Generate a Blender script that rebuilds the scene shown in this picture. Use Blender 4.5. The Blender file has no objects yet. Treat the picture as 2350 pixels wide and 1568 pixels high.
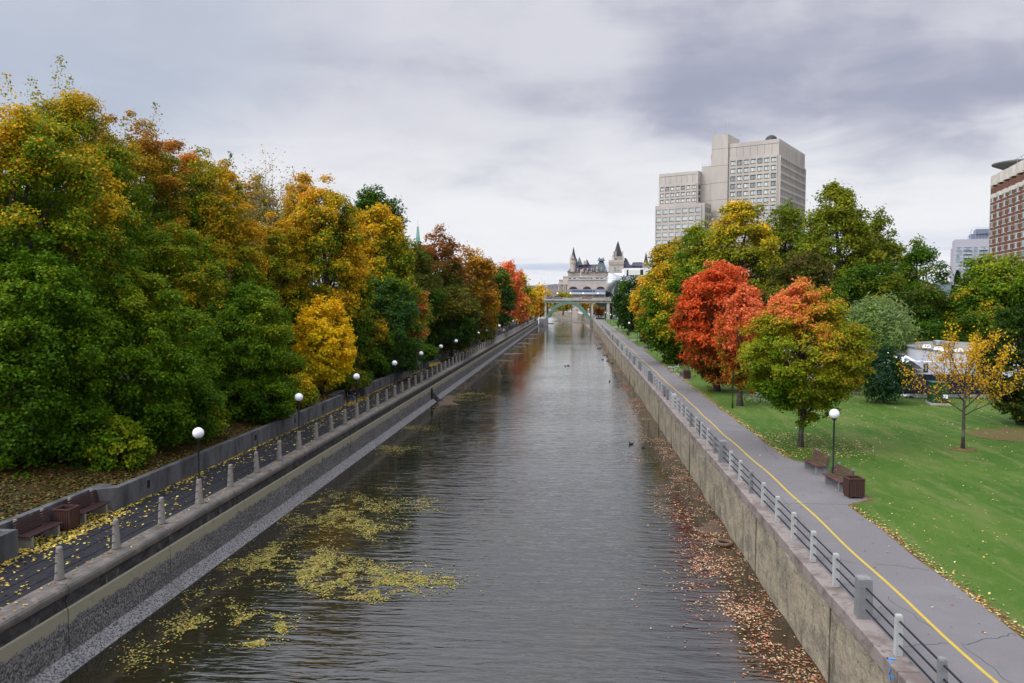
import bpy, bmesh, math, random
import numpy as np
from mathutils import Vector, Matrix, Euler

R = math.radians
sc = bpy.context.scene
# ------------------------------------------------------------------ camera
CAMZ = 11.2
PITCH, YAW = 3.116, 4.6
F = 1800.0                                # focal length in pixels of a 2350 x 1568 picture
cam = bpy.data.cameras.new('camera')
camo = bpy.data.objects.new('camera', cam)
sc.collection.objects.link(camo)
camo.location = (0, 0, CAMZ)
camo.rotation_euler = Euler((R(90 - PITCH), 0, R(YAW)))
cam.sensor_width = 23.5
cam.lens = 23.5 * F / 2350.0
cam.clip_start = 0.1
cam.clip_end = 40000
sc.camera = camo
RM = camo.rotation_euler.to_matrix()

# ------------------------------------------------------------------ sky and sun
SUN_ELEV, SUN_AZ = 42.0, 235.0
world = bpy.data.worlds.new('World')
sc.world = world
world.use_nodes = True
nt = world.node_tree
nt.nodes.clear()
def wn(t, **k):
    n = nt.nodes.new(t)
    for a, b in k.items():
        setattr(n, a, b)
    return n
wl = nt.links.new
def wmath(op, a, b=None, c=None, clamp=False):
    n = wn('ShaderNodeMath', operation=op); n.use_clamp = clamp
    for i, x in enumerate((a, b, c)):
        if x is None: continue
        if hasattr(x, 'links'): wl(x, n.inputs[i])
        else: n.inputs[i].default_value = x
    return n.outputs[0]
wout = wn('ShaderNodeOutputWorld')
sky = wn('ShaderNodeTexSky', sky_type='NISHITA')
sky.sun_disc = False
sky.sun_elevation = R(SUN_ELEV)
sky.sun_rotation = R(SUN_AZ)
bg1 = wn('ShaderNodeBackground'); bg1.inputs[1].default_value = 0.11
wl(sky.outputs[0], bg1.inputs[0])
tc = wn('ShaderNodeTexCoord')
sep = wn('ShaderNodeSeparateXYZ'); wl(tc.outputs['Generated'], sep.inputs[0])
zc = wmath('MAXIMUM', sep.outputs[2], 0.0)
den = wmath('ADD', zc, 0.16)
px = wmath('DIVIDE', sep.outputs[0], den)
py = wmath('DIVIDE', sep.outputs[1], den)
cmb = wn('ShaderNodeCombineXYZ'); wl(px, cmb.inputs[0]); wl(py, cmb.inputs[1])
def wnoise(scale, detail=5, rough=0.5, off=(0, 0, 0), dist=0.0, sx=1.0, sy=1.0, sz=1.0):
    m = wn('ShaderNodeMapping'); m.inputs['Location'].default_value = off
    m.inputs['Scale'].default_value = (sx, sy, sz)
    wl(cmb.outputs[0], m.inputs[0])
    n = wn('ShaderNodeTexNoise'); n.inputs['Scale'].default_value = scale
    n.inputs['Detail'].default_value = detail; n.inputs['Roughness'].default_value = rough
    n.inputs['Distortion'].default_value = dist
    wl(m.outputs[0], n.inputs['Vector'])
    return n.outputs[0]
_wn = wn('ShaderNodeTexNoise'); _wn.inputs['Scale'].default_value = 3.2; _wn.inputs['Detail'].default_value = 6
wl(tc.outputs['Generated'], _wn.inputs['Vector'])
_ws = wn('ShaderNodeVectorMath', operation='SUBTRACT'); wl(_wn.outputs['Color'], _ws.inputs[0]); _ws.inputs[1].default_value = (.5, .5, .5)
_wm = wn('ShaderNodeVectorMath', operation='SCALE'); wl(_ws.outputs[0], _wm.inputs[0]); _wm.inputs['Scale'].default_value = 0.55
_wa = wn('ShaderNodeVectorMath', operation='ADD'); wl(tc.outputs['Generated'], _wa.inputs[0]); wl(_wm.outputs[0], _wa.inputs[1])
def dirblob(u, v, size, power=1.0, d=None, warp=True):
    d = d or RM @ Vector(((u - 1175) / F, (784 - v) / F, -1)); d.normalize()
    dn = wn('ShaderNodeVectorMath', operation='DOT_PRODUCT')
    nm = wn('ShaderNodeVectorMath', operation='NORMALIZE'); wl(_wa.outputs[0] if warp else tc.outputs['Generated'], nm.inputs[0])
    wl(nm.outputs[0], dn.inputs[0]); dn.inputs[1].default_value = d
    ca = math.cos(R(size))
    x = wmath('SUBTRACT', dn.outputs['Value'], ca)
    return wmath('DIVIDE', x, 1 - ca, clamp=True)
n1 = wnoise(0.9, 7, 0.55, (3.1, 7.7, 0), 0.5)
n2 = wnoise(2.3, 8, 0.55, (9.1, 2.7, 4), 0.5)
n3 = wnoise(1.1, 6, 0.5, (1.1, 5.7, 9), 0.2, 0.55, 1.6)
# big darker banks of cloud to the upper right, brighter opening low over the horizon
b1 = dirblob(2000, 170, 17)
b2 = dirblob(2230, 330, 9)
b3 = dirblob(1700, 30, 11)
b4 = dirblob(100, 150, 20)
dark = wmath('MULTIPLY', b1, 0.55)
dark = wmath('ADD', dark, wmath('MULTIPLY', b2, 0.50))
dark = wmath('ADD', dark, wmath('MULTIPLY', b3, 0.25))
nn = wmath('ADD', wmath('MULTIPLY', n1, 0.75), wmath('ADD', wmath('MULTIPLY', n2, 0.45), wmath('MULTIPLY', n3, 0.25)))
dk = wmath('ADD', wmath('MULTIPLY', dark, 1.15), wmath('MULTIPLY', wmath('SUBTRACT', nn, 0.725), 2.9))
r1 = wn('ShaderNodeMapRange', interpolation_type='SMOOTHSTEP')
wl(dk, r1.inputs[0]); r1.inputs[1].default_value = -0.15; r1.inputs[2].default_value = 0.95
colr = wn('ShaderNodeMix', data_type='RGBA')
colr.inputs[6].default_value = (0.685, 0.690, 0.755, 1)
colr.inputs[7].default_value = (0.370, 0.385, 0.500, 1)
wl(r1.outputs[0], colr.inputs[0])
# cooler tone on the left
coll = wn('ShaderNodeMix', data_type='RGBA')
wl(wmath('MULTIPLY', b4, 0.9), coll.inputs[0]); wl(colr.outputs[2], coll.inputs[6])
coll.inputs[7].default_value = (0.47, 0.53, 0.65, 1)
# bright low band with streaks
elev = sep.outputs[2]
hb = wn('ShaderNodeMapRange', interpolation_type='SMOOTHSTEP')
wl(wmath('ADD', elev, wmath('MULTIPLY', wmath('SUBTRACT', n2, 0.5), 0.16)), hb.inputs[0])
hb.inputs[1].default_value = 0.25; hb.inputs[2].default_value = 0.07
hb.inputs[3].default_value = 0.0; hb.inputs[4].default_value = 1.0
colh = wn('ShaderNodeMix', data_type='RGBA')
wl(hb.outputs[0], colh.inputs[0]); wl(coll.outputs[2], colh.inputs[6])
colh.inputs[7].default_value = (0.90, 0.905, 0.93, 1)
# blue-grey streaks low down
m4 = wn('ShaderNodeMapping'); m4.inputs['Scale'].default_value = (1.6, 1.6, 26)
wl(tc.outputs['Generated'], m4.inputs[0])
n4 = wn('ShaderNodeTexNoise'); n4.inputs['Scale'].default_value = 1.6; n4.inputs['Detail'].default_value = 5
wl(m4.outputs[0], n4.inputs['Vector'])
lowm = wn('ShaderNodeMapRange', interpolation_type='SMOOTHSTEP'); wl(elev, lowm.inputs[0])
lowm.inputs[1].default_value = 0.10; lowm.inputs[2].default_value = 0.02
lowm.inputs[3].default_value = 0.0; lowm.inputs[4].default_value = 1.0
stm = wn('ShaderNodeMapRange', interpolation_type='SMOOTHSTEP'); wl(n4.outputs[0], stm.inputs[0])
stm.inputs[1].default_value = 0.46; stm.inputs[2].default_value = 0.62
cols = wn('ShaderNodeMix', data_type='RGBA')
wl(wmath('MULTIPLY', stm.outputs[0], wmath('MULTIPLY', lowm.outputs[0], 0.85)), cols.inputs[0])
wl(colh.outputs[2], cols.inputs[6]); cols.inputs[7].default_value = (0.47, 0.56, 0.73, 1)
# glow behind and above the camera, round the sun, added to lift ground light
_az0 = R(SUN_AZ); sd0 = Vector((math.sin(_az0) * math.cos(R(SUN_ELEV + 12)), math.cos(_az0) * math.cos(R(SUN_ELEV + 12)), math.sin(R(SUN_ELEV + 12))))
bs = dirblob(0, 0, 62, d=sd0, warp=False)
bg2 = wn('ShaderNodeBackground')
ov = wn('ShaderNodeMapRange', interpolation_type='SMOOTHSTEP'); wl(sep.outputs[2], ov.inputs[0])  # sky overhead boosted to brighten the water's reflection and the land
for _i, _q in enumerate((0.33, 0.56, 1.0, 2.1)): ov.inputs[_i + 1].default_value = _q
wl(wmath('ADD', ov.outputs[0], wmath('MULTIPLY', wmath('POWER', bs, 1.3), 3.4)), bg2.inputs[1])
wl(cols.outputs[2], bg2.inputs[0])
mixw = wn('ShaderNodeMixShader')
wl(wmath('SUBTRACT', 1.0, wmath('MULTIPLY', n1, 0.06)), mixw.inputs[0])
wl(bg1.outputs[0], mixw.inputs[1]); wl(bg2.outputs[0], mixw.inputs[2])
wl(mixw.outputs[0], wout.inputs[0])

sun = bpy.data.lights.new('sun', 'SUN')
sun.energy = 1.4; sun.angle = R(16); sun.color = (1.0, 0.93, 0.82)
suno = bpy.data.objects.new('sun', sun); sc.collection.objects.link(suno)
_az = R(SUN_AZ)
sdir = Vector((math.sin(_az) * math.cos(R(SUN_ELEV)), math.cos(_az) * math.cos(R(SUN_ELEV)), math.sin(R(SUN_ELEV))))
suno.rotation_euler = sdir.to_track_quat('Z', 'Y').to_euler()
suno.location = sdir * 200

sc.view_settings.view_transform = 'Standard'
sc.view_settings.look = 'None'
sc.view_settings.gamma = 1.0
sc.view_settings.exposure = 0.0
sc.cycles.max_bounces = 6
sc.cycles.diffuse_bounces = 2
sc.cycles.glossy_bounces = 3
sc.cycles.transmission_bounces = 3
sc.cycles.volume_bounces = 0
sc.cycles.caustics_reflective = False
sc.cycles.caustics_refractive = False

# ------------------------------------------------------------------ helpers
def ray(u, v):
    d = RM @ Vector(((u - 1175) / F, (784 - v) / F, -1))
    return d
def at(u, v, z=0.0):                       # point of the plane z seen at that place
    d = ray(u, v); t = (z - CAMZ) / d.z
    return Vector((d.x * t, d.y * t, z))
def atY(u, v, Y):
    d = ray(u, v); t = Y / d.y
    return Vector((d.x * t, Y, CAMZ + d.z * t))

COL = sc.collection
def tag(o, label=None, cat=None, group=None, kind=None):
    if label: o['label'] = label
    if cat: o['category'] = cat
    if group: o['group'] = group
    if kind: o['kind'] = kind
    return o
def empty(name, loc=(0, 0, 0), rz=0.0, label=None, cat=None, group=None):
    o = bpy.data.objects.new(name, None)
    o.location = loc; o.rotation_euler = (0, 0, rz)
    o.empty_display_size = 0.2
    COL.objects.link(o)
    return tag(o, label, cat, group)

def make_mat(name, col, rough=0.7, spec=0.3, metal=0.0, var=None, emis=None, bump=None, coords='Object'):
    """var: list of (colour, scale, lo, hi, amount, (sx,sy,sz)) noise-masked layers; bump: (scale, strength, distance, (s))"""
    m = bpy.data.materials.new(name); m.use_nodes = True
    t = m.node_tree; p = t.nodes['Principled BSDF']
    p.inputs['Roughness'].default_value = rough
    p.inputs['Specular IOR Level'].default_value = spec
    p.inputs['Metallic'].default_value = metal
    p.inputs['Base Color'].default_value = (*col, 1)
    if emis:
        p.inputs['Emission Color'].default_value = (*emis[0], 1)
        p.inputs['Emission Strength'].default_value = emis[1]
    if var or bump:
        tcn = t.nodes.new('ShaderNodeTexCoord')
    def noise(scale, s=(1, 1, 1), detail=5, rough=0.6, loc=(0, 0, 0)):
        mp = t.nodes.new('ShaderNodeMapping'); mp.inputs['Scale'].default_value = s; mp.inputs['Location'].default_value = loc
        t.links.new(tcn.outputs[coords], mp.inputs[0])
        n = t.nodes.new('ShaderNodeTexNoise'); n.inputs['Scale'].default_value = scale
        n.inputs['Detail'].default_value = detail; n.inputs['Roughness'].default_value = rough
        t.links.new(mp.outputs[0], n.inputs['Vector'])
        return n.outputs[0]
    if var:
        prev = None
        for i, L in enumerate(var):
            c2, scale, lo, hi, amt = L[:5]; s = L[5] if len(L) > 5 else (1, 1, 1)
            n = noise(scale, s, loc=(i * 3.7, i * 1.9, i * 2.3))
            r = t.nodes.new('ShaderNodeMapRange'); t.links.new(n, r.inputs[0])
            r.inputs[1].default_value = lo; r.inputs[2].default_value = hi; r.inputs[4].default_value = amt
            x = t.nodes.new('ShaderNodeMix'); x.data_type = 'RGBA'
            t.links.new(r.outputs[0], x.inputs[0])
            if prev is None: x.inputs[6].default_value = (*col, 1)
            else: t.links.new(prev, x.inputs[6])
            x.inputs[7].default_value = (*c2, 1)
            prev = x.outputs[2]
        t.links.new(prev, p.inputs['Base Color'])
    if bump:
        n = noise(bump[0], bump[3] if len(bump) > 3 else (1, 1, 1))
        b = t.nodes.new('ShaderNodeBump'); b.inputs['Strength'].default_value = bump[1]; b.inputs['Distance'].default_value = bump[2]
        t.links.new(n, b.inputs['Height']); t.links.new(b.outputs[0], p.inputs['Normal'])
    return m

class MB:
    def __init__(s): s.v = []; s.f = []; s.m = []
    def face(s, pts, mi=0):
        k = len(s.v); s.v += [tuple(p) for p in pts]; s.f.append(tuple(range(k, k + len(pts)))); s.m.append(mi)
    def box(s, x0, x1, y0, y1, z0, z1, mi=0, M=None):
        k = len(s.v)
        P = [(x0, y0, z0), (x1, y0, z0), (x1, y1, z0), (x0, y1, z0), (x0, y0, z1), (x1, y0, z1), (x1, y1, z1), (x0, y1, z1)]
        if M is not None: P = [tuple(M @ Vector(p)) for p in P]
        s.v += P
        for f in ((0, 3, 2, 1), (4, 5, 6, 7), (0, 1, 5, 4), (1, 2, 6, 5), (2, 3, 7, 6), (3, 0, 4, 7)):
            s.f.append(tuple(k + i for i in f)); s.m.append(mi)
        return s
    def prism(s, poly, z0, z1, mi=0, M=None, top=None):
        """poly: list of (x,y), counter-clockwise; top: optional list for the upper ring"""
        top = top or poly; n = len(poly); k = len(s.v)
        P = [(x, y, z0) for x, y in poly] + [(x, y, z1) for x, y in top]
        if M is not None: P = [tuple(M @ Vector(p)) for p in P]
        s.v += P
        s.f.append(tuple(k + i for i in reversed(range(n)))); s.m.append(mi)
        s.f.append(tuple(k + n + i for i in range(n))); s.m.append(mi)
        for i in range(n):
            j = (i + 1) % n
            s.f.append((k + i, k + j, k + n + j, k + n + i)); s.m.append(mi)
        return s
    def xprism(s, poly, y0, y1, mi=0):
        """poly in the (x,z) plane, extruded along y"""
        n = len(poly); k = len(s.v)
        s.v += [(x, y0, z) for x, z in poly] + [(x, y1, z) for x, z in poly]
        s.f.append(tuple(k + i for i in range(n))); s.m.append(mi)
        s.f.append(tuple(k + n + i for i in reversed(range(n)))); s.m.append(mi)
        for i in range(n):
            j = (i + 1) % n
            s.f.append((k + j, k + i, k + n + i, k + n + j)); s.m.append(mi)
        return s
    def tube(s, pts, rad, n=8, mi=0, caps=True):
        pts = [Vector(p) for p in pts]
        if not hasattr(rad, '__len__'): rad = [rad] * len(pts)
        k = len(s.v)
        for i, p in enumerate(pts):
            a = pts[max(i - 1, 0)]; b = pts[min(i + 1, len(pts) - 1)]
            d = (b - a); d = d.normalized() if d.length > 1e-9 else Vector((0, 0, 1))
            ref = Vector((1, 0, 0)) if abs(d.z) > 0.8 else Vector((0, 0, 1))
            x = d.cross(ref).normalized(); y = d.cross(x)
            for j in range(n):
                t = 2 * math.pi * j / n
                s.v.append(tuple(p + (x * math.cos(t) + y * math.sin(t)) * rad[i]))
        for i in range(len(pts) - 1):
            for j in range(n):
                a = k + i * n + j; b = k + i * n + (j + 1) % n
                s.f.append((a, b, b + n, a + n)); s.m.append(mi)
        if caps:
            s.f.append(tuple(k + j for j in reversed(range(n)))); s.m.append(mi)
            e = k + (len(pts) - 1) * n
            s.f.append(tuple(e + j for j in range(n))); s.m.append(mi)
        return s
    def lathe(s, prof, n=16, mi=0, c=(0, 0, 0), sx=1, sy=1):
        k = len(s.v)
        for r, z in prof:
            for j in range(n):
                t = 2 * math.pi * j / n
                s.v.append((c[0] + r * math.cos(t) * sx, c[1] + r * math.sin(t) * sy, c[2] + z))
        for i in range(len(prof) - 1):
            for j in range(n):
                a = k + i * n + j; b = k + i * n + (j + 1) % n
                s.f.append((a, b, b + n, a + n)); s.m.append(mi)
        s.f.append(tuple(k + j for j in reversed(range(n)))); s.m.append(mi)
        e = k + (len(prof) - 1) * n
        s.f.append(tuple(e + j for j in range(n))); s.m.append(mi)
        return s
    def ball(s, c, r, n=16, m=10, mi=0, sc3=(1, 1, 1)):
        prof = []
        k = len(s.v)
        for i in range(1, m):
            a = math.pi * i / m
            for j in range(n):
                t = 2 * math.pi * j / n
                s.v.append((c[0] + r * sc3[0] * math.sin(a) * math.cos(t), c[1] + r * sc3[1] * math.sin(a) * math.sin(t), c[2] - r * sc3[2] * math.cos(a)))
        for i in range(m - 2):
            for j in range(n):
                a = k + i * n + j; b = k + i * n + (j + 1) % n
                s.f.append((a, b, b + n, a + n)); s.m.append(mi)
        b0 = len(s.v); s.v.append((c[0], c[1], c[2] - r * sc3[2])); s.v.append((c[0], c[1], c[2] + r * sc3[2]))
        e = k + (m - 2) * n
        for j in range(n):
            s.f.append((b0, k + (j + 1) % n, k + j)); s.m.append(mi)
            s.f.append((b0 + 1, e + j, e + (j + 1) % n)); s.m.append(mi)
        return s
    def mesh(s, name, mats, smooth=False):
        me = bpy.data.meshes.new(name)
        me.from_pydata(s.v, [], s.f)
        if not isinstance(mats, (list, tuple)): mats = [mats]
        for m in mats: me.materials.append(m)
        me.polygons.foreach_set('material_index', s.m)
        if smooth: me.polygons.foreach_set('use_smooth', [True] * len(s.f))
        me.update()
        return me
    def build(s, name, mats, parent=None, loc=None, smooth=False, bevel=0.0):
        o = bpy.data.objects.new(name, s.mesh(name, mats, smooth))
        COL.objects.link(o)
        if parent is not None: o.parent = parent
        if loc is not None: o.location = loc
        if bevel:
            b = o.modifiers.new('bevel', 'BEVEL'); b.width = bevel; b.segments = 2; b.limit_method = 'ANGLE'
        return o
def struct(o): o['kind'] = 'structure'; return o
KIDS = {}
def copy_tree(o, parent=None):
    c = o.copy(); COL.objects.link(c)
    if parent is not None: c.parent = parent
    for ch in list(o.children): copy_tree(ch, c)
    return c
def ordinal(i):
    w = ['first', 'second', 'third', 'fourth', 'fifth', 'sixth', 'seventh', 'eighth', 'ninth', 'tenth', 'eleventh', 'twelfth', 'thirteenth', 'fourteenth',
         'fifteenth', 'sixteenth', 'seventeenth', 'eighteenth', 'nineteenth', 'twentieth']
    if i < 20: return w[i]
    t = {2: 'twenty', 3: 'thirty'}[(i + 1) // 10]
    r = (i + 1) % 10
    return t + '-' + w[r - 1] if r else {3: 'thirtieth', 4: 'fortieth'}[(i + 1) // 10]

# ------------------------------------------------------------------ materials
M = {}
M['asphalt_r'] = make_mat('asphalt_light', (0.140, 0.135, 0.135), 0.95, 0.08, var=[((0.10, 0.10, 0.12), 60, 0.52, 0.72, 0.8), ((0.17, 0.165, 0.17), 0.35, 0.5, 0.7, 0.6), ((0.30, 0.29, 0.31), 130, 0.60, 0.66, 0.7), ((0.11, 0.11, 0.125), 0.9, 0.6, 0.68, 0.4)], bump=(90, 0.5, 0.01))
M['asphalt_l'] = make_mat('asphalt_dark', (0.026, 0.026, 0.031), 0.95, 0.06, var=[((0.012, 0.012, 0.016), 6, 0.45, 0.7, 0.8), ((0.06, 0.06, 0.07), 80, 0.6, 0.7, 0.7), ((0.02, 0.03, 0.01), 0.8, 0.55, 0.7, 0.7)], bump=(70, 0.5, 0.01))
M['yellow'] = make_mat('road_paint_yellow', (0.43, 0.315, 0.045), 0.8, 0.15, var=[((0.26, 0.21, 0.08), 6, 0.50, 0.70, 0.7), ((0.14, 0.135, 0.13), 32, 0.58, 0.64, 0.7)])
M['soil'] = make_mat('soil_edge', (0.13, 0.085, 0.04), 0.95, 0.1, var=[((0.05, 0.03, 0.015), 5, 0.4, 0.65, 0.8), ((0.10, 0.13, 0.02), 3, 0.5, 0.6, 0.8)])
M['rail'] = make_mat('rail_paint_dark', (0.012, 0.014, 0.022), 0.5, 0.15)
M['white_conc'] = make_mat('post_concrete_pale', (0.37, 0.38, 0.375), 0.85, 0.2, var=[((0.20, 0.20, 0.20), 55, 0.5, 0.7, 0.55), ((0.26, 0.27, 0.24), 4, 0.45, 0.7, 0.5)], bump=(70, 0.6, 0.01))
M['grey_conc'] = make_mat('post_concrete_grey', (0.17, 0.175, 0.18), 0.88, 0.2, var=[((0.07, 0.07, 0.075), 50, 0.5, 0.7, 0.7), ((0.26, 0.26, 0.25), 3, 0.5, 0.7, 0.5)], bump=(70, 0.6, 0.01))
M['bollard'] = make_mat('bollard_concrete', (0.21, 0.195, 0.175), 0.9, 0.2, var=[((0.06, 0.06, 0.06), 45, 0.48, 0.68, 0.8), ((0.32, 0.30, 0.27), 5, 0.5, 0.7, 0.5)], bump=(60, 0.7, 0.012))
M['pole'] = make_mat('pole_paint', (0.012, 0.016, 0.018), 0.35, 0.5)
M['globe'] = make_mat('globe_acrylic', (0.78, 0.79, 0.86), 0.22, 0.5, var=[((0.62, 0.63, 0.70), 6, 0.5, 0.75, 0.5)])
M['wood'] = make_mat('bench_wood_brown', (0.085, 0.040, 0.030), 0.6, 0.35, var=[((0.035, 0.018, 0.015), 6, 0.4, 0.7, 0.8, (1, 8, 8)), ((0.16, 0.12, 0.07), 2, 0.55, 0.7, 0.6)])
M['wood_dk'] = make_mat('bench_wood_dark', (0.035, 0.012, 0.012), 0.6, 0.3, var=[((0.018, 0.008, 0.008), 6, 0.4, 0.7, 0.8, (8, 1, 8))])
M['iron'] = make_mat('iron_black', (0.015, 0.014, 0.014), 0.5, 0.4)
M['stone_l'] = make_mat('pale_stone', (0.46, 0.405, 0.36), 0.9, 0.2, var=[((0.36, 0.315, 0.28), 0.25, 0.42, 0.62, 0.8), ((0.52, 0.46, 0.41), 1.2, 0.5, 0.7, 0.6, (1, 1, 5))])
M['slate'] = make_mat('slate_roof', (0.042, 0.044, 0.062), 0.7, 0.2, var=[((0.075, 0.078, 0.10), 0.25, 0.45, 0.65, 0.8), ((0.075, 0.045, 0.045), 0.12, 0.52, 0.62, 0.7)])
M['copper'] = make_mat('copper_green', (0.075, 0.105, 0.115), 0.7, 0.3, var=[((0.055, 0.07, 0.085), 0.15, 0.42, 0.6, 0.8)])
M['coppert'] = make_mat('copper_pale_green', (0.16, 0.34, 0.27), 0.7, 0.3, var=[((0.10, 0.20, 0.18), 0.4, 0.45, 0.65, 0.7)])
M['arch'] = make_mat('arch_paint_green', (0.120, 0.205, 0.155), 0.6, 0.3, var=[((0.070, 0.15, 0.11), 0.4, 0.45, 0.65, 0.7), ((0.18, 0.22, 0.17), 2.5, 0.6, 0.72, 0.5)])
M['bconc'] = make_mat('bridge_concrete', (0.40, 0.38, 0.34), 0.9, 0.2, var=[((0.22, 0.21, 0.19), 0.35, 0.45, 0.68, 0.7, (1, 1, .6)), ((0.13, 0.12, 0.11), 0.9, 0.58, 0.75, 0.6, (1, 1, .2))])
M['dark'] = make_mat('dark_recess', (0.012, 0.012, 0.013), 0.9, 0.1)
M['glassd'] = make_mat('glass_dark', (0.025, 0.03, 0.035), 0.08, 0.8)
M['white'] = make_mat('white_paint', (0.72, 0.73, 0.76), 0.6, 0.3, var=[((0.55, 0.56, 0.60), 0.7, 0.5, 0.7, 0.5)])
M['metal'] = make_mat('galvanised_metal', (0.45, 0.46, 0.48), 0.35, 0.5, 0.8, var=[((0.3, 0.3, 0.32), 3, 0.4, 0.7, 0.6)])

# grass with mowing bands
def grass_mat(name, base, alt, dry, sc1=0.16):
    m = bpy.data.materials.new(name); m.use_nodes = True
    t = m.node_tree; p = t.nodes['Principled BSDF']; p.inputs['Roughness'].default_value = 0.9; p.inputs['Specular IOR Level'].default_value = 0.12
    g = t.nodes.new('ShaderNodeNewGeometry')
    def noise(scale, s=(1, 1, 1), rot=0.0, detail=4, dist=0.0):
        mp = t.nodes.new('ShaderNodeMapping'); mp.inputs['Scale'].default_value = s; mp.inputs['Rotation'].default_value = (0, 0, rot)
        t.links.new(g.outputs['Position'], mp.inputs[0])
        n = t.nodes.new('ShaderNodeTexNoise'); n.inputs['Scale'].default_value = scale; n.inputs['Detail'].default_value = detail; n.inputs['Distortion'].default_value = dist
        t.links.new(mp.outputs[0], n.inputs['Vector']); return n.outputs[0]
    def mr(x, lo, hi, a, b):
        r = t.nodes.new('ShaderNodeMapRange'); t.links.new(x, r.inputs[0])
        for i, q in enumerate((lo, hi, a, b)): r.inputs[i + 1].default_value = q
        return r.outputs[0]
    def mix(f, a, b):
        x = t.nodes.new('ShaderNodeMix'); x.data_type = 'RGBA'; t.links.new(f, x.inputs[0])
        for q, i in ((a, 6), (b, 7)):
            if hasattr(q, 'links'): t.links.new(q, x.inputs[i])
            else: x.inputs[i].default_value = (*q, 1)
        return x.outputs[2]
    c = mix(mr(noise(sc1, (1, 1, 1), 0.3), 0.40, 0.60, 0, 1), base, alt)
    c = mix(mr(noise(0.30, (2.6, 0.42, 1), 0.75, 5, 0.8), 0.48, 0.66, 0, 0.50), c, dry)      # long mown streaks
    c = mix(mr(noise(1.6, (1.8, 0.7, 1), 0.6), 0.54, 0.70, 0, 0.45), c, dry)
    c = mix(mr(noise(45, (1, 1, 1)), 0.42, 0.60, 0, 0.55), c, (0.014, 0.042, 0.004))
    c = mix(mr(noise(13, (1, 1, 1)), 0.56, 0.70, 0, 0.40), c, (0.13, 0.16, 0.04))
    t.links.new(c, p.inputs['Base Color'])
    b = t.nodes.new('ShaderNodeBump'); b.inputs['Strength'].default_value = 0.7; b.inputs['Distance'].default_value = 0.05
    t.links.new(noise(30), b.inputs['Height']); t.links.new(b.outputs[0], p.inputs['Normal'])
    return m
M['grass'] = grass_mat('lawn_grass', (0.044, 0.108, 0.012), (0.070, 0.135, 0.018), (0.165, 0.180, 0.062))
M['bank'] = make_mat('leafy_bank_shaded', (0.036, 0.025, 0.008), 0.95, 0.1, var=[((0.020, 0.032, 0.006), 1.2, 0.42, 0.58, 0.9), ((0.08, 0.045, 0.010), 14, 0.50, 0.64, 0.9), ((0.010, 0.014, 0.005), 25, 0.52, 0.66, 0.7)], bump=(12, 0.8, 0.08))  # tree shade over the bank is put into this dark base colour
M['far_ground'] = make_mat('far_ground', (0.05, 0.06, 0.03), 0.95, 0.1, var=[((0.10, 0.09, 0.07), 0.02, 0.45, 0.6, 0.8)])

# left quay wall: cream strip over pebbled panel, pale streaks, joints are modelled
def quay_left_mat():
    m = bpy.data.materials.new('quay_render_left'); m.use_nodes = True
    t = m.node_tree; p = t.nodes['Principled BSDF']; p.inputs['Roughness'].default_value = 0.9; p.inputs['Specular IOR Level'].default_value = 0.2
    g = t.nodes.new('ShaderNodeNewGeometry'); s = t.nodes.new('ShaderNodeSeparateXYZ'); t.links.new(g.outputs['Position'], s.inputs[0])
    def noise(scale, sc3=(1, 1, 1), detail=6, rough=0.6):
        mp = t.nodes.new('ShaderNodeMapping'); mp.inputs['Scale'].default_value = sc3
        t.links.new(g.outputs['Position'], mp.inputs[0])
        n = t.nodes.new('ShaderNodeTexNoise'); n.inputs['Scale'].default_value = scale; n.inputs['Detail'].default_value = detail; n.inputs['Roughness'].default_value = rough
        t.links.new(mp.outputs[0], n.inputs['Vector']); return n.outputs[0]
    def mth(op, a, b):
        n = t.nodes.new('ShaderNodeMath'); n.operation = op
        for i, x in enumerate((a, b)):
            if hasattr(x, 'links'): t.links.new(x, n.inputs[i])
            else: n.inputs[i].default_value = x
        return n.outputs[0]
    def mr(x, lo, hi, a=0., b=1.):
        r = t.nodes.new('ShaderNodeMapRange'); t.links.new(x, r.inputs[0])
        for i, q in enumerate((lo, hi, a, b)): r.inputs[i + 1].default_value = q
        return r.outputs[0]
    def mix(f, a, b):
        x = t.nodes.new('ShaderNodeMix'); x.data_type = 'RGBA'; t.links.new(f, x.inputs[0])
        for q, i in ((a, 6), (b, 7)):
            if hasattr(q, 'links'): t.links.new(q, x.inputs[i])
            else: x.inputs[i].default_value = (*q, 1)
        return x.outputs[2]
    peb = mix(mr(noise(15), 0.42, 0.60), (0.040, 0.041, 0.046), (0.23, 0.225, 0.215))
    peb = mix(mr(noise(0.7, (1, 1, 3)), 0.45, 0.70, 0, 0.5), peb, (0.045, 0.046, 0.055))
    zz = mth('ADD', s.outputs[2], mth('MULTIPLY', mth('SUBTRACT', noise(1.6, (1, 1, .8), 8, 0.75), 0.5), 0.85))
    zz = mth('ADD', zz, mth('MULTIPLY', mth('SUBTRACT', noise(22, (1, 1, .6), 3), 0.5), 0.45))
    c = mix(mr(zz, 1.30, 1.34), peb, (0.24, 0.225, 0.165))
    c = mix(mr(noise(2.2, (1, 1, .5)), 0.58, 0.72, 0, 0.6), c, (0.09, 0.088, 0.085))
    c = mix(mr(s.outputs[2], 1.62, 1.70, 0, 0.0), c, (0.03, 0.03, 0.035))
    t.links.new(c, p.inputs['Base Color'])
    b = t.nodes.new('ShaderNodeBump'); b.inputs['Strength'].default_value = 0.6; b.inputs['Distance'].default_value = 0.02
    t.links.new(noise(26), b.inputs['Height']); t.links.new(b.outputs[0], p.inputs['Normal'])
    return m
M['quay_l'] = quay_left_mat()
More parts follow.
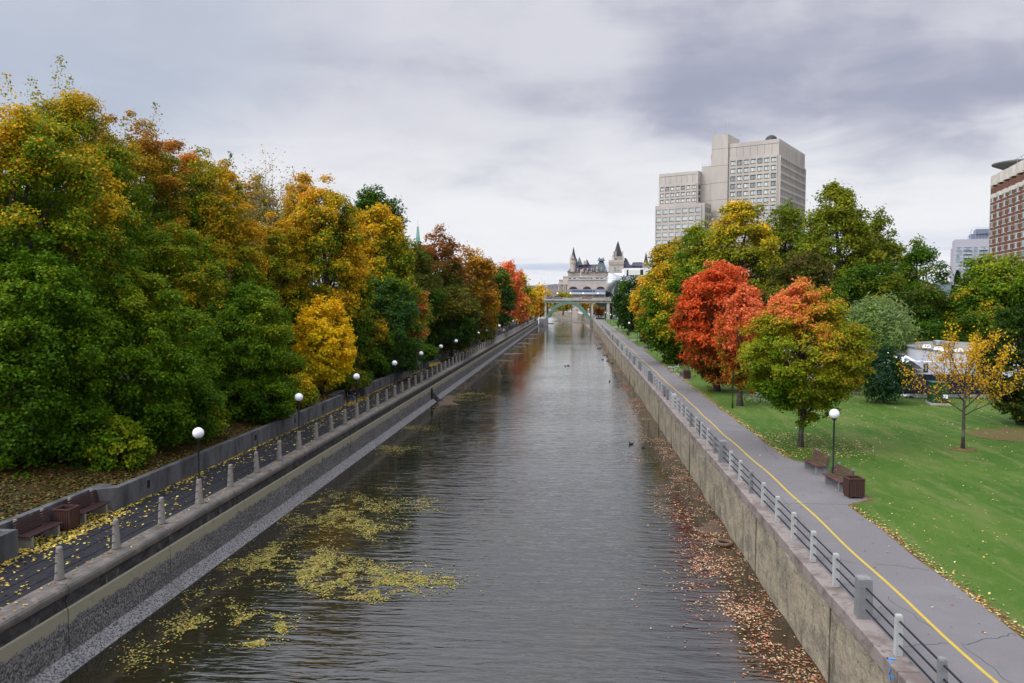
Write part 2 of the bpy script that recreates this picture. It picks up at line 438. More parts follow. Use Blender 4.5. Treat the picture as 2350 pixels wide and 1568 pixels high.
M['band_l'] = make_mat('quay_band_stained', (0.050, 0.047, 0.048), 0.9, 0.2, var=[((0.020, 0.020, 0.022), 1.3, 0.42, 0.6, 0.9, (1, 1, 2)), ((0.26, 0.25, 0.24), 7.0, 0.64, 0.72, 0.75, (1, 1, .3)), ((0.12, 0.11, 0.10), 3, 0.55, 0.7, 0.7)], bump=(20, 0.6, 0.02))
M['cope_l'] = make_mat('quay_coping_left', (0.135, 0.122, 0.110), 0.9, 0.2, var=[((0.075, 0.072, 0.070), 1.5, 0.45, 0.65, 0.8), ((0.26, 0.20, 0.17), 2.5, 0.55, 0.70, 0.6), ((0.06, 0.06, 0.06), 30, 0.55, 0.68, 0.6)], bump=(25, 0.7, 0.02))
M['skirt'] = make_mat('quay_skirt_pebbled', (0.225, 0.223, 0.225), 0.9, 0.2, var=[((0.040, 0.040, 0.045), 15, 0.48, 0.56, 0.9), ((0.13, 0.125, 0.12), 0.9, 0.5, 0.7, 0.6)], bump=(24, 0.8, 0.02))
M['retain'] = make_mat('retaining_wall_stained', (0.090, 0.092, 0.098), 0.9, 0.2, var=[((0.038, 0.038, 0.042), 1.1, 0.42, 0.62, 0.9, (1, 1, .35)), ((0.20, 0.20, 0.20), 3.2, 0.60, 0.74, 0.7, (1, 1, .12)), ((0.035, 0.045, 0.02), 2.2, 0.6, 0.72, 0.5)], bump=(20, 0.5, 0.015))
M['wall_r'] = make_mat('quay_concrete_right', (0.30, 0.265, 0.19), 0.92, 0.2, var=[((0.15, 0.135, 0.11), 0.7, 0.42, 0.62, 0.8, (1, 1, 1.4)), ((0.040, 0.038, 0.033), 1.1, 0.54, 0.70, 0.80, (1, .9, .35)), ((0.36, 0.345, 0.29), 3.0, 0.58, 0.70, 0.6), ((0.045, 0.05, 0.03), 6.0, 0.60, 0.68, 0.7, (1, 1, .5)), ((0.11, 0.10, 0.08), 30, 0.56, 0.68, 0.5)], bump=(5, 0.9, 0.10))
M['cope_r'] = make_mat('quay_coping_right', (0.235, 0.205, 0.190), 0.9, 0.2, var=[((0.12, 0.095, 0.085), 1.3, 0.45, 0.62, 0.8), ((0.42, 0.40, 0.38), 1.1, 0.66, 0.70, 0.8), ((0.09, 0.075, 0.07), 35, 0.55, 0.66, 0.6), ((0.06, 0.055, 0.05), 3, 0.6, 0.7, 0.7)], bump=(14, 0.8, 0.03))

# water
def water_mat():
    m = bpy.data.materials.new('canal_water'); m.use_nodes = True
    t = m.node_tree; p = t.nodes['Principled BSDF']
    p.inputs['Roughness'].default_value = 0.03; p.inputs['IOR'].default_value = 1.50
    p.inputs['Specular IOR Level'].default_value = 0.95
    g = t.nodes.new('ShaderNodeNewGeometry'); s = t.nodes.new('ShaderNodeSeparateXYZ'); t.links.new(g.outputs['Position'], s.inputs[0])
    def noise(scale, sc3=(1, 1, 1), detail=4, rough=0.5, rot=0.0, dist=0.0, loc=(0, 0, 0)):
        mp = t.nodes.new('ShaderNodeMapping'); mp.inputs['Scale'].default_value = sc3; mp.inputs['Rotation'].default_value = (0, 0, rot); mp.inputs['Location'].default_value = loc
        t.links.new(g.outputs['Position'], mp.inputs[0])
        n = t.nodes.new('ShaderNodeTexNoise'); n.inputs['Scale'].default_value = scale; n.inputs['Detail'].default_value = detail
        n.inputs['Roughness'].default_value = rough; n.inputs['Distortion'].default_value = dist
        t.links.new(mp.outputs[0], n.inputs['Vector']); return n.outputs[0]
    def mth(op, a, b=0.0):
        n = t.nodes.new('ShaderNodeMath'); n.operation = op
        for i, x in enumerate((a, b)):
            if hasattr(x, 'links'): t.links.new(x, n.inputs[i])
            else: n.inputs[i].default_value = x
        return n.outputs[0]
    def mr(x, lo, hi, a=0., b=1.):
        r = t.nodes.new('ShaderNodeMapRange'); r.interpolation_type = 'SMOOTHSTEP'; t.links.new(x, r.inputs[0])
        for i, q in enumerate((lo, hi, a, b)): r.inputs[i + 1].default_value = q
        return r.outputs[0]
    def mix(f, a, b):
        x = t.nodes.new('ShaderNodeMix'); x.data_type = 'RGBA'; t.links.new(f, x.inputs[0])
        for q, i in ((a, 6), (b, 7)):
            if hasattr(q, 'links'): t.links.new(q, x.inputs[i])
            else: x.inputs[i].default_value = (*q, 1)
        return x.outputs[2]
    wob = mth('MULTIPLY', mth('SUBTRACT', noise(0.25, (1, .5, 1)), 0.5), 5.0)
    xr = mth('ADD', s.outputs[0], wob)
    c = mix(mr(xr, 4.0, 6.8), (0.010, 0.011, 0.009), (0.034, 0.018, 0.007))           # shallow leaf-covered bed by the right wall
    c = mix(mr(xr, -9.5, -13.5), c, (0.013, 0.011, 0.005))                              # silty bed by the left wall
    c = mix(mr(noise(0.22, (1, .6, 1), loc=(7, 3, 0)), 0.50, 0.62, 0, 0.5), c, (0.016, 0.013, 0.004))
    c = mix(mr(noise(3.5), 0.5, 0.7, 0, 0.6), c, (0.008, 0.008, 0.006))
    t.links.new(c, p.inputs['Base Color'])
    # ripples: crests lie across the canal, calmer water along the walls
    a = mth('MULTIPLY', noise(1.0, (0.36, 1.9, 1), 2, 0.5, 0.10, 0.8), 1.0)
    b2 = mth('MULTIPLY', noise(2.3, (0.50, 2.2, 1), 2, 0.5, -0.14, 0.7), 0.42)
    c2 = mth('MULTIPLY', noise(8.0, (0.6, 1.8, 1), 2, 0.6, 0.05), 0.04)
    h = mth('ADD', a, mth('ADD', b2, c2))
    ex = mth('ABSOLUTE', mth('ADD', s.outputs[0], 3.5), 0.0)
    calm = mr(ex, 10.8, 7.0, 0.16, 1.0)
    gust = mr(noise(0.06, (1, 1.4, 1)), 0.35, 0.62, 0.65, 1.1)
    bmp = t.nodes.new('ShaderNodeBump'); bmp.inputs['Distance'].default_value = 0.040
    t.links.new(mth('MULTIPLY', mth('MULTIPLY', calm, gust), mr(s.outputs[1], 30, 160, 1.30, .40)), bmp.inputs['Strength'])
    t.links.new(h, bmp.inputs['Height']); t.links.new(bmp.outputs[0], p.inputs['Normal'])
    return m
M['water'] = water_mat()

def leaf_mat(name, trans=0.38, spec=0.08):
    m = bpy.data.materials.new(name); m.use_nodes = True
    t = m.node_tree; p = t.nodes['Principled BSDF']
    p.inputs['Roughness'].default_value = 0.5; p.inputs['Specular IOR Level'].default_value = spec
    a = t.nodes.new('ShaderNodeAttribute'); a.attribute_name = 'leafcol'
    t.links.new(a.outputs['Color'], p.inputs['Base Color'])
    tr = t.nodes.new('ShaderNodeBsdfTranslucent'); t.links.new(a.outputs['Color'], tr.inputs[0])
    mx = t.nodes.new('ShaderNodeMixShader'); mx.inputs[0].default_value = trans
    t.links.new(p.outputs[0], mx.inputs[1]); t.links.new(tr.outputs[0], mx.inputs[2])
    t.links.new(mx.outputs[0], t.nodes['Material Output'].inputs[0])
    return m
M['leaf'] = leaf_mat('tree_leaf')
M['litter'] = leaf_mat('fallen_leaf', 0.0, 0.3)
M['bark'] = make_mat('bark_grey_brown', (0.085, 0.072, 0.062), 0.95, 0.1, var=[((0.035, 0.030, 0.027), 3, 0.42, 0.65, 0.9, (6, 6, 1)), ((0.16, 0.15, 0.135), 2, 0.58, 0.7, 0.5)], bump=(9, 0.9, 0.03, (3, 3, .6)))
M['bark_pale'] = make_mat('bark_pale', (0.30, 0.28, 0.26), 0.9, 0.1, var=[((0.12, 0.11, 0.10), 5, 0.5, 0.7, 0.8)])

# ------------------------------------------------------------------ leaves
def leaf_object(name, pos, nrm, size, col, mat, parent=None, aspect=0.38, bend=0.14, seed=0, axis=None):
    rng = np.random.default_rng(seed + 991)
    n = len(pos)
    nrm = nrm / (np.linalg.norm(nrm, axis=1, keepdims=True) + 1e-9)
    a = rng.normal(size=(n, 3)) if axis is None else axis + 0.25 * rng.normal(size=(n, 3))
    t = a - (a * nrm).sum(1, keepdims=True) * nrm
    t /= (np.linalg.norm(t, axis=1, keepdims=True) + 1e-9)
    b = np.cross(nrm, t)
    s = size[:, None]
    P = np.empty((n, 4, 3), dtype=np.float32)
    P[:, 0] = pos - t * s * 0.5
    P[:, 1] = pos + b * s * aspect + nrm * s * bend
    P[:, 2] = pos + t * s * 0.55
    P[:, 3] = pos - b * s * aspect + nrm * s * bend
    me = bpy.data.meshes.new(name)
    me.vertices.add(n * 4); me.vertices.foreach_set('co', P.reshape(-1))
    idx = (np.arange(n, dtype=np.int32)[:, None] * 4 + np.array([0, 1, 2, 0, 2, 3], dtype=np.int32)).reshape(-1)
    me.loops.add(n * 6); me.loops.foreach_set('vertex_index', idx)
    me.polygons.add(n * 2)
    me.polygons.foreach_set('loop_start', np.arange(0, n * 6, 3, dtype=np.int32))
    me.materials.append(mat)
    at_ = me.attributes.new('leafcol', 'FLOAT_COLOR', 'POINT')
    c4 = np.ones((n, 4, 4), dtype=np.float32); c4[:, :, :3] = col[:, None, :]
    at_.data.foreach_set('color', c4.reshape(-1))
    me.update(calc_edges=True)
    o = bpy.data.objects.new(name, me); COL.objects.link(o)
    if parent is not None: o.parent = parent
    return o

G = dict(dk=(0.022, 0.060, 0.002), gr=(0.062, 0.142, 0.003), mid=(0.110, 0.195, 0.005), yg=(0.260, 0.285, 0.010), ol=(0.190, 0.175, 0.010),
         ye=(0.680, 0.440, 0.012), go=(0.560, 0.310, 0.010), orr=(0.560, 0.205, 0.014), rust=(0.290, 0.115, 0.012), red=(0.620, 0.095, 0.020),
         dred=(0.230, 0.045, 0.020), pk=(0.720, 0.190, 0.070), br=(0.105, 0.075, 0.014), bl=(0.030, 0.085, 0.030), wil=(0.220, 0.320, 0.085))
def sphere_dirs(rng, n):
    d = rng.normal(size=(n, 3)); return d / np.linalg.norm(d, axis=1, keepdims=True)

def crown_arrays(rng, c, r, N, ls, pal, shift=0.0, nclump=90, csize=0.26, flat=0.6, lob=0.28, top=0.0, side=None, tnoise=0.30, gw=0.55, inner=0.45, droop=0.0, lowcut=-1.0, clump_xy=1.0):
    c = np.array(c, float); r = np.array(r, float)
    K = 11
    ld = sphere_dirs(rng, K); la = rng.uniform(0.3, 1.0, K)
    d = sphere_dirs(rng, nclump * 2); d = d[d[:, 2] > lowcut][:nclump]
    nc = len(d)
    e = 1.02 - lob * 0.35 + lob * .8 * np.max(la[None] * np.exp(6 * (d @ ld.T - 1)), axis=1)
    rad = inner + (1 - inner) * np.sqrt(rng.uniform(size=nc))
    off = d * rad[:, None] * e[:, None]
    if top: # narrower towards the top
        k = 1 - top * np.clip(off[:, 2], 0, 1) ** 1.2
        off[:, :2] *= k[:, None]
    far_ = rng.uniform(size=nc) < .14
    off = np.where(far_[:, None], off * rng.uniform(1.0, 1.16, (nc, 1)), off)
    cp = c + off * r
    R0 = float(np.mean(r))
    rc = R0 * csize * rng.uniform(0.55, 1.45, nc) * np.where(far_, .7, 1)
    wgt = rc ** 2 * (0.35 + rad ** 2); wgt /= wgt.sum()
    ci = rng.choice(nc, N, p=wgt)
    g = sphere_dirs(rng, N); g[:, 2] = np.where(rng.uniform(size=N) < 0.65, np.abs(g[:, 2]), g[:, 2])
    gr = rng.uniform(0.45, 1.0, N) ** 0.6
    lp = g * gr[:, None]
    lp[:, :2] *= clump_xy
    h2 = np.linalg.norm(lp[:, :2], axis=1)
    lp[:, 2] = lp[:, 2] * flat - droop * h2 ** 2
    pos = cp[ci] + lp * rc[ci][:, None] * (1 + .35 * rng.normal(size=(N, 1)) * (rng.uniform(size=(N, 1)) < .4)) + rng.normal(size=(N, 3)) * ls * 0.7
    nrm = 0.55 * g + np.array([0, 0, 0.55]) + 0.35 * off[ci] + 0.55 * rng.normal(size=(N, 3))
    # colour
    rel = (pos - c) / r
    cn = rng.normal(size=nc) * tnoise * 0.35
    kf = rng.normal(size=(6, 3)) * 2.6; ph = rng.uniform(0, 6.28, 6)
    cn = cn + tnoise * 0.75 * np.sin((cp - c) / r @ kf.T + ph).sum(1) / 1.9
    tt = 0.5 + gw * rel[:, 2] * 0.9 + cn[ci] + rng.normal(size=N) * 0.17 + shift
    if side is not None: tt = tt + rel @ np.array(side)
    P = np.array(pal); m = len(P) - 1
    x = np.clip(tt, 0, 0.9999) * m; i0 = x.astype(int); f = (x - i0)[:, None]
    col = P[i0] * (1 - f) + P[i0 + 1] * f
    col = col * rng.uniform(0.72, 1.28, (N, 1)) * rng.uniform(0.92, 1.08, (N, 3))
    size = ls * rng.uniform(0.7, 1.3, N)
    return pos, nrm, size, col, cp, rc

def trunk_mesh(rng, base, top, r0, targets, mat, parent, name='trunk', lr=0.35, sides=8):
    mb = MB(); base = Vector(base); top = Vector(top)
    pts = []; n = 7
    jx = rng.normal(size=(n + 1, 2)) * r0 * 0.5
    for i in range(n + 1):
        f = i / n
        p = base.lerp(top, f); p.x += jx[i, 0] * f; p.y += jx[i, 1] * f; pts.append(p)
    rad = [r0 * (1.35 if i == 0 else 1.0) * (1 - 0.75 * (i / n)) for i in range(n + 1)]
    mb.tube(pts, rad, sides)
    for tg in targets:
        tg = Vector(tg)
        f = min(0.95, max(0.25, (tg.z - base.z) / max(top.z - base.z, .1) * 0.55 + rng.uniform(-.08, .08)))
        k = f * n; i = min(int(k), n - 1); s0 = pts[i].lerp(pts[i + 1], k - i)
        mid = s0.lerp(tg, 0.5); mid.z += (tg - s0).length * 0.10
        rr = r0 * lr * (1 - 0.5 * f)
        mb.tube([s0, s0.lerp(mid, .5) + Vector((0, 0, (tg - s0).length * .03)), mid, mid.lerp(tg, .6), tg], [rr, rr * .8, rr * .6, rr * .38, rr * .12], 6)
    return mb.build(name, mat, parent, smooth=True)

SEED = [100]
NLEAF = [0]
def tree(kind, label, u, vtop, hw, Y, zb, pal, vbot=None, aspect=.38, ry=None, cov=2.0, cat='tree', group=None, X=None, trunk_r=None, ls=None, nclump=90, csize=0.26, bark='bark', nlimb=12, sprigs=0, cap=120000, cut=None, name='tree', **kw):
    SEED[0] += 1; rng = np.random.default_rng(SEED[0])
    p = atY(u, 686, Y); X = p.x if X is None else X
    dep = Y / math.cos(R(YAW))
    rx = hw * Y / F * 1.02
    zt = atY(u, vtop, Y).z
    zlo = atY(u, vbot, Y).z if vbot is not None else zb + 0.16 * (zt - zb)
    rz = (zt - zlo) / 2; cz = (zt + zlo) / 2
    ry = ry if ry is not None else rx
    base = Vector((X, Y, zb))
    root = empty(kind, base, 0, label, cat, group)
    ls = ls or max(0.15, 2.3 * Y / 784)
    area = 4 * math.pi * ((rx * ry) ** 1.6 / 3 + (rx * rz) ** 1.6 / 3 + (ry * rz) ** 1.6 / 3) ** (1 / 1.6)
    N = int(min(cap, cov * area / (0.40 * ls * ls)))
    nclump = int(nclump * (2.9 if Y < 100 else 2.0)); csize = csize * (.56 if Y < 100 else .68); kw.setdefault('flat', .75)
    pos, nrm, size, col, cp, rc = crown_arrays(rng, (0, 0, cz - zb), (rx * 0.93, ry * 0.93, rz * 0.94), N, ls, [G[k] if isinstance(k, str) else k for k in pal], nclump=nclump, csize=csize, **kw)
    if sprigs:
        S = []
        for k in range(sprigs):
            j = rng.choice(np.argsort(cp[:, 2])[-max(8, len(cp) // 3):])
            h = rng.uniform(0.7, 2.2) * max(1.0, rz / 6); m_ = int(max(14, h / ls * 7))
            q = cp[j] + np.array([rng.normal() * rc[j] * .4, rng.normal() * rc[j] * .4, rc[j] * 0.5])
            tz = rng.uniform(0, 1, m_) ; w = 0.35 * (1 - tz) + 0.10
            S.append(np.c_[q[0] + rng.normal(size=m_) * w, q[1] + rng.normal(size=m_) * w, q[2] + tz * h])
        S = np.concatenate(S); k = len(S)
        ii = rng.choice(np.argsort(pos[:, 2])[-N // 6:], k)
        pos = np.r_[pos, S]; nrm = np.r_[nrm, rng.normal(size=(k, 3)) + [0, 0, .4]]; size = np.r_[size, size[ii] * 0.9]; col = np.r_[col, col[ii]]
    keep = pos[:, 2] > 0.05
    NLEAF[0] += int(keep.sum())
    leaf_object('crown', pos[keep], nrm[keep], size[keep], col[keep], M['leaf'], root, seed=SEED[0], aspect=aspect)
    tr = trunk_r or max(0.12, 0.020 * (zt - zb) + 0.02 * rx)
    order = rng.choice(len(cp), min(nlimb, len(cp)), replace=False)
    trunk_mesh(rng, (0, 0, -0.3), (rng.normal() * .2, rng.normal() * .2, (cz - zb) + rz * 0.45), tr, cp[order], M[bark], root)
    return root

# value noise for scattering
def vnoise(x, y, s, seed=0):
    rng = np.random.default_rng(seed); T = rng.uniform(size=(256, 256))
    X = x / s; Y_ = y / s
    xi = np.floor(X).astype(int); yi = np.floor(Y_).astype(int); fx = X - xi; fy = Y_ - yi
    fx = fx * fx * (3 - 2 * fx); fy = fy * fy * (3 - 2 * fy)
    g = lambda a, b: T[a % 256, b % 256]
    return (g(xi, yi) * (1 - fx) + g(xi + 1, yi) * fx) * (1 - fy) + (g(xi, yi + 1) * (1 - fx) + g(xi + 1, yi + 1) * fx) * fy

# ================================================================== SETTING
ZR, ZL = 2.70, 2.40                       # right path, left path
YB = 329.0                                # near face of the road bridge
XL, XR = -15.42, 7.38                     # faces of the quay walls
rg = random.Random(5)

def sheet(name, polys, mat, z=None):
    mb = MB()
    for P in polys: mb.face([(p[0], p[1], p[2] if len(p) > 2 else z) for p in P])
    o = mb.build(name, mat); return struct(o)

# water, one sheet running on under the bridge and round the bend
mb = MB(); mb.face([(-16.5, -30, 0), (9, -30, 0), (9, 420, 0), (9, 660, 0), (-260, 660, 0), (-260, 420, 0), (-16.5, 420, 0)])
struct(mb.build('water', M['water']))
# ground: banks, far plain to the horizon
far = 9000
bank_curve = [(8.0, 331), (8.0, 394), (-0.9, 505), (-14.6, 564), (-45, 612), (-260, 660)]
mb = MB()
mb.face([(120, -40, ZR - 0.012), (120, 331, ZR - 0.012), (8.0, 331, ZR - 0.012), (7.9, -40, ZR - 0.012)][::-1])
mlaw = mb
mlaw.build('lawn', M['grass'])['kind'] = 'structure'
mb = MB()
q = [(x, y, 2.45) for x, y in bank_curve]
mb.face([(120, 331, 2.45)] + [(far, 331, 2.45), (far, far, 2.45), (-far, far, 2.45), (-far, 660, 2.45)] + q[::-1])
mb.face([(120, -40, 2.55), (far, -40, 2.55), (far, 331, 2.55), (120, 331, 2.55)])
mb.face([(-16, 331, 2.38), (-19, 420, 2.38), (-45, 520, 2.38), (-260, 560, 2.38), (-far, 560, 2.38), (-far, 331, 2.38)][::-1])
struct(mb.build('ground', M['far_ground']))
# leafy bank on the left
def zbank(x): return 3.22 + 0.15 * min(max(-20.1 - x, 0), 22)
mb = MB()
xs = [-20.1, -23, -26, -30, -36, -43, -60, -200]
for a, b in zip(xs[:-1], xs[1:]):
    mb.face([(b, -40, zbank(b)), (a, -40, zbank(a)), (a, 331, zbank(a)), (b, 331, zbank(b))])
ALC = [(24.97, 30.9), (62.9, 69.2), (101.0, 107.2), (139.1, 145.3), (177.2, 183.4), (215.3, 221.5), (253.4, 259.6), (291.5, 297.7)]
prev = -40
for a, b in ALC + [(331, 331)]:
    mb.face([(-20.1, prev, 3.22), (-19.2, prev, 3.22), (-19.2, a, 3.22), (-20.1, a, 3.22)]); prev = b
struct(mb.build('bank_ground', M['bank']))

# hills across the river
mb = MB(); rgh = np.random.default_rng(3)
xsH = np.linspace(-5200, 6500, 160)
hh = 60 + 55 * vnoise(xsH, xsH * 0, 900, 4) + 35 * vnoise(xsH, xsH * 0, 330, 5) + 10 * vnoise(xsH, xsH * 0, 90, 6)
rows = [(6000, 0.0), (6200, .35), (6500, .62), (6900, .85), (7300, 1.0), (7900, .7)]
k0 = 0
for yy, fr in rows:
    for i, x in enumerate(xsH): mb.v.append((x, yy, 2.4 + hh[i] * fr * (1 + 0.12 * (vnoise(np.array([x]), np.array([yy]), 260, 8)[0] - .5))))
for r_ in range(len(rows) - 1):
    for i in range(len(xsH) - 1):
        a = r_ * len(xsH) + i; mb.f.append((a, a + 1, a + 1 + len(xsH), a + len(xsH))); mb.m.append(0)
M['hill'] = make_mat('forested_hill', (0.105, 0.085, 0.080), 1.0, 0.0, var=[((0.055, 0.065, 0.060), 0.004, 0.42, 0.6, 0.9, (1, 1, 3)), ((0.15, 0.085, 0.07), 0.012, 0.5, 0.65, 0.8)])
struct(mb.build('hills', M['hill'], smooth=True))

# right path with lay-bys, yellow line
PADS = [(33.9, 40.3), (84.0, 89.5), (132, 138), (203, 208)]
L = [(7.86, -40), ]
edge = []
y = -40.0
rgp = np.random.default_rng(8)
ys = list(np.arange(-40, 330, 1.0))
for yy in ys:
    e = 11.25 + 0.06 * math.sin(yy * .9) + rgp.normal() * 0.025
    for a, b in PADS:
        if a <= yy <= b: e = 12.45
        elif b < yy < b + 2.2: e = 12.45 - (12.45 - 11.3) * min(1, (yy - b) / 2.2) ** 0.8
        elif a - 0.8 < yy < a: e = 11.9
    edge.append((e, yy))
mb = MB()
for (e0, y0), (e1, y1) in zip(edge[:-1], edge[1:]):
    mb.face([(7.84, y0, ZR), (e0, y0, ZR), (e1, y1, ZR), (7.84, y1, ZR)])
struct(mb.build('path', M['asphalt_r']))
mb = MB()
for (e0, y0), (e1, y1) in zip(edge[:-1], edge[1:]):
    w0 = 0.05 + 0.30 * vnoise(np.array([y0]), np.array([0.]), 2.1, 3)[0]; w1 = 0.05 + 0.30 * vnoise(np.array([y1]), np.array([0.]), 2.1, 3)[0]
    mb.face([(e0 - .03, y0, ZR - .006), (e0 + w0, y0, ZR - .006), (e1 + w1, y1, ZR - .006), (e1 - .03, y1, ZR - .006)])
struct(mb.build('path_edge_soil', M['soil']))
mb = MB()
mb.face([(7.84, 330, ZR - .002), (13, 330, ZR - .002), (13, 420, 2.6), (3.6, 480, 2.6), (8.0, 394, 2.6)])
struct(mb.build('path', M['asphalt_r']))
mb = MB(); mb.face([(11.3, 236, ZR), (11.3, 239, ZR), (40, 250, ZR), (40, 247, ZR)][::-1]); mb.face([(11.3, 162, ZR), (11.3, 164, ZR), (30, 168, ZR), (30, 166, ZR)][::-1])
struct(mb.build('side_path', M['bconc']))
mb = MB()
wob = lambda y_: 9.38 + 0.05 * math.sin(y_ * 0.21) + 0.03 * math.sin(y_ * 0.83 + 1)
yy = -20.0
while yy < 322:
    s_ = 0.8 if yy < 120 else 2
    mb.face([(wob(yy) - .048, yy, ZR + .004), (wob(yy) + .048, yy, ZR + .004), (wob(yy + s_) + .048, yy + s_, ZR + .004), (wob(yy + s_) - .048, yy + s_, ZR + .004)]); yy += s_
struct(mb.build('path_line', M['yellow']))
# repair seam across the path
mb = MB(); mb.box(7.9, 11.25, 33.05, 33.09, ZR + .002, ZR + .005); mb.box(7.9, 11.3, 112, 113.4, ZR + .001, ZR + .004); mb.box(7.9, 11.3, 117, 118.5, ZR + .001, ZR + .004)
M['seam'] = make_mat('asphalt_patch', (0.105, 0.103, 0.12), 0.9, 0.2, var=[((0.06, 0.06, 0.07), 30, .5, .7, .8)])
struct(mb.build('path_patch', M['seam']))
rc_ = np.random.default_rng(55); mb = MB()
def crack(x, y, dx, dy, n, w):
    for i in range(n):
        nx = x + dx + rc_.normal() * .05; ny = y + dy + rc_.normal() * .05
        if not (7.95 < nx < 11.2): break
        if abs(nx - 9.38) > .12 and abs(x - 9.38) > .12:
            px_, py_ = -(ny - y), nx - x; l_ = math.hypot(px_, py_) + 1e-6; px_ *= w / l_; py_ *= w / l_
            mb.face([(x - px_, y - py_, ZR + .0035), (nx - px_, ny - py_, ZR + .0035), (nx + px_, ny + py_, ZR + .0035), (x + px_, y + py_, ZR + .0035)][::-1])
        x, y = nx, ny
for y_ in (19.5, 26.2, 45.5, 51, 62, 71.5, 79, 96): crack(7.98, y_, .14, rc_.normal() * .02, 24, .009)
for x_, y_, n in ((10.2, 15, 40), (8.5, 28, 30), (10.6, 42, 50), (8.6, 60, 60), (10.3, 84, 60)): crack(x_, y_, rc_.normal() * .008, .2, n, .007)
M['tar'] = make_mat('crack_tar', (0.045, 0.044, 0.05), .9, .1)
struct(mb.build('path_crack', M['tar']))
# left path
mb = MB(); mb.face([(-18.95, -40, ZL), (-16.1, -40, ZL), (-16.1, 331, ZL), (-18.95, 331, ZL)])
for a, b in ALC: mb.face([(-20.05, a, ZL), (-18.95, a, ZL), (-18.95, b, ZL), (-20.05, b, ZL)])
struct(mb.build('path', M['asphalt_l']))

# ------------------------------------------------------------------ right quay wall
wall = empty('quay_wall', (XR, 0, 0), 0, 'beige stained concrete canal wall with pink coping beside the bicycle path', 'canal wall')
rgw = np.random.default_rng(21)
def face_grid(x, y0, y1, z0, z1, dy, dz, amp, flip=False):
    ny = int((y1 - y0) / dy) + 1; nz = int((z1 - z0) / dz) + 1
    yy = np.linspace(y0, y1, ny); zz = np.linspace(z0, z1, nz)
    Yg, Zg = np.meshgrid(yy, zz)
    X = x + (vnoise(Yg, Zg, 1.7, 3) - .5) * amp + (vnoise(Yg, Zg, .45, 5) - .5) * amp * .4
    m = MB(); m.v = [tuple(p) for p in np.stack([X, Yg, Zg], -1).reshape(-1, 3)]
    for r_ in range(nz - 1):
        for c_ in range(ny - 1):
            a = r_ * ny + c_; f = (a, a + 1, a + 1 + ny, a + ny)
            m.f.append(f[::-1] if not flip else f); m.m.append(0)
    return m
m_ = face_grid(0.0, -20, 330, -0.6, 2.36, 0.55, 0.27, 0.09)
m_.box(0.02, 0.5, -20, 330, 2.30, 2.355)
mj = MB()
for y_ in np.arange(13.5, 320, 9.3): mj.box(-.035, .02, y_ - .009, y_ + .009, -.4, 2.35)
M['jst'] = make_mat('joint_stain', (.075, .066, .05), .95)
mj.build('wall_joint', M['jst'], wall)
m_.build('wall_face', M['wall_r'], wall, smooth=True)
mb = MB(); yy = -20.0
while yy < 329:
    ln = rgw.uniform(2.2, 5.5); ln = min(ln, 329.5 - yy)
    dx = rgw.normal() * 0.012; dz = rgw.normal() * 0.012
    mb.box(-0.05 + dx, 0.475, yy + .012, yy + ln - .012, 2.36, 2.735 + dz); yy += ln
mb.build('coping', M['cope_r'], wall, bevel=0.02)
M['blue'] = make_mat('blue_spray_paint', (0.06, 0.23, 0.50), 0.6)
p = at(2052, 1514, 2.74)
mb = MB(); mb.box(-0.04, .16, p.y - .02, p.y + .05, 2.752, 2.757); mb.box(-0.04, 0.0, p.y - .22, p.y + .05, 2.752, 2.757)
mb.box(-.078, -.072, p.y - .30, p.y - .24, 2.36, 2.66); mb.box(-.078, -.072, p.y - .52, p.y - .24, 2.50, 2.55)
mb.build('paint_mark', M['blue'], wall)

# right railing
def sq_post(h, w, w2, holes=True):
    m = MB(); a, b = w / 2, w2 / 2
    P0 = [(-a, -a), (a, -a), (a, a), (-a, a)]; P1 = [(-b, -b), (b, -b), (b, b), (-b, b)]
    m.prism(P0, 0, h * .965, 0, top=P1); c = b * .82
    m.prism(P1, h * .965, h, 0, top=[(-c, -c), (c, -c), (c, c), (-c, c)])
    return m
ZC = 2.735
rail = empty('railing', (XR + 0.31, 10.0, ZC), 0, 'railing of square pale concrete posts and three dark rails along the bicycle path', 'railing')
meshes = {('p', 0): sq_post(.98, .165, .145).mesh('post', M['white_conc']), ('p', 1): sq_post(.98, .17, .15).mesh('post', M['grey_conc']),
          ('g', 0): sq_post(1.10, .36, .33).mesh('pillar', M['white_conc']), ('g', 1): sq_post(1.10, .37, .34).mesh('pillar', M['grey_conc'])}
rest = MB(); cnt = 0
y0p = 21.15 - 5 * 2.236
for i in range(0, 143):
    y_ = y0p + i * 2.236
    if y_ > 328: break
    big = (i - 5) % 9 == 0
    j = (i - 5) // 9
    if big: c_ = 0 if j in (2, 5, 9) else 1
    else:
        c_ = 1 if rgw.uniform() < (0.22 if y_ < 75 else 0.42) else 0
        if i in (3, 11): c_ = 1
        if i in (4, 6, 7, 8, 9, 10, 12, 13): c_ = 0
    nm = 'pillar' if big else 'post'
    if cnt < 96:
        o = bpy.data.objects.new(nm, meshes[('g' if big else 'p', c_)]); COL.objects.link(o); o.parent = rail
        o.location = (0, y_ - 10.0, 0.0); o.rotation_euler = (rgw.normal() * .006, rgw.normal() * .008, rgw.normal() * .02)
    else:
        w = .17 if big else .08
        rest.box(-w, w, y_ - 10 - w, y_ - 10 + w, 0, 1.08 if big else .98)
    cnt += 1
o = rest.build('post', M['white_conc'], rail); o['kind'] = 'stuff'
for h_ in (.26, .55, .84):
    MB().tube([(0.0, -30, h_), (0.0, 60, h_), (0, 318, h_)], .023, 8).build('rail', M['rail'], rail, smooth=True)
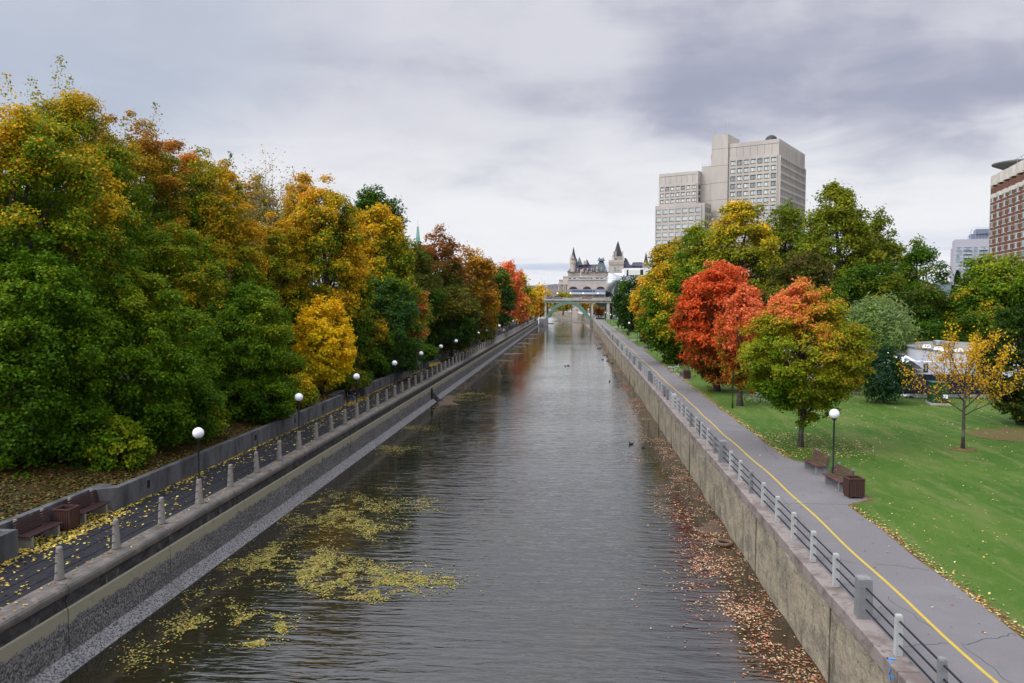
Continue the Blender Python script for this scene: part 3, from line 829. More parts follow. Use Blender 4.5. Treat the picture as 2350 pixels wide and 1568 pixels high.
# two steel stanchions in the railing gate (by the third pillar)
for uu, vv in ((1632, 992), (1643, 1001)):
    p = at(1320 + (XR + .31) / (CAMZ - ZC) * (vv - 686), vv, ZC)
    s = MB(); s.box(-.02, .02, -.02, .02, 0, .93); s.build('stanchion', M['iron'], rail, (0, p.y - 10, 0))

# ------------------------------------------------------------------ left quay wall
wl_ = empty('quay_wall', (XL, 0, 0), 0, 'dark pebbled canal wall with rounded coping and sloping foot on the left bank', 'canal wall')
def seg_prism(poly, mat, name, lens, gap=.012, jit=.006, parent=wl_):
    m = MB(); yy = -20.0
    while yy < 329:
        ln = min(lens, 329.5 - yy); d = rgw.normal() * jit
        m.xprism([(x + d, z) for x, z in poly], yy + gap, yy + ln - gap); yy += ln
    return m.build(name, mat, parent, smooth=False)
cp_ = [(.02, 2.20), (.04, 2.30), (.04, 2.38), (.0, 2.455), (-.08, 2.495), (-.60, 2.505), (-.70, 2.47), (-.74, 2.40), (-.74, 2.20)]
seg_prism(cp_, M['cope_l'], 'coping', 6.05)
seg_prism([(-.06, 1.76), (-.06, 2.198), (-.7, 2.198), (-.7, 1.76)], M['band_l'], 'stained_band', 6.05, .02)
seg_prism([(.0, .30), (.0, 1.72), (-.05, 1.757), (-.7, 1.757), (-.7, .30)], M['quay_l'], 'render_panel', 6.05, .02)
seg_prism([(.50, -.05), (.0, .36), (-.5, .36), (-.5, -.5), (.5, -.5)], M['skirt'], 'sloping_foot', 6.05, .015)
MB().box(-.66, -.10, -20, 329.4, -.4, 2.19).build('core', M['dark'], wl_)
# drain opening in the left wall
p = at(990, 905, 0.9)
dr = empty('drain_outlet', (XL, p.y, 0), 0, 'dark square drain opening with slanted slab in left canal wall', 'drain')
mb = MB(); mb.box(.004, .03, -.55, .55, .35, 1.55); mb.build('opening', M['dark'], dr)
mb = MB(); mb.prism([(.05, .55), (1.5, .7), (1.3, 2.3), (.05, 2.1)], -.2, .18, 0, top=[(.05, .6), (.75, .9), (.7, 2.0), (.05, 2.0)])
mb.prism([(.05, .62), (.6, .9), (.55, 1.8), (.05, 1.9)], .18, .95, top=[(.05, .65), (.12, .75), (.12, 1.0), (.05, 1.1)]); mb.build('slab', M['band_l'], dr)

# left railing and globe lamps
def round_post(h, r0, r1):
    return MB().lathe([(r0 * 1.08, 0), (r0 * 1.06, .05), (r0, .10), (r1, h * .93), (r1 * .98, h * .97), (r1 * .72, h)], 14)
railL = empty('railing', (-15.92, 20, 2.5), 0, 'railing of tapered round concrete bollards with thin dark rails on left canal wall', 'railing')
pm = round_post(1.04, .138, .092).mesh('bollard', M['bollard'], True)
Y0L = 31.8; SPL = 3.03
rest = MB(); cnt = 0
for k in range(-8, 99):
    if k % 4 == 0: continue
    y_ = Y0L + k * SPL
    if y_ > 328: break
    if cnt < 97:
        o = bpy.data.objects.new('bollard', pm); COL.objects.link(o); o.parent = railL; o.location = (0, y_ - 20, 0)
        o.rotation_euler = (rgw.normal() * .008, rgw.normal() * .01, rgw.uniform(0, 6))
    cnt += 1
for h_ in (.26, .56, .86):
    MB().tube([(0, -40, h_), (0, 100, h_), (0, 308, h_)], .016, 6).build('rail', M['rail'], railL, smooth=True)

def make_lamp(base=True, globe=True):
    root = empty('globe_lamp')
    h0 = 0
    if base:
        round_post(1.06, .165, .105).build('lamp_base', M['bollard'], root, smooth=True); h0 = .95
    MB().lathe([(.055, h0), (.045, h0 + .1), (.042, 2.72), (.05, 2.73)], 10).build('pole', M['pole'], root, smooth=True)
    MB().lathe([(.05, 2.70), (.11, 2.76), (.13, 2.80), (.12, 2.82)], 14).build('collar', M['pole'], root, smooth=True)
    if globe:
        MB().ball((0, 0, 3.02), .235, 28, 20).build('globe', M['globe'], root, smooth=True)
    return root
lp = make_lamp()
def far_word(i): return ordinal(i)
n_l = 0
for k in range(0, 99, 4):
    y_ = Y0L + k * SPL
    if y_ > 326: break
    o = lp if k == 0 else copy_tree(lp)
    o.location = (-15.92, y_, 2.5); o.rotation_euler = (rgw.normal() * .008, rgw.normal() * .008, rgw.uniform(0, 6))
    i = k // 4
    if i == 0: lab = 'white globe lamp nearest the camera on the left canal wall'
    elif i == 1: lab = 'left bank globe lamp with a chip out of its white globe'
    elif i == 2: lab = 'left bank globe lamp in front of the person seated on a bench'
    else: lab = 'white globe lamp, %s from the camera along the left canal wall' % ordinal(i)
    tag(o, lab, 'street lamp', 'globe lamps on the left canal wall')
    n_l += 1
lr = make_lamp(base=False)
for c in lr.children:
    if c.name.startswith('pole'): c.data = MB().lathe([(.075, 0), (.06, .5), (.045, .55), (.042, 2.72), (.05, 2.73)], 10).mesh('pole', M['pole'], True)
RL = [38.3 + 23.45 * k for k in range(13)]
for i, y_ in enumerate(RL):
    if y_ > 322: break
    if i == 1:
        o = copy_tree(lr)
        for c in list(o.children):
            if c.name.startswith('globe'): bpy.data.objects.remove(c)
        o.location = (12.25, 61.9, ZR); lab = 'black lamp post missing its globe beside tree trunk on the lawn'
    else:
        o = lr if i == 0 else copy_tree(lr)
        o.location = (12.35 if i == 0 else 12.2, y_, ZR)
        lab = 'globe lamp standing between two benches beside the bicycle path' if i == 0 else 'black pole globe lamp, %s from the camera along the bicycle path' % ordinal(i)
    tag(o, lab, 'street lamp', 'globe lamps beside the bicycle path')

# ------------------------------------------------------------------ retaining wall on the left
rw = empty('retaining_wall', (-18.95, 0, ZL), 0, 'low dark stained retaining wall with bench recesses behind the left path', 'retaining wall')
mb = MB()
def rseg(F0, F1, B0, B1, h=.94):
    P = [F0, F1, B1, B0]
    mb.prism([(p_[0] + 18.95, p_[1]) for p_ in P], 0, h)
prev = -20
for a, b in ALC + [(329, 329)]:
    yy = prev
    while yy < a - .01:
        e_ = min(yy + 6.0, a); mb.box(-.32, 0, yy + .006, e_ - .006, 0, .94 + rgw.normal() * .004); yy = e_
    if b > a + 1:
        mb.box(-.95, -.32, a - .3, a - .002, 0, .94)
        mb.box(-1.25, -.95, a - .3, b + .6, 0, .94)
        mb.prism([(-.95, b), (-.65, b + .6), (-.95, b + .6)][::1], 0, .94)
        mb.prism([(-.95, b - .55), (0.0, b + .003), (0, b + .25), (-.32, b + .35), (-.95, b + .598)], 0, .942)
    prev = b + .25
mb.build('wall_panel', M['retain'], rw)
mb = MB()
for y_ in (33.2, 45.0, 51.6, 57.5, 75, 87):
    mb.box(.0, .012, y_ - .10, y_ + .10, .38, .72)
mb.build('drain_slot', M['dark'], rw)

# ------------------------------------------------------------------ bridge
br = empty('road_bridge', (0, YB, 0), 0, 'concrete road bridge with green steel arch spanning the canal', 'bridge')
W = 22.0
mb = MB(); mb.box(-60, 70, 0, W, 9.45, 10.45); mb.box(-60, 70, -.7, W + .7, 10.45, 10.72); mb.build('deck', M['bconc'], br)
mb = MB()
for x in np.arange(-58, 70, 2.7): mb.box(x, x + .05, -.012, .0, 9.5, 10.4)
mb.build('fascia_joint', M['dark'], br)
def arch_mesh(y0, y1):
    m = MB()
    out = [(-12.6, 2.7), (-11.6, 4.6), (-10.4, 6.4), (-8.9, 7.95), (-7.2, 9.15), (-5.3, 9.95), (-3.3, 10.28), (-1.5, 10.2), (.3, 9.75), (2.0, 8.75), (3.6, 7.3), (5.0, 5.5), (6.1, 3.9), (6.9, 2.5)]
    inn = [(-11.2, 2.9), (-10.35, 4.4), (-9.25, 5.8), (-7.9, 7.05), (-6.4, 8.0), (-4.8, 8.65), (-3.3, 8.9), (-1.7, 8.85), (-.3, 8.4), (1.1, 7.5), (2.5, 6.2), (3.8, 4.7), (4.9, 3.3), (5.7, 2.4)]
    for i in range(len(out) - 1):
        m.xprism([inn[i], inn[i + 1], out[i + 1], out[i]][::-1], y0, y1)
        mx = ((out[i][0] + inn[i][0]) / 2, (out[i][1] + inn[i][1]) / 2)
    for i in range(len(out)):
        (a, b), (c, d) = out[i], inn[i]
        m.xprism([(c - .05, d), (c + .05, d), (a + .05, b), (a - .05, b)][::-1], y0 - .06, y0)
    return m
arch_mesh(-.9, 1.3).build('arch', M['arch'], br); arch_mesh(W - 1.4, W - .2).build('arch', M['arch'], br)
mb = MB()
for x in (-12.75, 6.7):
    for y_ in (.2, W / 2, W - 1.2): mb.box(x, x + .75, y_, y_ + (6 if y_ > 1 else .9), 2.4, 9.45)
mb.box(13.1, 14.3, .2, W - .2, 2.6, 9.45); mb.build('pier', M['bconc'], br)
mb = MB(); mb.box(-14.95, -11.3, -2.2, 3, -.5, 2.9); mb.box(6.2, 8.0, -1.2, 3, -.5, 2.6)
mb.box(-14.95, -13.6, -2.5, -2.2, -.5, 1.7)
mb.build('footing', M['skirt'], br)
mb = MB()
for x in np.arange(-58, 70, 3.03): mb.box(x, x + .13, -.62, -.5, 10.72, 11.85)
for z in (10.86, 11.35, 11.72): mb.box(-60, 70, -.60, -.52, z, z + (.13 if z > 11.6 else .07))
mb.build('guard_rail', M['metal'], br)
mb = MB(); mb.box(-60, 70, .5, .62, 10.72, 11.2); mb.box(-60, 70, W - .5, W - .3, 10.72, 11.5); mb.build('kerb', M['bconc'], br)
mb = MB(); mb.box(15.5, 70, 2, W - .5, 2.6, 9.44); mb.prism([(10.8, 3), (15.5, 3), (15.5, 12), (10.8, 12)], 7.6, 9.44, 0, top=[(8.4, 3), (15.5, 3), (15.5, 12), (8.4, 12)]); mb.build('abutment', M['grey_conc'], br)
mb = MB(); mb.box(-60, -19.5, 2, W - .5, 2.4, 9.44); mb.build('abutment', M['grey_conc'], br)

# second, far bridge: a broad pier standing in the canal
fb = empty('road_bridge', (0, 468, 0), 0, 'far bridge with broad stone pier seen through the green arch', 'bridge')
mb = MB(); mb.box(-1.8, 4.2, 0, 14, -.5, 8.4); mb.box(4.2, 5.3, -1.2, 14, -.5, 8.4); mb.build('pier', M['stone_l'], fb)
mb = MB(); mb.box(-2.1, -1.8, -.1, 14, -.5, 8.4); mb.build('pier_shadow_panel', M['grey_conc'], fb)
mb = MB(); mb.box(-60, 60, 0, 14, 8.4, 9.6); mb.build('deck', M['bconc'], fb)

# far quay wall and white balustrade round the bend
fq = empty('quay_wall', (0, 331, 0), 0, 'far rough stone canal wall curving left beyond the bridge', 'canal wall')
mb = MB(); bl = MB(); pts = [(8.0, 0), (7.4, 63), (-1.5, 174), (-15.2, 233), (-45, 281), (-259, 329)]
for (xa, ya), (xb, yb) in zip(pts[:-1], pts[1:]):
    mb.prism([(xa, ya), (xb, yb), (xb + 1.2, yb + 1.2), (xa + 1.2, ya + 1.2)][::-1], -.5, 2.62)
mb.build('wall_face', M['wall_r'], fq)
fbal = empty('balustrade', (0, 331, 2.6), 0, 'white balustrade on the curved far canal wall', 'railing')
for (xa, ya), (xb, yb) in zip(pts[:-1], pts[1:]):
    n = max(2, int(math.hypot(xb - xa, yb - ya) / 2.2))
    for i in range(n):
        f = i / n; x = xa + (xb - xa) * f + .4; y = ya + (yb - ya) * f + .3
        bl.box(x - .12, x + .12, y - .12, y + .12, 0, 1.15)
    d = Vector((xb - xa, yb - ya)).normalized() * 0; 
    for z in (.15, .6, 1.0):
        bl.prism([(xa + .36, ya + .3), (xb + .36, yb + .3), (xb + .46, yb + .34), (xa + .46, ya + .34)][::-1], z, z + .1)
bl.build('rail', M['white'], fbal)

# mud and silt banks showing through the low water
M['mud'] = make_mat('silt_with_leaves', (0.060, 0.042, 0.026), 0.75, 0.4, var=[((0.16, 0.075, 0.04), 3, .45, .62, .8), ((0.02, 0.016, 0.012), 5, .5, .65, .8), ((0.20, 0.12, 0.05), 18, .55, .66, .7)], bump=(6, .8, .05))
def silt(name, u, v, hu, hv, label, slant=0.0, zt=.035, n=52):
    m = MB(); c = at(u, v, 0); P = []
    for i in range(n):
        t = 2 * math.pi * i / n; k = 1 + .26 * math.sin(3 * t + u) + .20 * math.sin(7 * t + v) + .16 * math.sin(13 * t + u)
        q = at(u + hu * math.cos(t) * k + slant * math.sin(t) * hv, v + hv * math.sin(t) * k, 0); P.append((min(max(q.x, XL + .42), XR - .05), q.y))
    ctr = (sum(p_[0] for p_ in P) / n, sum(p_[1] for p_ in P) / n)
    ins = [((p_[0] - ctr[0]) * .6 + ctr[0], (p_[1] - ctr[1]) * .6 + ctr[1]) for p_ in P]
    if sum(P[i][0] * P[(i + 1) % n][1] - P[(i + 1) % n][0] * P[i][1] for i in range(n)) < 0: P = P[::-1]; ins = ins[::-1]
    m.prism(P, -.06, zt, 0, top=ins)
    o = m.build(name, M['mud']); o['kind'] = 'structure'; return o
for a in [(1010, 920, 48, 13), (1200, 788, 22, 2.2), (1210, 777, 26, 1.8), (1222, 768, 18, 1.6), (1190, 796, 16, 1.5), (1262, 743, 14, 1.8), (1290, 738, 30, 2.5), (1390, 808, 14, 6), (1376, 783, 10, 4), (1420, 850, 14, 7),
          (1432, 880, 12, 5), (1372, 768, 9, 3), (1640, 1212, 50, 18), (1165, 812, 34, 2.2), (1330, 741, 22, 3), (1150, 828, 30, 2.4), (1352, 756, 9, 3)]:
    silt('silt_bank', *a, '')
# old tyre in the shallows
p = at(1680, 1250, 0)
m_ = MB(); ring = []
for i in range(24):
    t = 2 * math.pi * i / 24
    ring.append((.34 * math.cos(t), .34 * math.sin(t), .03))
m_.tube(ring + [ring[0]], .09, 8, caps=False)
M['tyre_old'] = make_mat('old_tyre', (0.10, 0.075, 0.05), .9, var=[((.2, .1, .05), 8, .5, .65, .8)])
tag(m_.build('tyre', M['tyre_old'], loc=(min(p.x, XR - .55), p.y, .04), smooth=True), 'old silted tyre lying in the shallow water by the right wall', 'tyre')

# ================================================================== BUILDINGS
M['bstone'] = make_mat('tower_concrete', (0.425, 0.388, 0.350), 0.9, 0.2, var=[((0.30, 0.27, 0.255), 0.05, .45, .62, .7, (1, 1, .4)), ((0.29, 0.26, 0.24), 0.6, .55, .72, .5, (1, 1, .08))])
M['bgroove'] = make_mat('tower_joint', (0.15, 0.135, 0.12), 0.9)
M['ochre'] = make_mat('ochre_sill', (0.145, 0.115, 0.045), 0.8)
M['wframe'] = make_mat('window_frame_dark', (0.045, 0.045, 0.045), 0.5)
M['glass_sky'] = make_mat('glass_curtained', (0.42, 0.47, 0.47), 0.12, 0.6, var=[((0.30, 0.33, 0.33), 0.12, .45, .55, .8)])
th = R(29)
ex = Vector((math.cos(th), -math.sin(th), 0)); ey = Vector((math.sin(th), math.cos(th), 0))
c0 = atY(1782, 686, 386)
off = empty('office_tower', (c0.x, c0.y, 2.4), -th, 'stepped beige concrete office tower rising behind the autumn trees', 'building')
Z = lambda v, d: CAMZ + (686 - v) / F * d - 2.4
mb = MB()
H = 84.8
mb.box(-24.4, 0, 0, 50, 0, H); 
mb.box(-32.6, -24.42, -1.0, 16, 0, 89.6)
mb.box(-29.4, -24.4, 16.01, 24, 0, 87.6)
mb.box(-38.3, -32.62, 0.5, 16, 0, 75.3)
mb.box(-59.2, -38.32, -4, 18, 0, 72.6)
mb.box(-57.2, -31.5, -13, -4.01, 0, 55.4)
wmb = mb
# recessed joints drawn as fine dark battens on the blank walls
def jb():
    k = len(wmb.v); wmb.v += mb.v; wmb.f += [tuple(i + k for i in f) for f in mb.f]; wmb.m += [1] * len(mb.f)
mb = MB()
for z in np.arange(8, 88, 8.3): mb.box(-32.6, -24.42, -1.04, -1.0, z, z + .15)
jb(); mb = MB()
for z in np.arange(8, 74, 8.3): mb.box(-38.3, -32.62, .46, .5, z, z + .15)
jb(); mb = MB()
for i in range(8): x = -24 + i * 3.43; mb.box(x - .05, x + .05, -.05, 0, 78.0, 82.7)
mb.box(-24.3, -.2, -.05, 0, 82.7, 82.9)
jb(); mb = MB()
for i in range(8): x = -58.6 + i * 2.9; mb.box(x - .05, x + .05, -4.05, -4, 67.2, 70.9)
mb.box(-58.8, -38.6, -4.05, -4, 70.9, 71.1)
jb(); mb = MB()
for i in range(17): y_ = 1 + i * 3.0; mb.box(0, .05, y_, y_ + .1, 77.4, 82.8)
jb(); wmb.build('wall', [M['bstone'], M['bgroove']], off)
# piers and floor bands standing proud of the glass line
def facade(bx0, bx1, yf, z0, z1, n, pitch, inset=.45, top=None):
    m = MB(); w = (bx1 - bx0) / n; pw = w * .23
    for i in range(n + 1):
        x = bx0 + i * w; m.box(max(bx0, x - pw / 2), min(bx1, x + pw / 2), yf - inset, yf, z0, z1)
    z = z1; spans = []
    while z - pitch > z0:
        spans.append(z - pitch); z -= pitch
    for z in spans:
        for i in range(n):
            xa = bx0 + i * w + pw / 2; xb = bx0 + (i + 1) * w - pw / 2
            m.box(xa, xb, yf - inset + .012, yf, z + pitch * .68, z + pitch)
    return m, spans, w, pw
M['glass_b'] = make_mat('glass_blind_drawn', (0.52, 0.54, 0.50), 0.3, 0.5); M['glass_c'] = make_mat('glass_half_dark', (0.16, 0.20, 0.22), 0.08, 0.7)
def win_mesh(w, h, kind=0):
    m = MB(); mm = (0, 3, 0, 4)[kind]; m.box(-w / 2, w * .1, -.08, .0, 0, h, mm); m.box(w * .1, w / 2, -.08, .0, 0, h, (0, 0, 3, 4)[kind])
    m.box(-w / 2, w / 2, -.16, -.08, 0, h * .2, 1)
    for x in (-w / 2, w * .12, w / 2 - .14): m.box(x, x + .14, -.14, -.08, h * .2, h, 2)
    m.box(-w / 2, w / 2, -.14, -.08, h - .28, h, 2)
    return m.mesh('window', [M['glass_sky'], M['ochre'], M['wframe'], M['glass_b'], M['glass_c']])
def glaze(spans, bx0, w, pw, n, yf, pitch, wm, lim, rest, z_lo):
    global WCNT
    for z in spans:
        for i in range(n):
            x = bx0 + (i + .5) * w
            if WCNT < lim and z > z_lo:
                o = bpy.data.objects.new('window', wm[(i * 7 + int(z) * 5 + WCNT // 3) % 11 % len(wm)]); COL.objects.link(o); o.parent = off; o.location = (x, yf, z); WCNT += 1
            else: rest.append((x, yf, z, w - pw, pitch * .68))
WCNT = 0; rest = []
m1, sp, w, pw = facade(-23.6, -.7, 0.0, 0, 77.5, 7, 3.76); m1.build('facade_grid', M['bstone'], off)
glaze(sp, -23.6, w, pw, 7, -.06, 3.76, [win_mesh(w - pw, 3.76 * .66), win_mesh(w - pw, 3.76 * .66, 1), win_mesh(w - pw, 3.76 * .66), win_mesh(w - pw, 3.76 * .66, 2), win_mesh(w - pw, 3.76 * .66, 3)], 99, rest, 38)
m1, sp, w, pw = facade(-58.6, -39, -4.0, 50, 66.7, 7, 3.17); m1.build('facade_grid', M['bstone'], off)
glaze(sp, -58.6, w, pw, 7, -4.06, 3.17, [win_mesh(w - pw, 3.17 * .66), win_mesh(w - pw, 3.17 * .66, 1), win_mesh(w - pw, 3.17 * .66), win_mesh(w - pw, 3.17 * .66, 2), win_mesh(w - pw, 3.17 * .66, 3)], 99, rest, 50)
m1, sp, w, pw = facade(-56.8, -33, -13.0, 0, 54.5, 7, 3.80); m1.build('facade_grid', M['bstone'], off)
glaze(sp, -56.8, w, pw, 7, -13.06, 3.8, [win_mesh(w - pw, 3.8 * .66), win_mesh(w - pw, 3.8 * .66, 1), win_mesh(w - pw, 3.8 * .66), win_mesh(w - pw, 3.8 * .66, 2), win_mesh(w - pw, 3.8 * .66, 3)], 99, rest, 20)
mb = MB()
for x, y_, z, a, b in rest:
    mb.box(x - a / 2, x + a / 2, y_ - .08, y_, z, z + b, 0); mb.box(x - a / 2, x + a / 2, y_ - .16, y_ - .08, z, z + b * .2, 1)
o = mb.build('window', [M['glass_sky'], M['ochre']], off); o['kind'] = 'stuff'
# long right-hand face: deep fins and dark slots
mb = MB(); mg = MB()
for i in range(18): y_ = .6 + i * 2.88; mb.box(0, .75, y_ - .35, y_ + .35, 0, 77.2)
for k in range(20): z = 77.2 - k * 3.76; mb.box(0, .7, .6, 49.6, z - 1.1, z)
mb.build('facade_grid', M['bstone'], off)
mg.box(.0, .05, .6, 49.6, 0, 76.9); mg.build('window_band', M['glassd'], off)
mb = MB()
for k in range(14):
    z = 54.5 - 3.8 * (k + 1)
    for i in range(3): y_ = -12.6 + i * 2.8; mb.box(-31.5, -31.45, y_ + .5, y_ + 2.2, z + .3, z + 2.6)
for k in range(4):
    z = 66.7 - 3.17 * (k + 1); mb.box(-38.32, -38.27, -3.4, -.8, z + .3, z + 2.4)
mb.build('window', M['glassd'], off)
mb = MB()
mb.tube([(-31.5, 1, 89.6), (-31.5, 1, 95.5)], .09, 6); mb.tube([(-27, 2, 89.6), (-27, 2, 98.0)], .10, 6); mb.tube([(-24.9, 18, 87), (-24.9, 18, 93)], .08, 6)
mb.box(-26, -23.6, 17.9, 18.1, 91, 91.15)
mb.build('antenna', M['metal'], off)
mb = MB(); mb.ball((-6, 8, 85.6), 3.0, 16, 10, sc3=(1, 1, .95)); mb.build('dish', M['iron'], off, smooth=True)
mb = MB()
for x in np.arange(-38, -33, 1.2): mb.box(x, x + .08, .6, .7, 75.3, 77)
for z in (76.1, 76.9): mb.box(-38.2, -32.8, .6, .7, z, z + .08)
mb.build('roof_rail', M['metal'], off)
M['flagred'] = make_mat('flag_red', (0.50, 0.020, 0.025), .8)
M['flagwhite'] = make_mat('flag_white', (0.80, 0.80, 0.80), .8)
mb = MB(); mb.tube([(-33.6, 1.2, 75.3), (-33.6, 1.2, 81.2)], .07, 6); mb.build('flagpole', M['metal'], off)
mb = MB(); mb.box(-33.5, -33.1, 1.15, 1.2, 78.2, 80.8, 0); mb.box(-33.1, -32.9, 1.15, 1.2, 78.2, 80.8, 1); mb.build('flag', [M['flagred'], M['flagwhite']], off)

# --------------------------------------------------------------- brick hotel block at the right
M['brick'] = make_mat('hotel_brick', (0.140, 0.066, 0.045), 0.9, 0.2, var=[((0.115, 0.050, 0.036), 1.2, .4, .6, .7), ((0.21, 0.10, 0.07), 6, .55, .7, .5)])
M['hcream'] = make_mat('hotel_cream', (0.50, 0.46, 0.42), 0.9, 0.2, var=[((0.38, 0.35, 0.32), .3, .45, .65, .6)])
M['hblind'] = make_mat('hotel_blind', (0.33, 0.42, 0.42), 0.4, .5)
hp = atY(2272, 686, 285)
th2 = R(12.6)
# local frame: +x runs back along the facade towards the camera, +y points left (outwards)
hb = empty('hotel_tower', (hp.x, hp.y, 2.4), 0, 'tall brown brick tower with zigzag window bays at the right edge', 'building')
d = Vector((-math.sin(th2), -math.cos(th2))); nrm = Vector((-math.cos(th2), math.sin(th2)))
def HP(s, o_): q_ = d * s + nrm * o_; return (q_.x, q_.y)
SH = 2.86; NS = 18; NB = 8; BW = 6.7
mbk = MB(); mcr = MB(); wins = MB(); mgl = MB()
mbk.prism([HP(0, -14), HP(NB * BW, -14), HP(NB * BW, 0), HP(0, 0)], 0, 48.6, 0)
bumps = []
for b in range(NB):
    s0 = b * BW + .6
    prof = [(s0, 0), (s0 + 1.2, 1.25), (s0 + 4.9, 1.25), (s0 + 6.1, 0)]
    mbk.prism([HP(*q_) for q_ in prof], 0, 46.6, 0)
    # cream storey band and parapet follow the same outline
    big = [(s0 - .15, 0.02), (s0 + 1.1, 1.38), (s0 + 5.0, 1.38), (s0 + 6.25, .02)]
    mcr.prism([HP(*q_) for q_ in big], 43.0, 44.4); mcr.prism([HP(*q_) for q_ in big], 47.3, 50.6)
    mcr.prism([HP(s0 + .6, 0), HP(s0 + 1.2, .8), HP(s0 + 4.9, .8), HP(s0 + 5.4, 0)], 50.6, 51.8, top=[HP(s0 + .6, -2), HP(s0 + 1.2, -1.0), HP(s0 + 4.9, -1.0), HP(s0 + 5.4, -2)])
    for k in range(NS - 1):
        z = 44.2 - (k) * SH
        if z < 1: break
        lo = z - SH + 0.35
        if k > 0 or True:
            mcr.prism([HP(s0 + .9, 1.0), HP(s0 + 1.15, 1.32), HP(s0 + 4.95, 1.32), HP(s0 + 5.2, 1.0)], lo - .18, lo)
            mcr.prism([HP(s0 + .9, 1.0), HP(s0 + 1.15, 1.32), HP(s0 + 4.95, 1.32), HP(s0 + 5.2, 1.0)], lo + 1.62, lo + 1.78)
            mcr.prism([HP(s0 - .5, -.02), HP(s0 + .05, .09), HP(s0 + 1.2, 1.32), HP(s0 + 1.2, 1.2), HP(s0 + .1, 0)], lo + 1.62, lo + 1.74)
            mcr.prism([HP(s0 + 4.9, 1.2), HP(s0 + 4.9, 1.32), HP(s0 + 6.05, .09), HP(s0 + 6.5, -.02), HP(s0 + 6.0, 0)], lo + 1.62, lo + 1.74)
        bumps.append((s0, lo))
mbk.build('wall', M['brick'], hb); mcr.build('cream_band', M['hcream'], hb)
mcr2 = MB(); mcr2.prism([HP(-.35, -14), HP(0, -14), HP(0, .9), HP(-.35, .9)], 0, 50); mcr2.build('end_wall', M['hcream'], hb)
bumps = sorted(bumps, key=lambda q_: (q_[0] > 27, -q_[1]))
ang = math.atan2(d.y, d.x)
wA = MB(); wA.box(0, 1.55, -.05, .06, 0, 1.6, 0); wA.box(1.55, 2.75, -.05, .05, 0, 1.6, 1); wA.box(-.08, 0, -.08, .07, 0, 1.6, 2); wA.box(2.75, 2.83, -.08, .07, 0, 1.6, 2); mA = wA.mesh('window', [M['hblind'], M['glassd'], M['wframe']])
wB = MB(); wB.box(0, .45, -.05, .06, 0, 1.6, 0); wB.box(.45, 2.75, -.05, .05, 0, 1.6, 1); wB.box(-.08, 0, -.08, .07, 0, 1.6, 2); wB.box(2.75, 2.83, -.08, .07, 0, 1.6, 2); mB_ = wB.mesh('window', [M['hblind'], M['glassd'], M['wframe']])
restw = MB(); rw2 = random.Random(3)
for i, (s0, lo) in enumerate(bumps):
    if i < 98:
        o = bpy.data.objects.new('window', mA if rw2.random() < .6 else mB_); COL.objects.link(o); o.parent = hb
        q_ = HP(s0 + 4.7, 1.26); o.location = (q_[0], q_[1], lo + .01); o.rotation_euler = (0, 0, ang + math.pi)
    else:
        restw.prism([HP(s0 + 1.7, 1.25), HP(s0 + 1.7, 1.31), HP(s0 + 4.6, 1.31), HP(s0 + 4.6, 1.25)][::-1], lo + .01, lo + 1.6)
if restw.f:
    o = restw.build('window', M['glassd'], hb); o['kind'] = 'stuff'
# saucer-shaped roof lounge
def disc_mesh():
    m = MB(); c = HP(8.5, -6.5)
    m.lathe([(3.5, 51.2), (6.0, 52.0), (9.2, 53.4), (9.3, 53.8), (8.8, 53.85), (3, 53.9)], 28, c=(c[0], c[1], 0)); return m
mb = MB(); c = HP(9, -7); mb.lathe([(4, 48), (4, 51.8)], 20, c=(c[0], c[1], 0)); mb.prism([HP(2, -13), HP(NB * BW, -13), HP(NB * BW, -1.5), HP(2, -1.5)], 48.6, 50.9); mb.build('penthouse', M['hcream'], hb)
disc_mesh().build('roof_canopy', M['grey_conc'], hb)
mb = MB()
for k in range(10): q_ = HP(14 + k * 4, -2); mb.tube([(q_[0], q_[1], 50.5), (q_[0], q_[1], 54)], .08, 5)
for z in (52.4, 53.9): a = HP(14, -2); b = HP(52, -2); mb.tube([(a[0], a[1], z), (b[0], b[1], z)], .06, 5)
mb.build('roof_rail', M['metal'], hb)
mb = MB(); q_ = HP(28.5, -2.5)
for dx, dy in ((0, 0), (.9, 0), (.45, .8)): mb.tube([(q_[0] + dx, q_[1] + dy, 54.5), (q_[0] + dx, q_[1] + dy, 72)], .06, 5)
for z in range(56, 72, 1): mb.box(q_[0], q_[0] + .9, q_[1] - .02, q_[1] + .02, z, z + .07)
q_ = HP(21, -3); mb.tube([(q_[0], q_[1], 54), (q_[0], q_[1], 62)], .07, 5)
mb.build('antenna', M['metal'], hb)

# --------------------------------------------------------------- far glass apartment tower
M['gt_conc'] = make_mat('apartment_concrete', (0.36, 0.35, 0.39), .9)
M['gt_glass'] = make_mat('apartment_glass', (0.22, 0.29, 0.33), .15, .6, var=[((.40, .46, .47), .25, .5, .56, .8), ((.10, .13, .17), .35, .55, .6, .8)])
M['gt_top'] = make_mat('apartment_penthouse', (0.14, 0.17, 0.24), .4, .5)
ga = atY(2185, 686, 650); sgt = 650 / F
gt = empty('apartment_tower', (ga.x, ga.y, 2.4), R(-20), 'distant grey glass apartment tower with balconies left of the brick tower', 'building')
Wg = 36; Hg = atY(2185, 550, 650).z - 2.4
mb = MB(); mb.box(0, Wg, 0, 25, 0, Hg - 6); mb.box(1, Wg, .5, 25, Hg - 6, Hg); mb.build('wall', M['gt_conc'], gt)
bays = [(1.8, 5.6), (6.8, 12.6), (13.8, 16.4), (17.6, 23.4), (24.6, 27.2), (28.4, 35)]
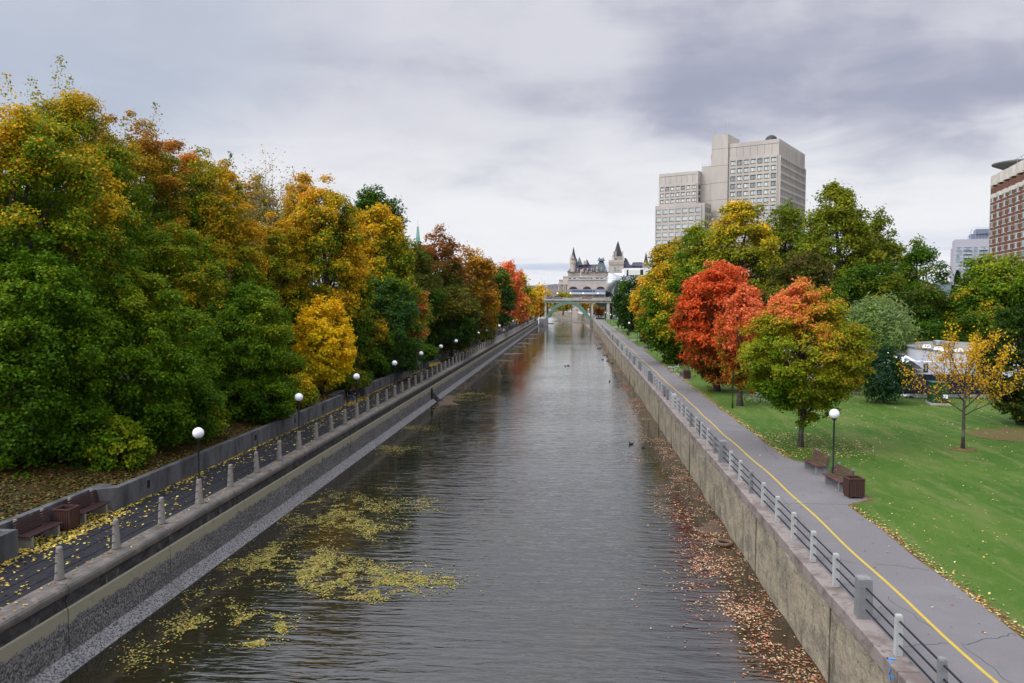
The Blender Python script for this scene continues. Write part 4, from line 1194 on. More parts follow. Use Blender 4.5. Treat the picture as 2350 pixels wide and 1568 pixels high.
for j, (a, b) in enumerate(bays):
    for k in range(14 if j < 4 else 7):
        z = Hg - 6 - k * 2.95 - 2.6
        if z < 12: break
        m = MB(); m.box(a, b, -.12, 0, z, z + 2.2); m.box(a, b, -.16, -.12, z + 2.0, z + 2.3, 1)
        o = m.build('window', [M['gt_glass'], M['wframe']], gt)
        if j in (1, 3):
            m = MB(); m.box(a, b, -1.4, -.13, z - .25, z); m.build('balcony', M['gt_conc'], gt)
mb = MB(); mb.box(12, 33, 4, 20, Hg, Hg + 4.2); mb.box(15, 30, 2.5, 18, Hg + 4.2, Hg + 7.8); mb.build('penthouse', M['gt_top'], gt)
mb = MB()
for x in np.arange(15, 31, 2.1): mb.box(x, x + .15, 2.2, 2.4, Hg, Hg + 9)
mb.box(14, 31, 2.2, 2.4, Hg + 8.6, Hg + 8.8); mb.tube([(9, 3, Hg), (12.5, 3, Hg + 8.4)], .35, 6); mb.build('roof_frame', M['metal'], gt)
# small teal-roofed house below it
q_ = atY(2172, 686, 420)
hs = empty('townhouse', (q_.x, q_.y, 2.4), R(-15), 'small far house with blue-green hipped roof above the trees', 'house')
mb = MB(); mb.box(-8, 9, 0, 10, 0, 11.8)
mb.build('wall', M['gt_conc'], hs)
mb = MB(); mb.prism([(-9, -1), (10, -1), (10, 11), (-9, 11)], 11.8, 17.5, top=[(-4, 4), (6, 4), (6, 6), (-4, 6)]); mb.build('roof', M['copper'], hs)
mb = MB(); mb.box(-1, 1, 4, 6, 16, 19.5); mb.build('chimney', M['bstone'], hs)
mb = MB()
for x in (-6, -2, 2, 6): mb.box(x - .7, x + .7, -.05, 0, 8, 10.5)
mb.build('window', M['glassd'], hs)

# --------------------------------------------------------------- castle-like hotel, measured on a grid of crop pixels
def KX(x, Y): return atY(1262.2 + x * .10254, 686, Y).x
def KZ(y, Y): return atY(1320, 545 + y * .10254, Y).z
YC = 800.0
ch = empty('castle_hotel', (KX(800, YC), YC, 2.4), 0, 'pale stone castle hotel with steep slate roofs and pointed turrets', 'building')
cx0 = KX(800, YC)
X_ = lambda x: KX(x, YC) - cx0
Z_ = lambda y: KZ(y, YC) - 2.4
mb = MB()
mb.box(X_(395), X_(1270), 0, 30, 0, Z_(772)); mb.box(X_(1240), X_(1700), 4, 34, 0, Z_(772)); mb.box(X_(1600), X_(2245), 10, 40, 0, Z_(690))
mb.build('wall', M['stone_l'], ch)
mb = MB()
for x in range(405, 650, 26): mb.box(X_(x), X_(x + 16), -.6, 0, Z_(862), Z_(838))
for x in range(955, 1245, 26): mb.box(X_(x), X_(x + 16), -.6, 0, Z_(862), Z_(838))
mb.box(X_(390), X_(1272), -.5, 0, Z_(782), Z_(770))
mb.build('cornice', M['stone_l'], ch)
mb = MB()
for x in (480, 508, 745, 770, 830, 855, 1015, 1042, 1150): mb.box(X_(x), X_(x + 14), -.12, 0, Z_(812), Z_(792))
for x in (505, 555, 610, 960, 1010, 1070, 1130, 1190): mb.box(X_(x), X_(x + 10), -.12, 0, Z_(845), Z_(822))
mb.build('window', M['glassd'], ch)
def roof(nm, x0, x1, y0, y1, yb, xa, xb, yt, mat, ya=None, yb2=None):
    m = MB(); ya = (y0 + y1) / 2 - .3 if ya is None else ya
    m.prism([(X_(x0), y0), (X_(x1), y0), (X_(x1), y1), (X_(x0), y1)], Z_(yb), Z_(yt), top=[(X_(xa), ya), (X_(xb), ya), (X_(xb), ya + .6), (X_(xa), ya + .6)])
    return m.build(nm, mat, ch)
roof('roof', 380, 1270, -.8, 24, 770, 560, 1180, 597, M['slate'])
roof('roof', 405, 660, -1.5, 16, 768, 545, 600, 470, M['slate'])
roof('roof', 600, 735, 6, 18, 620, 650, 653, 415, M['copper'])
roof('roof', 770, 900, 8, 19, 620, 822, 825, 470, M['slate'])
roof('roof', 1000, 1275, -1.6, 16, 768, 1125, 1180, 470, M['copper'])
roof('roof', 1060, 1150, 3, 11, 520, 1100, 1103, 435, M['copper']); roof('roof', 1150, 1230, 3, 11, 520, 1186, 1189, 440, M['copper'])
roof('roof', 1570, 1860, 2, 26, 772, 1690, 1735, 468, M['slate'])
roof('roof', 1640, 2250, 8, 34, 690, 1700, 2200, 600, M['slate'])
roof('roof', 1840, 2120, 12, 30, 640, 1885, 2100, 540, M['slate'])
def dorm(x, y, w=26, h=50):
    m = MB(); m.box(X_(x - w / 2), X_(x + w / 2), -1.9, 2, Z_(y + h), Z_(y)); m.xprism([(X_(x - w / 2) - .2, Z_(y)), (X_(x), Z_(y - w)), (X_(x + w / 2) + .2, Z_(y))][::-1], -2.0, 2); o = m.build('dormer', M['stone_l'], ch)
    m = MB(); m.box(X_(x - w / 5), X_(x + w / 5), -1.98, -1.9, Z_(y + h * .8), Z_(y + h * .2)); m.build('pane', M['glassd'], o)
for x, y, w, h in ((510, 690, 44, 85), (445, 720, 22, 50), (612, 715, 24, 55), (740, 715, 26, 58), (832, 715, 26, 58), (925, 715, 26, 58), (975, 705, 20, 50), (1045, 690, 46, 85), (1150, 700, 26, 60), (1235, 720, 22, 50), (800, 775, 30, 40), (700, 780, 24, 40), (885, 780, 24, 40)): dorm(x, y, w, h)
def cyl(nm, x, r, y0, y1, yc, mat, top=None, n=16, win=None):
    m = MB(); rr = r * .04557
    m.lathe([(rr, 0), (rr, Z_(y1) - Z_(y0)), ((top if top is not None else r) * .04557, Z_(y1) - Z_(y0) + .01)], n, c=(X_(x), yc, Z_(y0)))
    return m.build(nm, mat, ch)
cyl('turret', 505, 62, 770, 585, 0, M['stone_l']); cyl('turret', 505, 72, 585, 540, 0, M['stone_l']); cyl('turret', 505, 60, 540, 480, 0, M['stone_l'])
def cone(x, r, y0, y1, yc, n=8, mat='slate', m2=None):
    m = MB(); rr = r * .04557; h = Z_(y1) - Z_(y0)
    m.lathe([(rr, 0), (rr * .78, h * .14), (rr * .5, h * .42), (rr * .16, h * .85), (.05, h)], n, c=(X_(x), yc, Z_(y0))); m.build('spire', M[mat], ch)
M['slate2'] = make_mat('slate_brown', (0.042, 0.032, 0.036), .7, .2, var=[((.035, .035, .045), .2, .45, .6, .8)])
cone(523, 66, 482, 212, 0, 10, 'slate2')
mb = MB(); mb.xprism([(X_(470), Z_(482)), (X_(508), Z_(385)), (X_(545), Z_(482))][::-1], -3.6, -1); mb.box(X_(447), X_(455), -2.5, -2, Z_(520), Z_(385)); mb.build('gable', M['stone_l'], ch)
mb = MB(); mb.box(X_(750), X_(818), 4, 8, Z_(600), Z_(525)); mb.build('chimney', M['stone_l'], ch)
mb = MB(); mb.box(X_(1675), X_(1708), 8, 12, Z_(500), Z_(455)); mb.build('chimney', M['slate'], ch)
# main tower
mb = MB(); mb.box(X_(1325), X_(1638), -2, 12, 0, Z_(600)); mb.build('tower', M['stone_l'], ch)
mb = MB(); mb.box(X_(1318), X_(1645), -2.4, 12.4, Z_(600), Z_(512))
for x in range(1330, 1635, 20): mb.box(X_(x), X_(x + 11), -2.5, -2, Z_(622), Z_(600))
mb.box(X_(1316), X_(1647), -2.7, 12.6, Z_(572), Z_(560)); mb.build('cornice', M['stone_l'], ch)
mb = MB(); mb.lathe([(5.8, 0), (5.8, Z_(430) - Z_(512))], 8, c=(X_(1516), 5, Z_(512))); mb.build('tower_drum', M['stone_l'], ch)
cone(1518, 126, 430, 76, 5, 8, 'slate2')
for x in (1420, 1465, 1615):
    mb = MB(); mb.box(X_(x - 12), X_(x + 12), -1.9, 0, Z_(480), Z_(360)); mb.xprism([(X_(x - 15), Z_(360)), (X_(x), Z_(295)), (X_(x + 15), Z_(360))][::-1], -2, 0); mb.build('pinnacle', M['stone_l'], ch)
mb = MB(); mb.box(X_(1428), X_(1472), -2.1, -2, Z_(765), Z_(660)); mb.build('window', M['coppert'], ch)
mb = MB(); mb.box(X_(1515), X_(1525), -2.1, -2, Z_(685), Z_(655)); mb.box(X_(1515), X_(1525), -2.1, -2, Z_(770), Z_(735)); mb.box(X_(1452), X_(1480), -1.1, -.95, Z_(500), Z_(455)); mb.build('window', M['glassd'], ch)
mb = MB(); mb.box(X_(2090), X_(2232), 6, 14, Z_(692), Z_(590)); mb.xprism([(X_(2110), Z_(600)), (X_(2135), Z_(515)), (X_(2160), Z_(600))][::-1], 5.5, 7); mb.box(X_(2222), X_(2230), 6, 6.5, Z_(600), Z_(500)); mb.build('turret', M['stone_l'], ch)
cone(2160, 66, 592, 325, 10, 8, 'slate2')
mb = MB(); mb.box(X_(2125), X_(2140), 5.4, 5.5, Z_(635), Z_(595)); mb.build('window', M['glassd'], ch)

# --------------------------------------------------------------- old station with three lunette windows
YS = 620.0
stn = empty('station_building', (KX(800, YS), YS, 2.4), 0, 'long pale stone building with three half-round windows beyond the bridge', 'building')
sx0 = KX(800, YS)
X_ = lambda x: KX(x, YS) - sx0
Z_ = lambda y: KZ(y, YS) - 2.4
mb = MB(); mb.box(X_(400), X_(1250), 0, 40, 0, Z_(955)); mb.box(X_(285), X_(1240), 12, 60, 0, Z_(860)); mb.box(X_(180), X_(400), 6, 60, 0, Z_(1030)); mb.box(X_(188), X_(300), 14, 60, 0, Z_(935)); mb.box(X_(640), X_(870), 11, 14, Z_(900), Z_(885))
mb.build('wall', M['stone_l'], stn)
mb = MB(); mb.box(X_(175), X_(415), 5, 6.5, Z_(1050), Z_(1028)); mb.box(X_(185), X_(300), 13.4, 14, Z_(950), Z_(934)); mb.box(X_(635), X_(880), 10.6, 14, Z_(885), Z_(876)); mb.box(X_(285), X_(1240), 11.5, 12, Z_(872), Z_(860)); mb.build('cornice', M['hcream'], stn)
for x in (195, 235, 300, 330, 385):
    mb = MB(); rr = .28; mb.tube([(X_(x) + .3, 5.4, 0), (X_(x) + .3, 5.4, Z_(1050))], .42, 10); mb.build('column', M['stone_l'], stn)
M['pband'] = make_mat('parapet_blue_grey', (0.38, 0.42, 0.48), .6)
M['gband'] = make_mat('band_grey', (0.20, 0.23, 0.28), .6)
M['gdark'] = make_mat('band_glazing', (0.075, 0.085, 0.13), .3)
M['lblue'] = make_mat('hoarding_pale_blue', (0.46, 0.51, 0.60), .6)
mb = MB(); mb.box(X_(398), X_(1252), -.5, 3, Z_(955), Z_(930)); mb.build('parapet', M['pband'], stn)
for x in (520, 827, 1130):
    m = MB(); P = [(X_(x + 93), Z_(1160))]
    for i in range(1, 12): t = math.pi * i / 12; P.append((X_(x + 93 * math.cos(t)), Z_(1160) + (Z_(1100) - Z_(1160)) * math.sin(t)))
    P.append((X_(x - 93), Z_(1160))); m.xprism(P[::-1], -.12, 0); o = m.build('lunette_window', M['slate2'], stn)
    m = MB()
    for k in (-60, -30, 0, 30, 60): m.box(X_(x + k) - .06, X_(x + k) + .06, -.2, -.12, Z_(1160), Z_(1160) + (Z_(1100) - Z_(1160)) * math.sqrt(1 - (k / 93) ** 2))
    m.build('mullion', M['wframe'], o)
mb = MB(); mb.box(X_(345), X_(1232), -3, -.2, Z_(1232), Z_(1163)); mb.build('canopy_band', M['gband'], stn)
mb = MB(); mb.box(X_(495), X_(1010), -3.1, -3, Z_(1226), Z_(1186)); mb.build('window', M['gdark'], stn)
mb = MB(); mb.box(X_(395), X_(1232), -4, -3.1, Z_(1275), Z_(1232)); mb.build('canopy_fascia', M['lblue'], stn)
for x, wd in ((412, 58), (520, 58), (912, 40), (1035, 58), (1132, 58)):
    mb = MB(); mb.box(X_(x), X_(x + wd), 11.85, 12, Z_(922), Z_(900)); mb.build('window', M['glassd'], stn)
fp = empty('flagpole', (KX(683, YS) + .0, YS - .5, KZ(880, YS)), 0, 'white flagpole flying the red and white maple leaf flag on station roof', 'flagpole')
hf = KZ(718, YS) - KZ(880, YS)
MB().tube([(0, 0, 0), (0, 0, hf)], .16, 6).build('pole', M['white'], fp)
mb = MB(); w = 46 * .0353; h = 36 * .0353; w = 2.0; h = 1.35
a0 = .1
for i, (a, b, mi) in enumerate(((0, .27, 0), (.27, .73, 1), (.73, 1, 0))): mb.box(a0 + a * w * 1.1, a0 + b * w * 1.1, -.03, .03, hf - h - .05, hf - .05, mi)
leafp = [(.5, .12), (.48, .3), (.33, .27), (.37, .36), (.24, .5), (.30, .53), (.27, .66), (.38, .64), (.42, .70), (.44, .62), (.47, .80), (.5, .92), (.53, .80), (.56, .62), (.58, .70), (.62, .64), (.73, .66), (.70, .53), (.76, .5), (.63, .36), (.67, .27), (.52, .3)]
mb.xprism([(a0 + (x * .42 + .29) * w * 1.1, hf - h - .05 + y * h) for x, y in leafp], -.06, -.031, 0)
mb.build('flag', [M['flagred'], M['flagwhite']], fp)

# --------------------------------------------------------------- curved silver glass hall
YH = 560.0
sh = empty('convention_centre', (KX(1400, YH), YH, 2.4), 0, 'silver glass hall with bulging curved shell right of the stone station', 'building')
hx0 = KX(1400, YH)
X_ = lambda x: KX(x, YH) - hx0
Z_ = lambda y: KZ(y, YH) - 2.4
M['shell'] = make_mat('silver_shell', (0.48, 0.51, 0.52), .25, .6, .25, var=[((.36, .39, .40), .35, .45, .6, .7)])
left = [(1285, 800), (1272, 900), (1252, 1030), (1240, 1120), (1245, 1200)]
right = [(1350, 800), (1450, 830), (1560, 875), (1600, 890), (1600, 965), (1520, 1000), (1450, 1080), (1410, 1150), (1390, 1250)]
outline = left + [(1340, 1195), (1345, 1245), (1390, 1252)] + right[::-1]
bul = lambda x, y: -6 - 5 * math.sin(min(1, max(0, (y - 790) / 470)) * math.pi)
m = MB(); nrow = 18; grid = []
for j in range(nrow + 1):
    y = 800 + (1250 - 800) * j / nrow
    xl = np.interp(y, [p_[1] for p_ in left], [p_[0] for p_ in left]) if y <= 1200 else np.interp(y, [1200, 1250], [1250, 1345])
    xr = np.interp(y, [800, 875, 965, 1000, 1080, 1150, 1250], [1380, 1600, 1600, 1520, 1450, 1410, 1392])
    row = []
    for i in range(13):
        f = i / 12; x = xl + (xr - xl) * f
        row.append((X_(x), bul(x, y) + 9 * (f - .45) ** 2, Z_(y)))
    grid.append(row)
for r_ in grid: m.v += r_
for j in range(nrow):
    for i in range(12):
        a = j * 13 + i; m.f.append((a, a + 13, a + 14, a + 1)); m.m.append(0)
o = m.build('shell', M['shell'], sh, smooth=True); so = o.modifiers.new('thick', 'SOLIDIFY'); so.thickness = .4
m = MB()
for j in range(1, nrow, 2):
    for i in range(12):
        a, b = Vector(grid[j][i]), Vector(grid[j][i + 1]); m.tube([a + Vector((0, -.1, 0)), b + Vector((0, -.1, 0))], .07, 4, caps=False)
for i in range(1, 12, 2):
    for j in range(nrow):
        a, b = Vector(grid[j][i]), Vector(grid[j + 1][i]); m.tube([a + Vector((0, -.1, 0)), b + Vector((0, -.1, 0))], .06, 4, caps=False)
M['shseam'] = make_mat('shell_seam', (0.26, 0.29, 0.31), .5); m.build('seam', M['shseam'], sh)
mb = MB(); mb.box(X_(1350), X_(1640), -1, 30, 0, Z_(1000)); mb.box(X_(1400), X_(1640), 2, 30, 0, Z_(860)); mb.build('glazed_wall', M['glassd'], sh)
mb = MB(); mb.prism([(X_(1290), -3), (X_(1625), -3), (X_(1625), 22), (X_(1290), 22)], Z_(880), Z_(805), top=[(X_(1340), 0), (X_(1625), 0), (X_(1625), 22), (X_(1340), 22)]); mb.build('roof', M['white'], sh)
mb = MB(); mb.box(X_(1515), X_(1600), -4, -1, 0, Z_(1000)); mb.build('column', M['bconc'], sh)
ribs = MB()
arc = [(1600, 968), (1520, 1003), (1455, 1080), (1412, 1150), (1392, 1250), (1410, 1300), (1450, 1345)]
ribs.tube([(X_(x), -8.5, Z_(y)) for x, y in arc], .35, 6); ribs.build('rim', M['metal'], sh)
mb = MB(); mb.box(X_(1255), X_(1395), -.5, 10, 0, Z_(1205)); mb.build('base', M['dark'], sh)

# --------------------------------------------------------------- white block with screen and lettering
YW = 600.0
wb = empty('white_block', (KX(1900, YW), YW, 2.4), 0, 'white block with big screen panel and chequered front behind dark tree', 'building')
bx = KX(1900, YW)
X_ = lambda x: KX(x, YW) - bx
Z_ = lambda y: KZ(y, YW) - 2.4
mb = MB(); mb.box(X_(1655), X_(2260), 0, 30, 0, Z_(692)); mb.box(X_(1612), X_(1655), -2, 30, 0, Z_(850), 1); mb.build('wall', [M['white'], M['gband']], wb)
mb = MB(); mb.box(X_(1712), X_(1750), -.1, 0, Z_(880), Z_(728)); mb.box(X_(2012), X_(2082), -.1, 0, Z_(848), Z_(728)); mb.build('window', M['glassd'], wb)
M['screen'] = make_mat('screen_panel', (0.66, 0.66, 0.58), .6); mb = MB(); mb.box(X_(1750), X_(2012), -.8, 0, Z_(848), Z_(728)); mb.build('screen', M['screen'], wb)
mb = MB(); rr3 = random.Random(2)
for i in range(16):
    for j in range(7):
        if rr3.random() < .55:
            x = 1660 + i * 30; y = 962 + j * 26
            mb.box(X_(x), X_(x + 29), -.12, 0, Z_(y + 25), Z_(y), 0 if rr3.random() < .5 else 1)
mb.box(X_(1780), X_(1870), -.13, 0, Z_(880), Z_(852), 0); mb.box(X_(1900), X_(1955), -.13, 0, Z_(878), Z_(852), 0)
mb.build('chequer_panel', [M['glassd'], M['gband']], wb)
cu = bpy.data.curves.new('lettering', 'FONT'); cu.body = 'Centre Shaw'; cu.size = 3.0; cu.extrude = .08; cu.materials.append(M['flagwhite'])
_t = bpy.data.objects.new('lettering_curve', cu); COL.objects.link(_t); bpy.context.view_layer.update()
_me = bpy.data.meshes.new_from_object(_t.evaluated_get(bpy.context.evaluated_depsgraph_get())); bpy.data.objects.remove(_t)
lo_ = bpy.data.objects.new('lettering', _me); COL.objects.link(lo_); lo_.parent = wb; lo_.location = (X_(1700), -.35, Z_(948)); lo_.rotation_euler = (R(90), 0, 0)
mb = MB(); mb.box(X_(1655), X_(2240), -.2, -.125, Z_(955), Z_(880)); mb.build('sign_panel', M['gband'], wb)

# --------------------------------------------------------------- clock-tower spire far behind the left trees
q_ = atY(960, 686, 905)
pt = empty('clock_tower', (q_.x, 905, 2.4), 0, 'pale green copper spire poking above the left tree line', 'tower')
s_ = 905 / F; zz = lambda v: CAMZ - 2.4 + (686 - v) * s_
mb = MB(); mb.box(-3.2, 3.2, -3.2, 3.2, 0, zz(556)); mb.build('shaft', M['stone_l'], pt)
mb = MB(); mb.prism([(-2.4, -2.4), (2.4, -2.4), (2.4, 2.4), (-2.4, 2.4)], zz(556), zz(519), top=[(-.7, -.7), (.7, -.7), (.7, .7), (-.7, .7)]); mb.build('spire', M['coppert'], pt)
mb = MB(); mb.tube([(0, 0, zz(519)), (0, 0, zz(503))], .16, 6); mb.box(-.9, .9, -.9, .9, zz(521), zz(519)); mb.build('flagpole', M['metal'], pt)

# ================================================================== TREES, left bank
GL = 'trees along the left bank'
zb = lambda X: zbank(X)
def LT(kind, label, u, vtop, hw, Y, pal, **k):
    X = atY(u, 686, Y).x
    k.setdefault('shift', -.05 if vtop >= 450 else (-.17 if Y < 75 else -.06))
    return tree(kind, label, u, vtop, hw, Y, zb(X) if X < -20 else 3.2, pal, group=GL, **k)
LT('maple_tree', 'huge dark green maple filling the left edge with golden top', 40, 215, 250, 38, ['dk', 'gr', 'gr', 'mid', 'mid', 'yg', 'go', 'ye'], vbot=1000, cov=3.2, nclump=210, csize=.18, sprigs=8, gw=.50, tnoise=.24, cap=170000, side=(.05, 0, .12), shift=-.22)
LT('maple_tree', 'tallest left bank maple with spiky orange and gold crest', 175, 182, 185, 47, ['dk', 'gr', 'mid', 'mid', 'yg', 'go', 'go'], vbot=900, cov=2.6, nclump=170, csize=.2, sprigs=16, gw=.55, top=.45, tnoise=.22, side=(.1, 0, .1), cap=130000, shift=-.22)
LT('maple_tree', 'green maple with rusty brown shoulder behind the tallest maple', 315, 272, 150, 56, ['gr', 'gr', 'mid', 'mid', 'ol', 'go', 'rust'], vbot=880, cov=2.4, nclump=150, csize=.2, sprigs=8, gw=.6, tnoise=.2, cap=110000)
LT('maple_tree', 'deep rust brown maple crown above the green maples', 410, 325, 100, 66, ['gr', 'mid', 'ol', 'rust', 'orr'], vbot=760, cov=2.4, nclump=110, csize=.22, sprigs=8)
LT('maple_tree', 'green maple with orange patches on its right side', 500, 368, 115, 60, ['gr', 'gr', 'mid', 'yg', 'go', 'go'], vbot=930, cov=2.6, nclump=150, csize=.2, sprigs=6, side=(.28, 0, 0), gw=.4, tnoise=.25, cap=110000)
LT('maple_tree', 'broad dark green lower maple over the retaining wall', 300, 640, 190, 39.5, ['dk', 'gr', 'gr', 'mid', 'mid', 'yg'], vbot=1090, cov=2.8, nclump=170, csize=.19, gw=.28, tnoise=.24, cap=120000)
LT('maple_tree', 'low green maple spreading beside the bright yellow tree', 560, 640, 130, 50, ['dk', 'gr', 'gr', 'mid', 'gr', 'yg'], vbot=1000, cov=2.6, nclump=150, csize=.2, gw=.25, tnoise=.22, cap=100000)
LT('linden_tree', 'dark blue-green narrow tree top between orange maples', 527, 378, 36, 76, ['dk', 'bl', 'gr', 'gr'], vbot=640, cov=2.4, nclump=60, sprigs=6)
LT('maple_tree', 'brown and green tree behind the bare branched birch', 590, 400, 60, 80, ['gr', 'mid', 'yg', 'ol', 'go'], vbot=700, cov=2.2, nclump=80)
LT('maple_tree', 'small gold crown just behind the big orange maple', 690, 392, 38, 84, ['ol', 'go', 'ye', 'go'], vbot=640, cov=2.2, nclump=60, sprigs=3)
LT('maple_tree', 'big orange and gold maple in the middle of the left bank', 750, 415, 112, 70, ['dk', 'gr', 'mid', 'yg', 'go', 'ye', 'go', 'orr'], vbot=905, cov=2.8, nclump=170, csize=.19, gw=.48, tnoise=.22, cap=120000)
LT('yellow_tree', 'small bright yellow tree leaning over the retaining wall', 712, 682, 70, 63.5, ['yg', (.72, .54, .012), (.80, .57, .014), (.80, .53, .012), (.74, .42, .010)], shift=0.05, side=(.0, 0, .1), vbot=905, cov=3.0, nclump=110, csize=.22, tnoise=.2, gw=.22, X=-20.7)
LT('oak_tree', 'tall dark green tree standing above the yellow-green maple', 862, 408, 66, 98, ['dk', 'dk', 'gr', 'gr', 'ol'], vbot=760, cov=2.8, nclump=100, csize=.24, tnoise=.18, gw=.2)
LT('maple_tree', 'yellow-green maple right of the big orange maple', 868, 455, 82, 86, ['gr', 'gr', 'mid', 'yg', 'ye', 'go'], vbot=860, cov=2.6, nclump=130, csize=.21, gw=.55, tnoise=.2)
LT('elm_tree', 'blue-green elm reaching down to the retaining wall', 890, 620, 84, 82, ['dk', 'bl', 'gr', 'bl', 'mid', 'yg'], vbot=880, cov=2.6, nclump=120, csize=.21, gw=.1, tnoise=.24)
LT('maple_tree', 'small pink and lime coloured tree against dark green ones', 955, 650, 32, 90, ['mid', 'yg', 'yg', 'pk', 'pk'], vbot=800, cov=2.4, nclump=50, gw=.1, tnoise=.4)
LT('maple_tree', 'dark green tree with crimson top', 1000, 532, 72, 118, ['dk', 'dk', 'gr', 'br', 'dred', 'rust'], vbot=800, cov=2.6, nclump=120, csize=.22, gw=.65, tnoise=.18)
LT('maple_tree', 'dark olive tree beside the crimson topped one', 950, 545, 60, 108, ['dk', 'gr', 'gr', 'br', 'ol'], vbot=840, cov=2.6, nclump=110, gw=.4)
LT('maple_tree', 'brownish orange rounded tree before the red maples', 1072, 562, 62, 140, ['dk', 'br', 'ol', 'rust', 'rust', 'go'], vbot=790, cov=2.6, nclump=110, gw=.5, side=(.25, 0, 0))
LT('maple_tree', 'low dark green tree overhanging the left path railing', 1035, 650, 70, 112, ['dk', 'dk', 'gr', 'br', 'ol'], vbot=820, cov=2.6, nclump=100, gw=.2)
LT('maple_tree', 'olive gold tree low above the path lamps', 1108, 640, 34, 150, ['gr', 'ol', 'go', 'rust', 'go'], vbot=795, cov=2.6, nclump=60, gw=.1, side=(.2, 0, 0))
LT('maple_tree', 'tall dark green tree left of the coral red maple', 1132, 607, 46, 178, ['dk', 'dk', 'gr', 'gr'], vbot=760, cov=2.6, nclump=80, gw=.15)
LT('maple_tree', 'coral red maple near the far end of the left bank', 1166, 603, 34, 212, ['go', 'pk', 'pk', 'red', 'pk'], vbot=726, cov=2.6, nclump=70, gw=.2)
LT('maple_tree', 'yellow-green maple right of the coral red maple', 1192, 632, 24, 236, ['gr', 'yg', 'yg', 'ye'], vbot=740, cov=2.6, nclump=50, gw=.2)
LT('maple_tree', 'orange-pink low maple at the far left bank', 1192, 672, 22, 226, ['pk', 'pk', 'go', 'go'], vbot=738, cov=2.6, nclump=40, gw=.1)
LT('maple_tree', 'golden maple close to the bridge on the left bank', 1210, 660, 22, 262, ['yg', 'ye', 'go', 'ye'], vbot=733, cov=2.6, nclump=50, gw=.1)
LT('maple_tree', 'orange-tipped tree touching the left end of the bridge', 1228, 676, 19, 292, ['go', 'orr', 'yg', 'pk'], vbot=730, cov=2.6, nclump=40, gw=.1)
LT('maple_tree', 'dark green maple hanging low at the bottom left corner of the bank', 60, 560, 170, 33.5, ['dk', 'gr', 'gr', 'mid', 'yg'], vbot=1165, cov=2.8, nclump=170, csize=.19, gw=.2, tnoise=.2, cap=120000)
LT('maple_tree', 'mid green maple between the rusty maple and its lower neighbour', 420, 520, 120, 50, ['dk', 'gr', 'mid', 'mid', 'yg', 'go'], vbot=960, cov=2.6, nclump=150, csize=.2, gw=.4, tnoise=.2, cap=110000)
LT('maple_tree', 'green maple left of the bright yellow tree with golden shoulder', 640, 500, 80, 66, ['dk', 'gr', 'mid', 'yg', 'go'], vbot=930, cov=2.6, nclump=120, csize=.2, gw=.4, tnoise=.25, cap=100000)
LT('maple_tree', 'olive maple low behind the seated person', 830, 700, 70, 78, ['dk', 'gr', 'mid', 'ol', 'go'], vbot=900, cov=2.6, nclump=110, csize=.2, gw=.3, tnoise=.25)
# filling trees behind the front row so no gap opens to the sky
for i, (u, v, hw_, Y) in enumerate([(700, 470, 130, 96), (960, 600, 60, 140), (1100, 640, 40, 190), (1150, 650, 35, 240), (80, 420, 200, 60), (450, 480, 120, 82)]):
    LT('maple_tree', ['shaded green tree behind the birch branches', 'shaded tree in the second row behind the crimson top', 'shaded green tree in the second row behind the gold one', 'distant green tree behind the coral red maple', 'dark green tree deep behind the left edge maple', 'dark green tree in the second row behind the rusty maple'][i],
       u, v, hw_, Y, ['dk', 'gr', 'mid', 'ol'], vbot=730 if i else 760, cov=1.5, nclump=70, gw=.2, ls=.45)
# shrubs on the bank behind the retaining wall
BU = [(255, 955, 84, 35.0, 1120, ['gr', 'gr', 'mid', 'yg'], 'yellow-green maple sapling low behind the retaining wall'), (30, 1090, 46, 31.0, 1180, ['dk', 'gr', 'gr'], 'dark green bush at the left edge of the bank'),
      (430, 880, 92, 42, 1040, ['dk', 'gr', 'gr', 'yg'], 'green shrub mass behind wall between first and second lamps'), (600, 850, 75, 49, 990, ['dk', 'gr', 'mid'], 'rounded green shrub left of second left bank lamp'),
      (685, 860, 40, 56, 940, ['gr', 'yg', 'yg', 'ye'], 'lime shrub beneath the bright yellow tree'), (800, 850, 50, 68, 905, ['dk', 'gr', 'ol'], 'olive shrub behind the seated person'),
      (895, 815, 44, 84, 868, ['dk', 'bl', 'gr'], 'dark green shrub behind fourth left bank lamp'), (965, 790, 40, 98, 835, ['dk', 'gr'], 'low dark shrub between two distant left bank lamps'),
      (110, 980, 100, 34, 1160, ['dk', 'dk', 'gr'], 'shaded green thicket under the left edge maple'),
      (345, 930, 70, 40.5, 1050, ['dk', 'gr', 'yg', 'gr'], 'dense green shrub above the first retaining wall stretch')]
for u, vt, hw_, Y, vb, pal, lab in BU:
    tree('shrub', lab, u, vt, hw_, Y, 3.3, pal, vbot=vb, cat='shrub', cov=2.4, nclump=60, csize=.28, gw=.2, trunk_r=.06, nlimb=6, group='shrubs on the left bank')
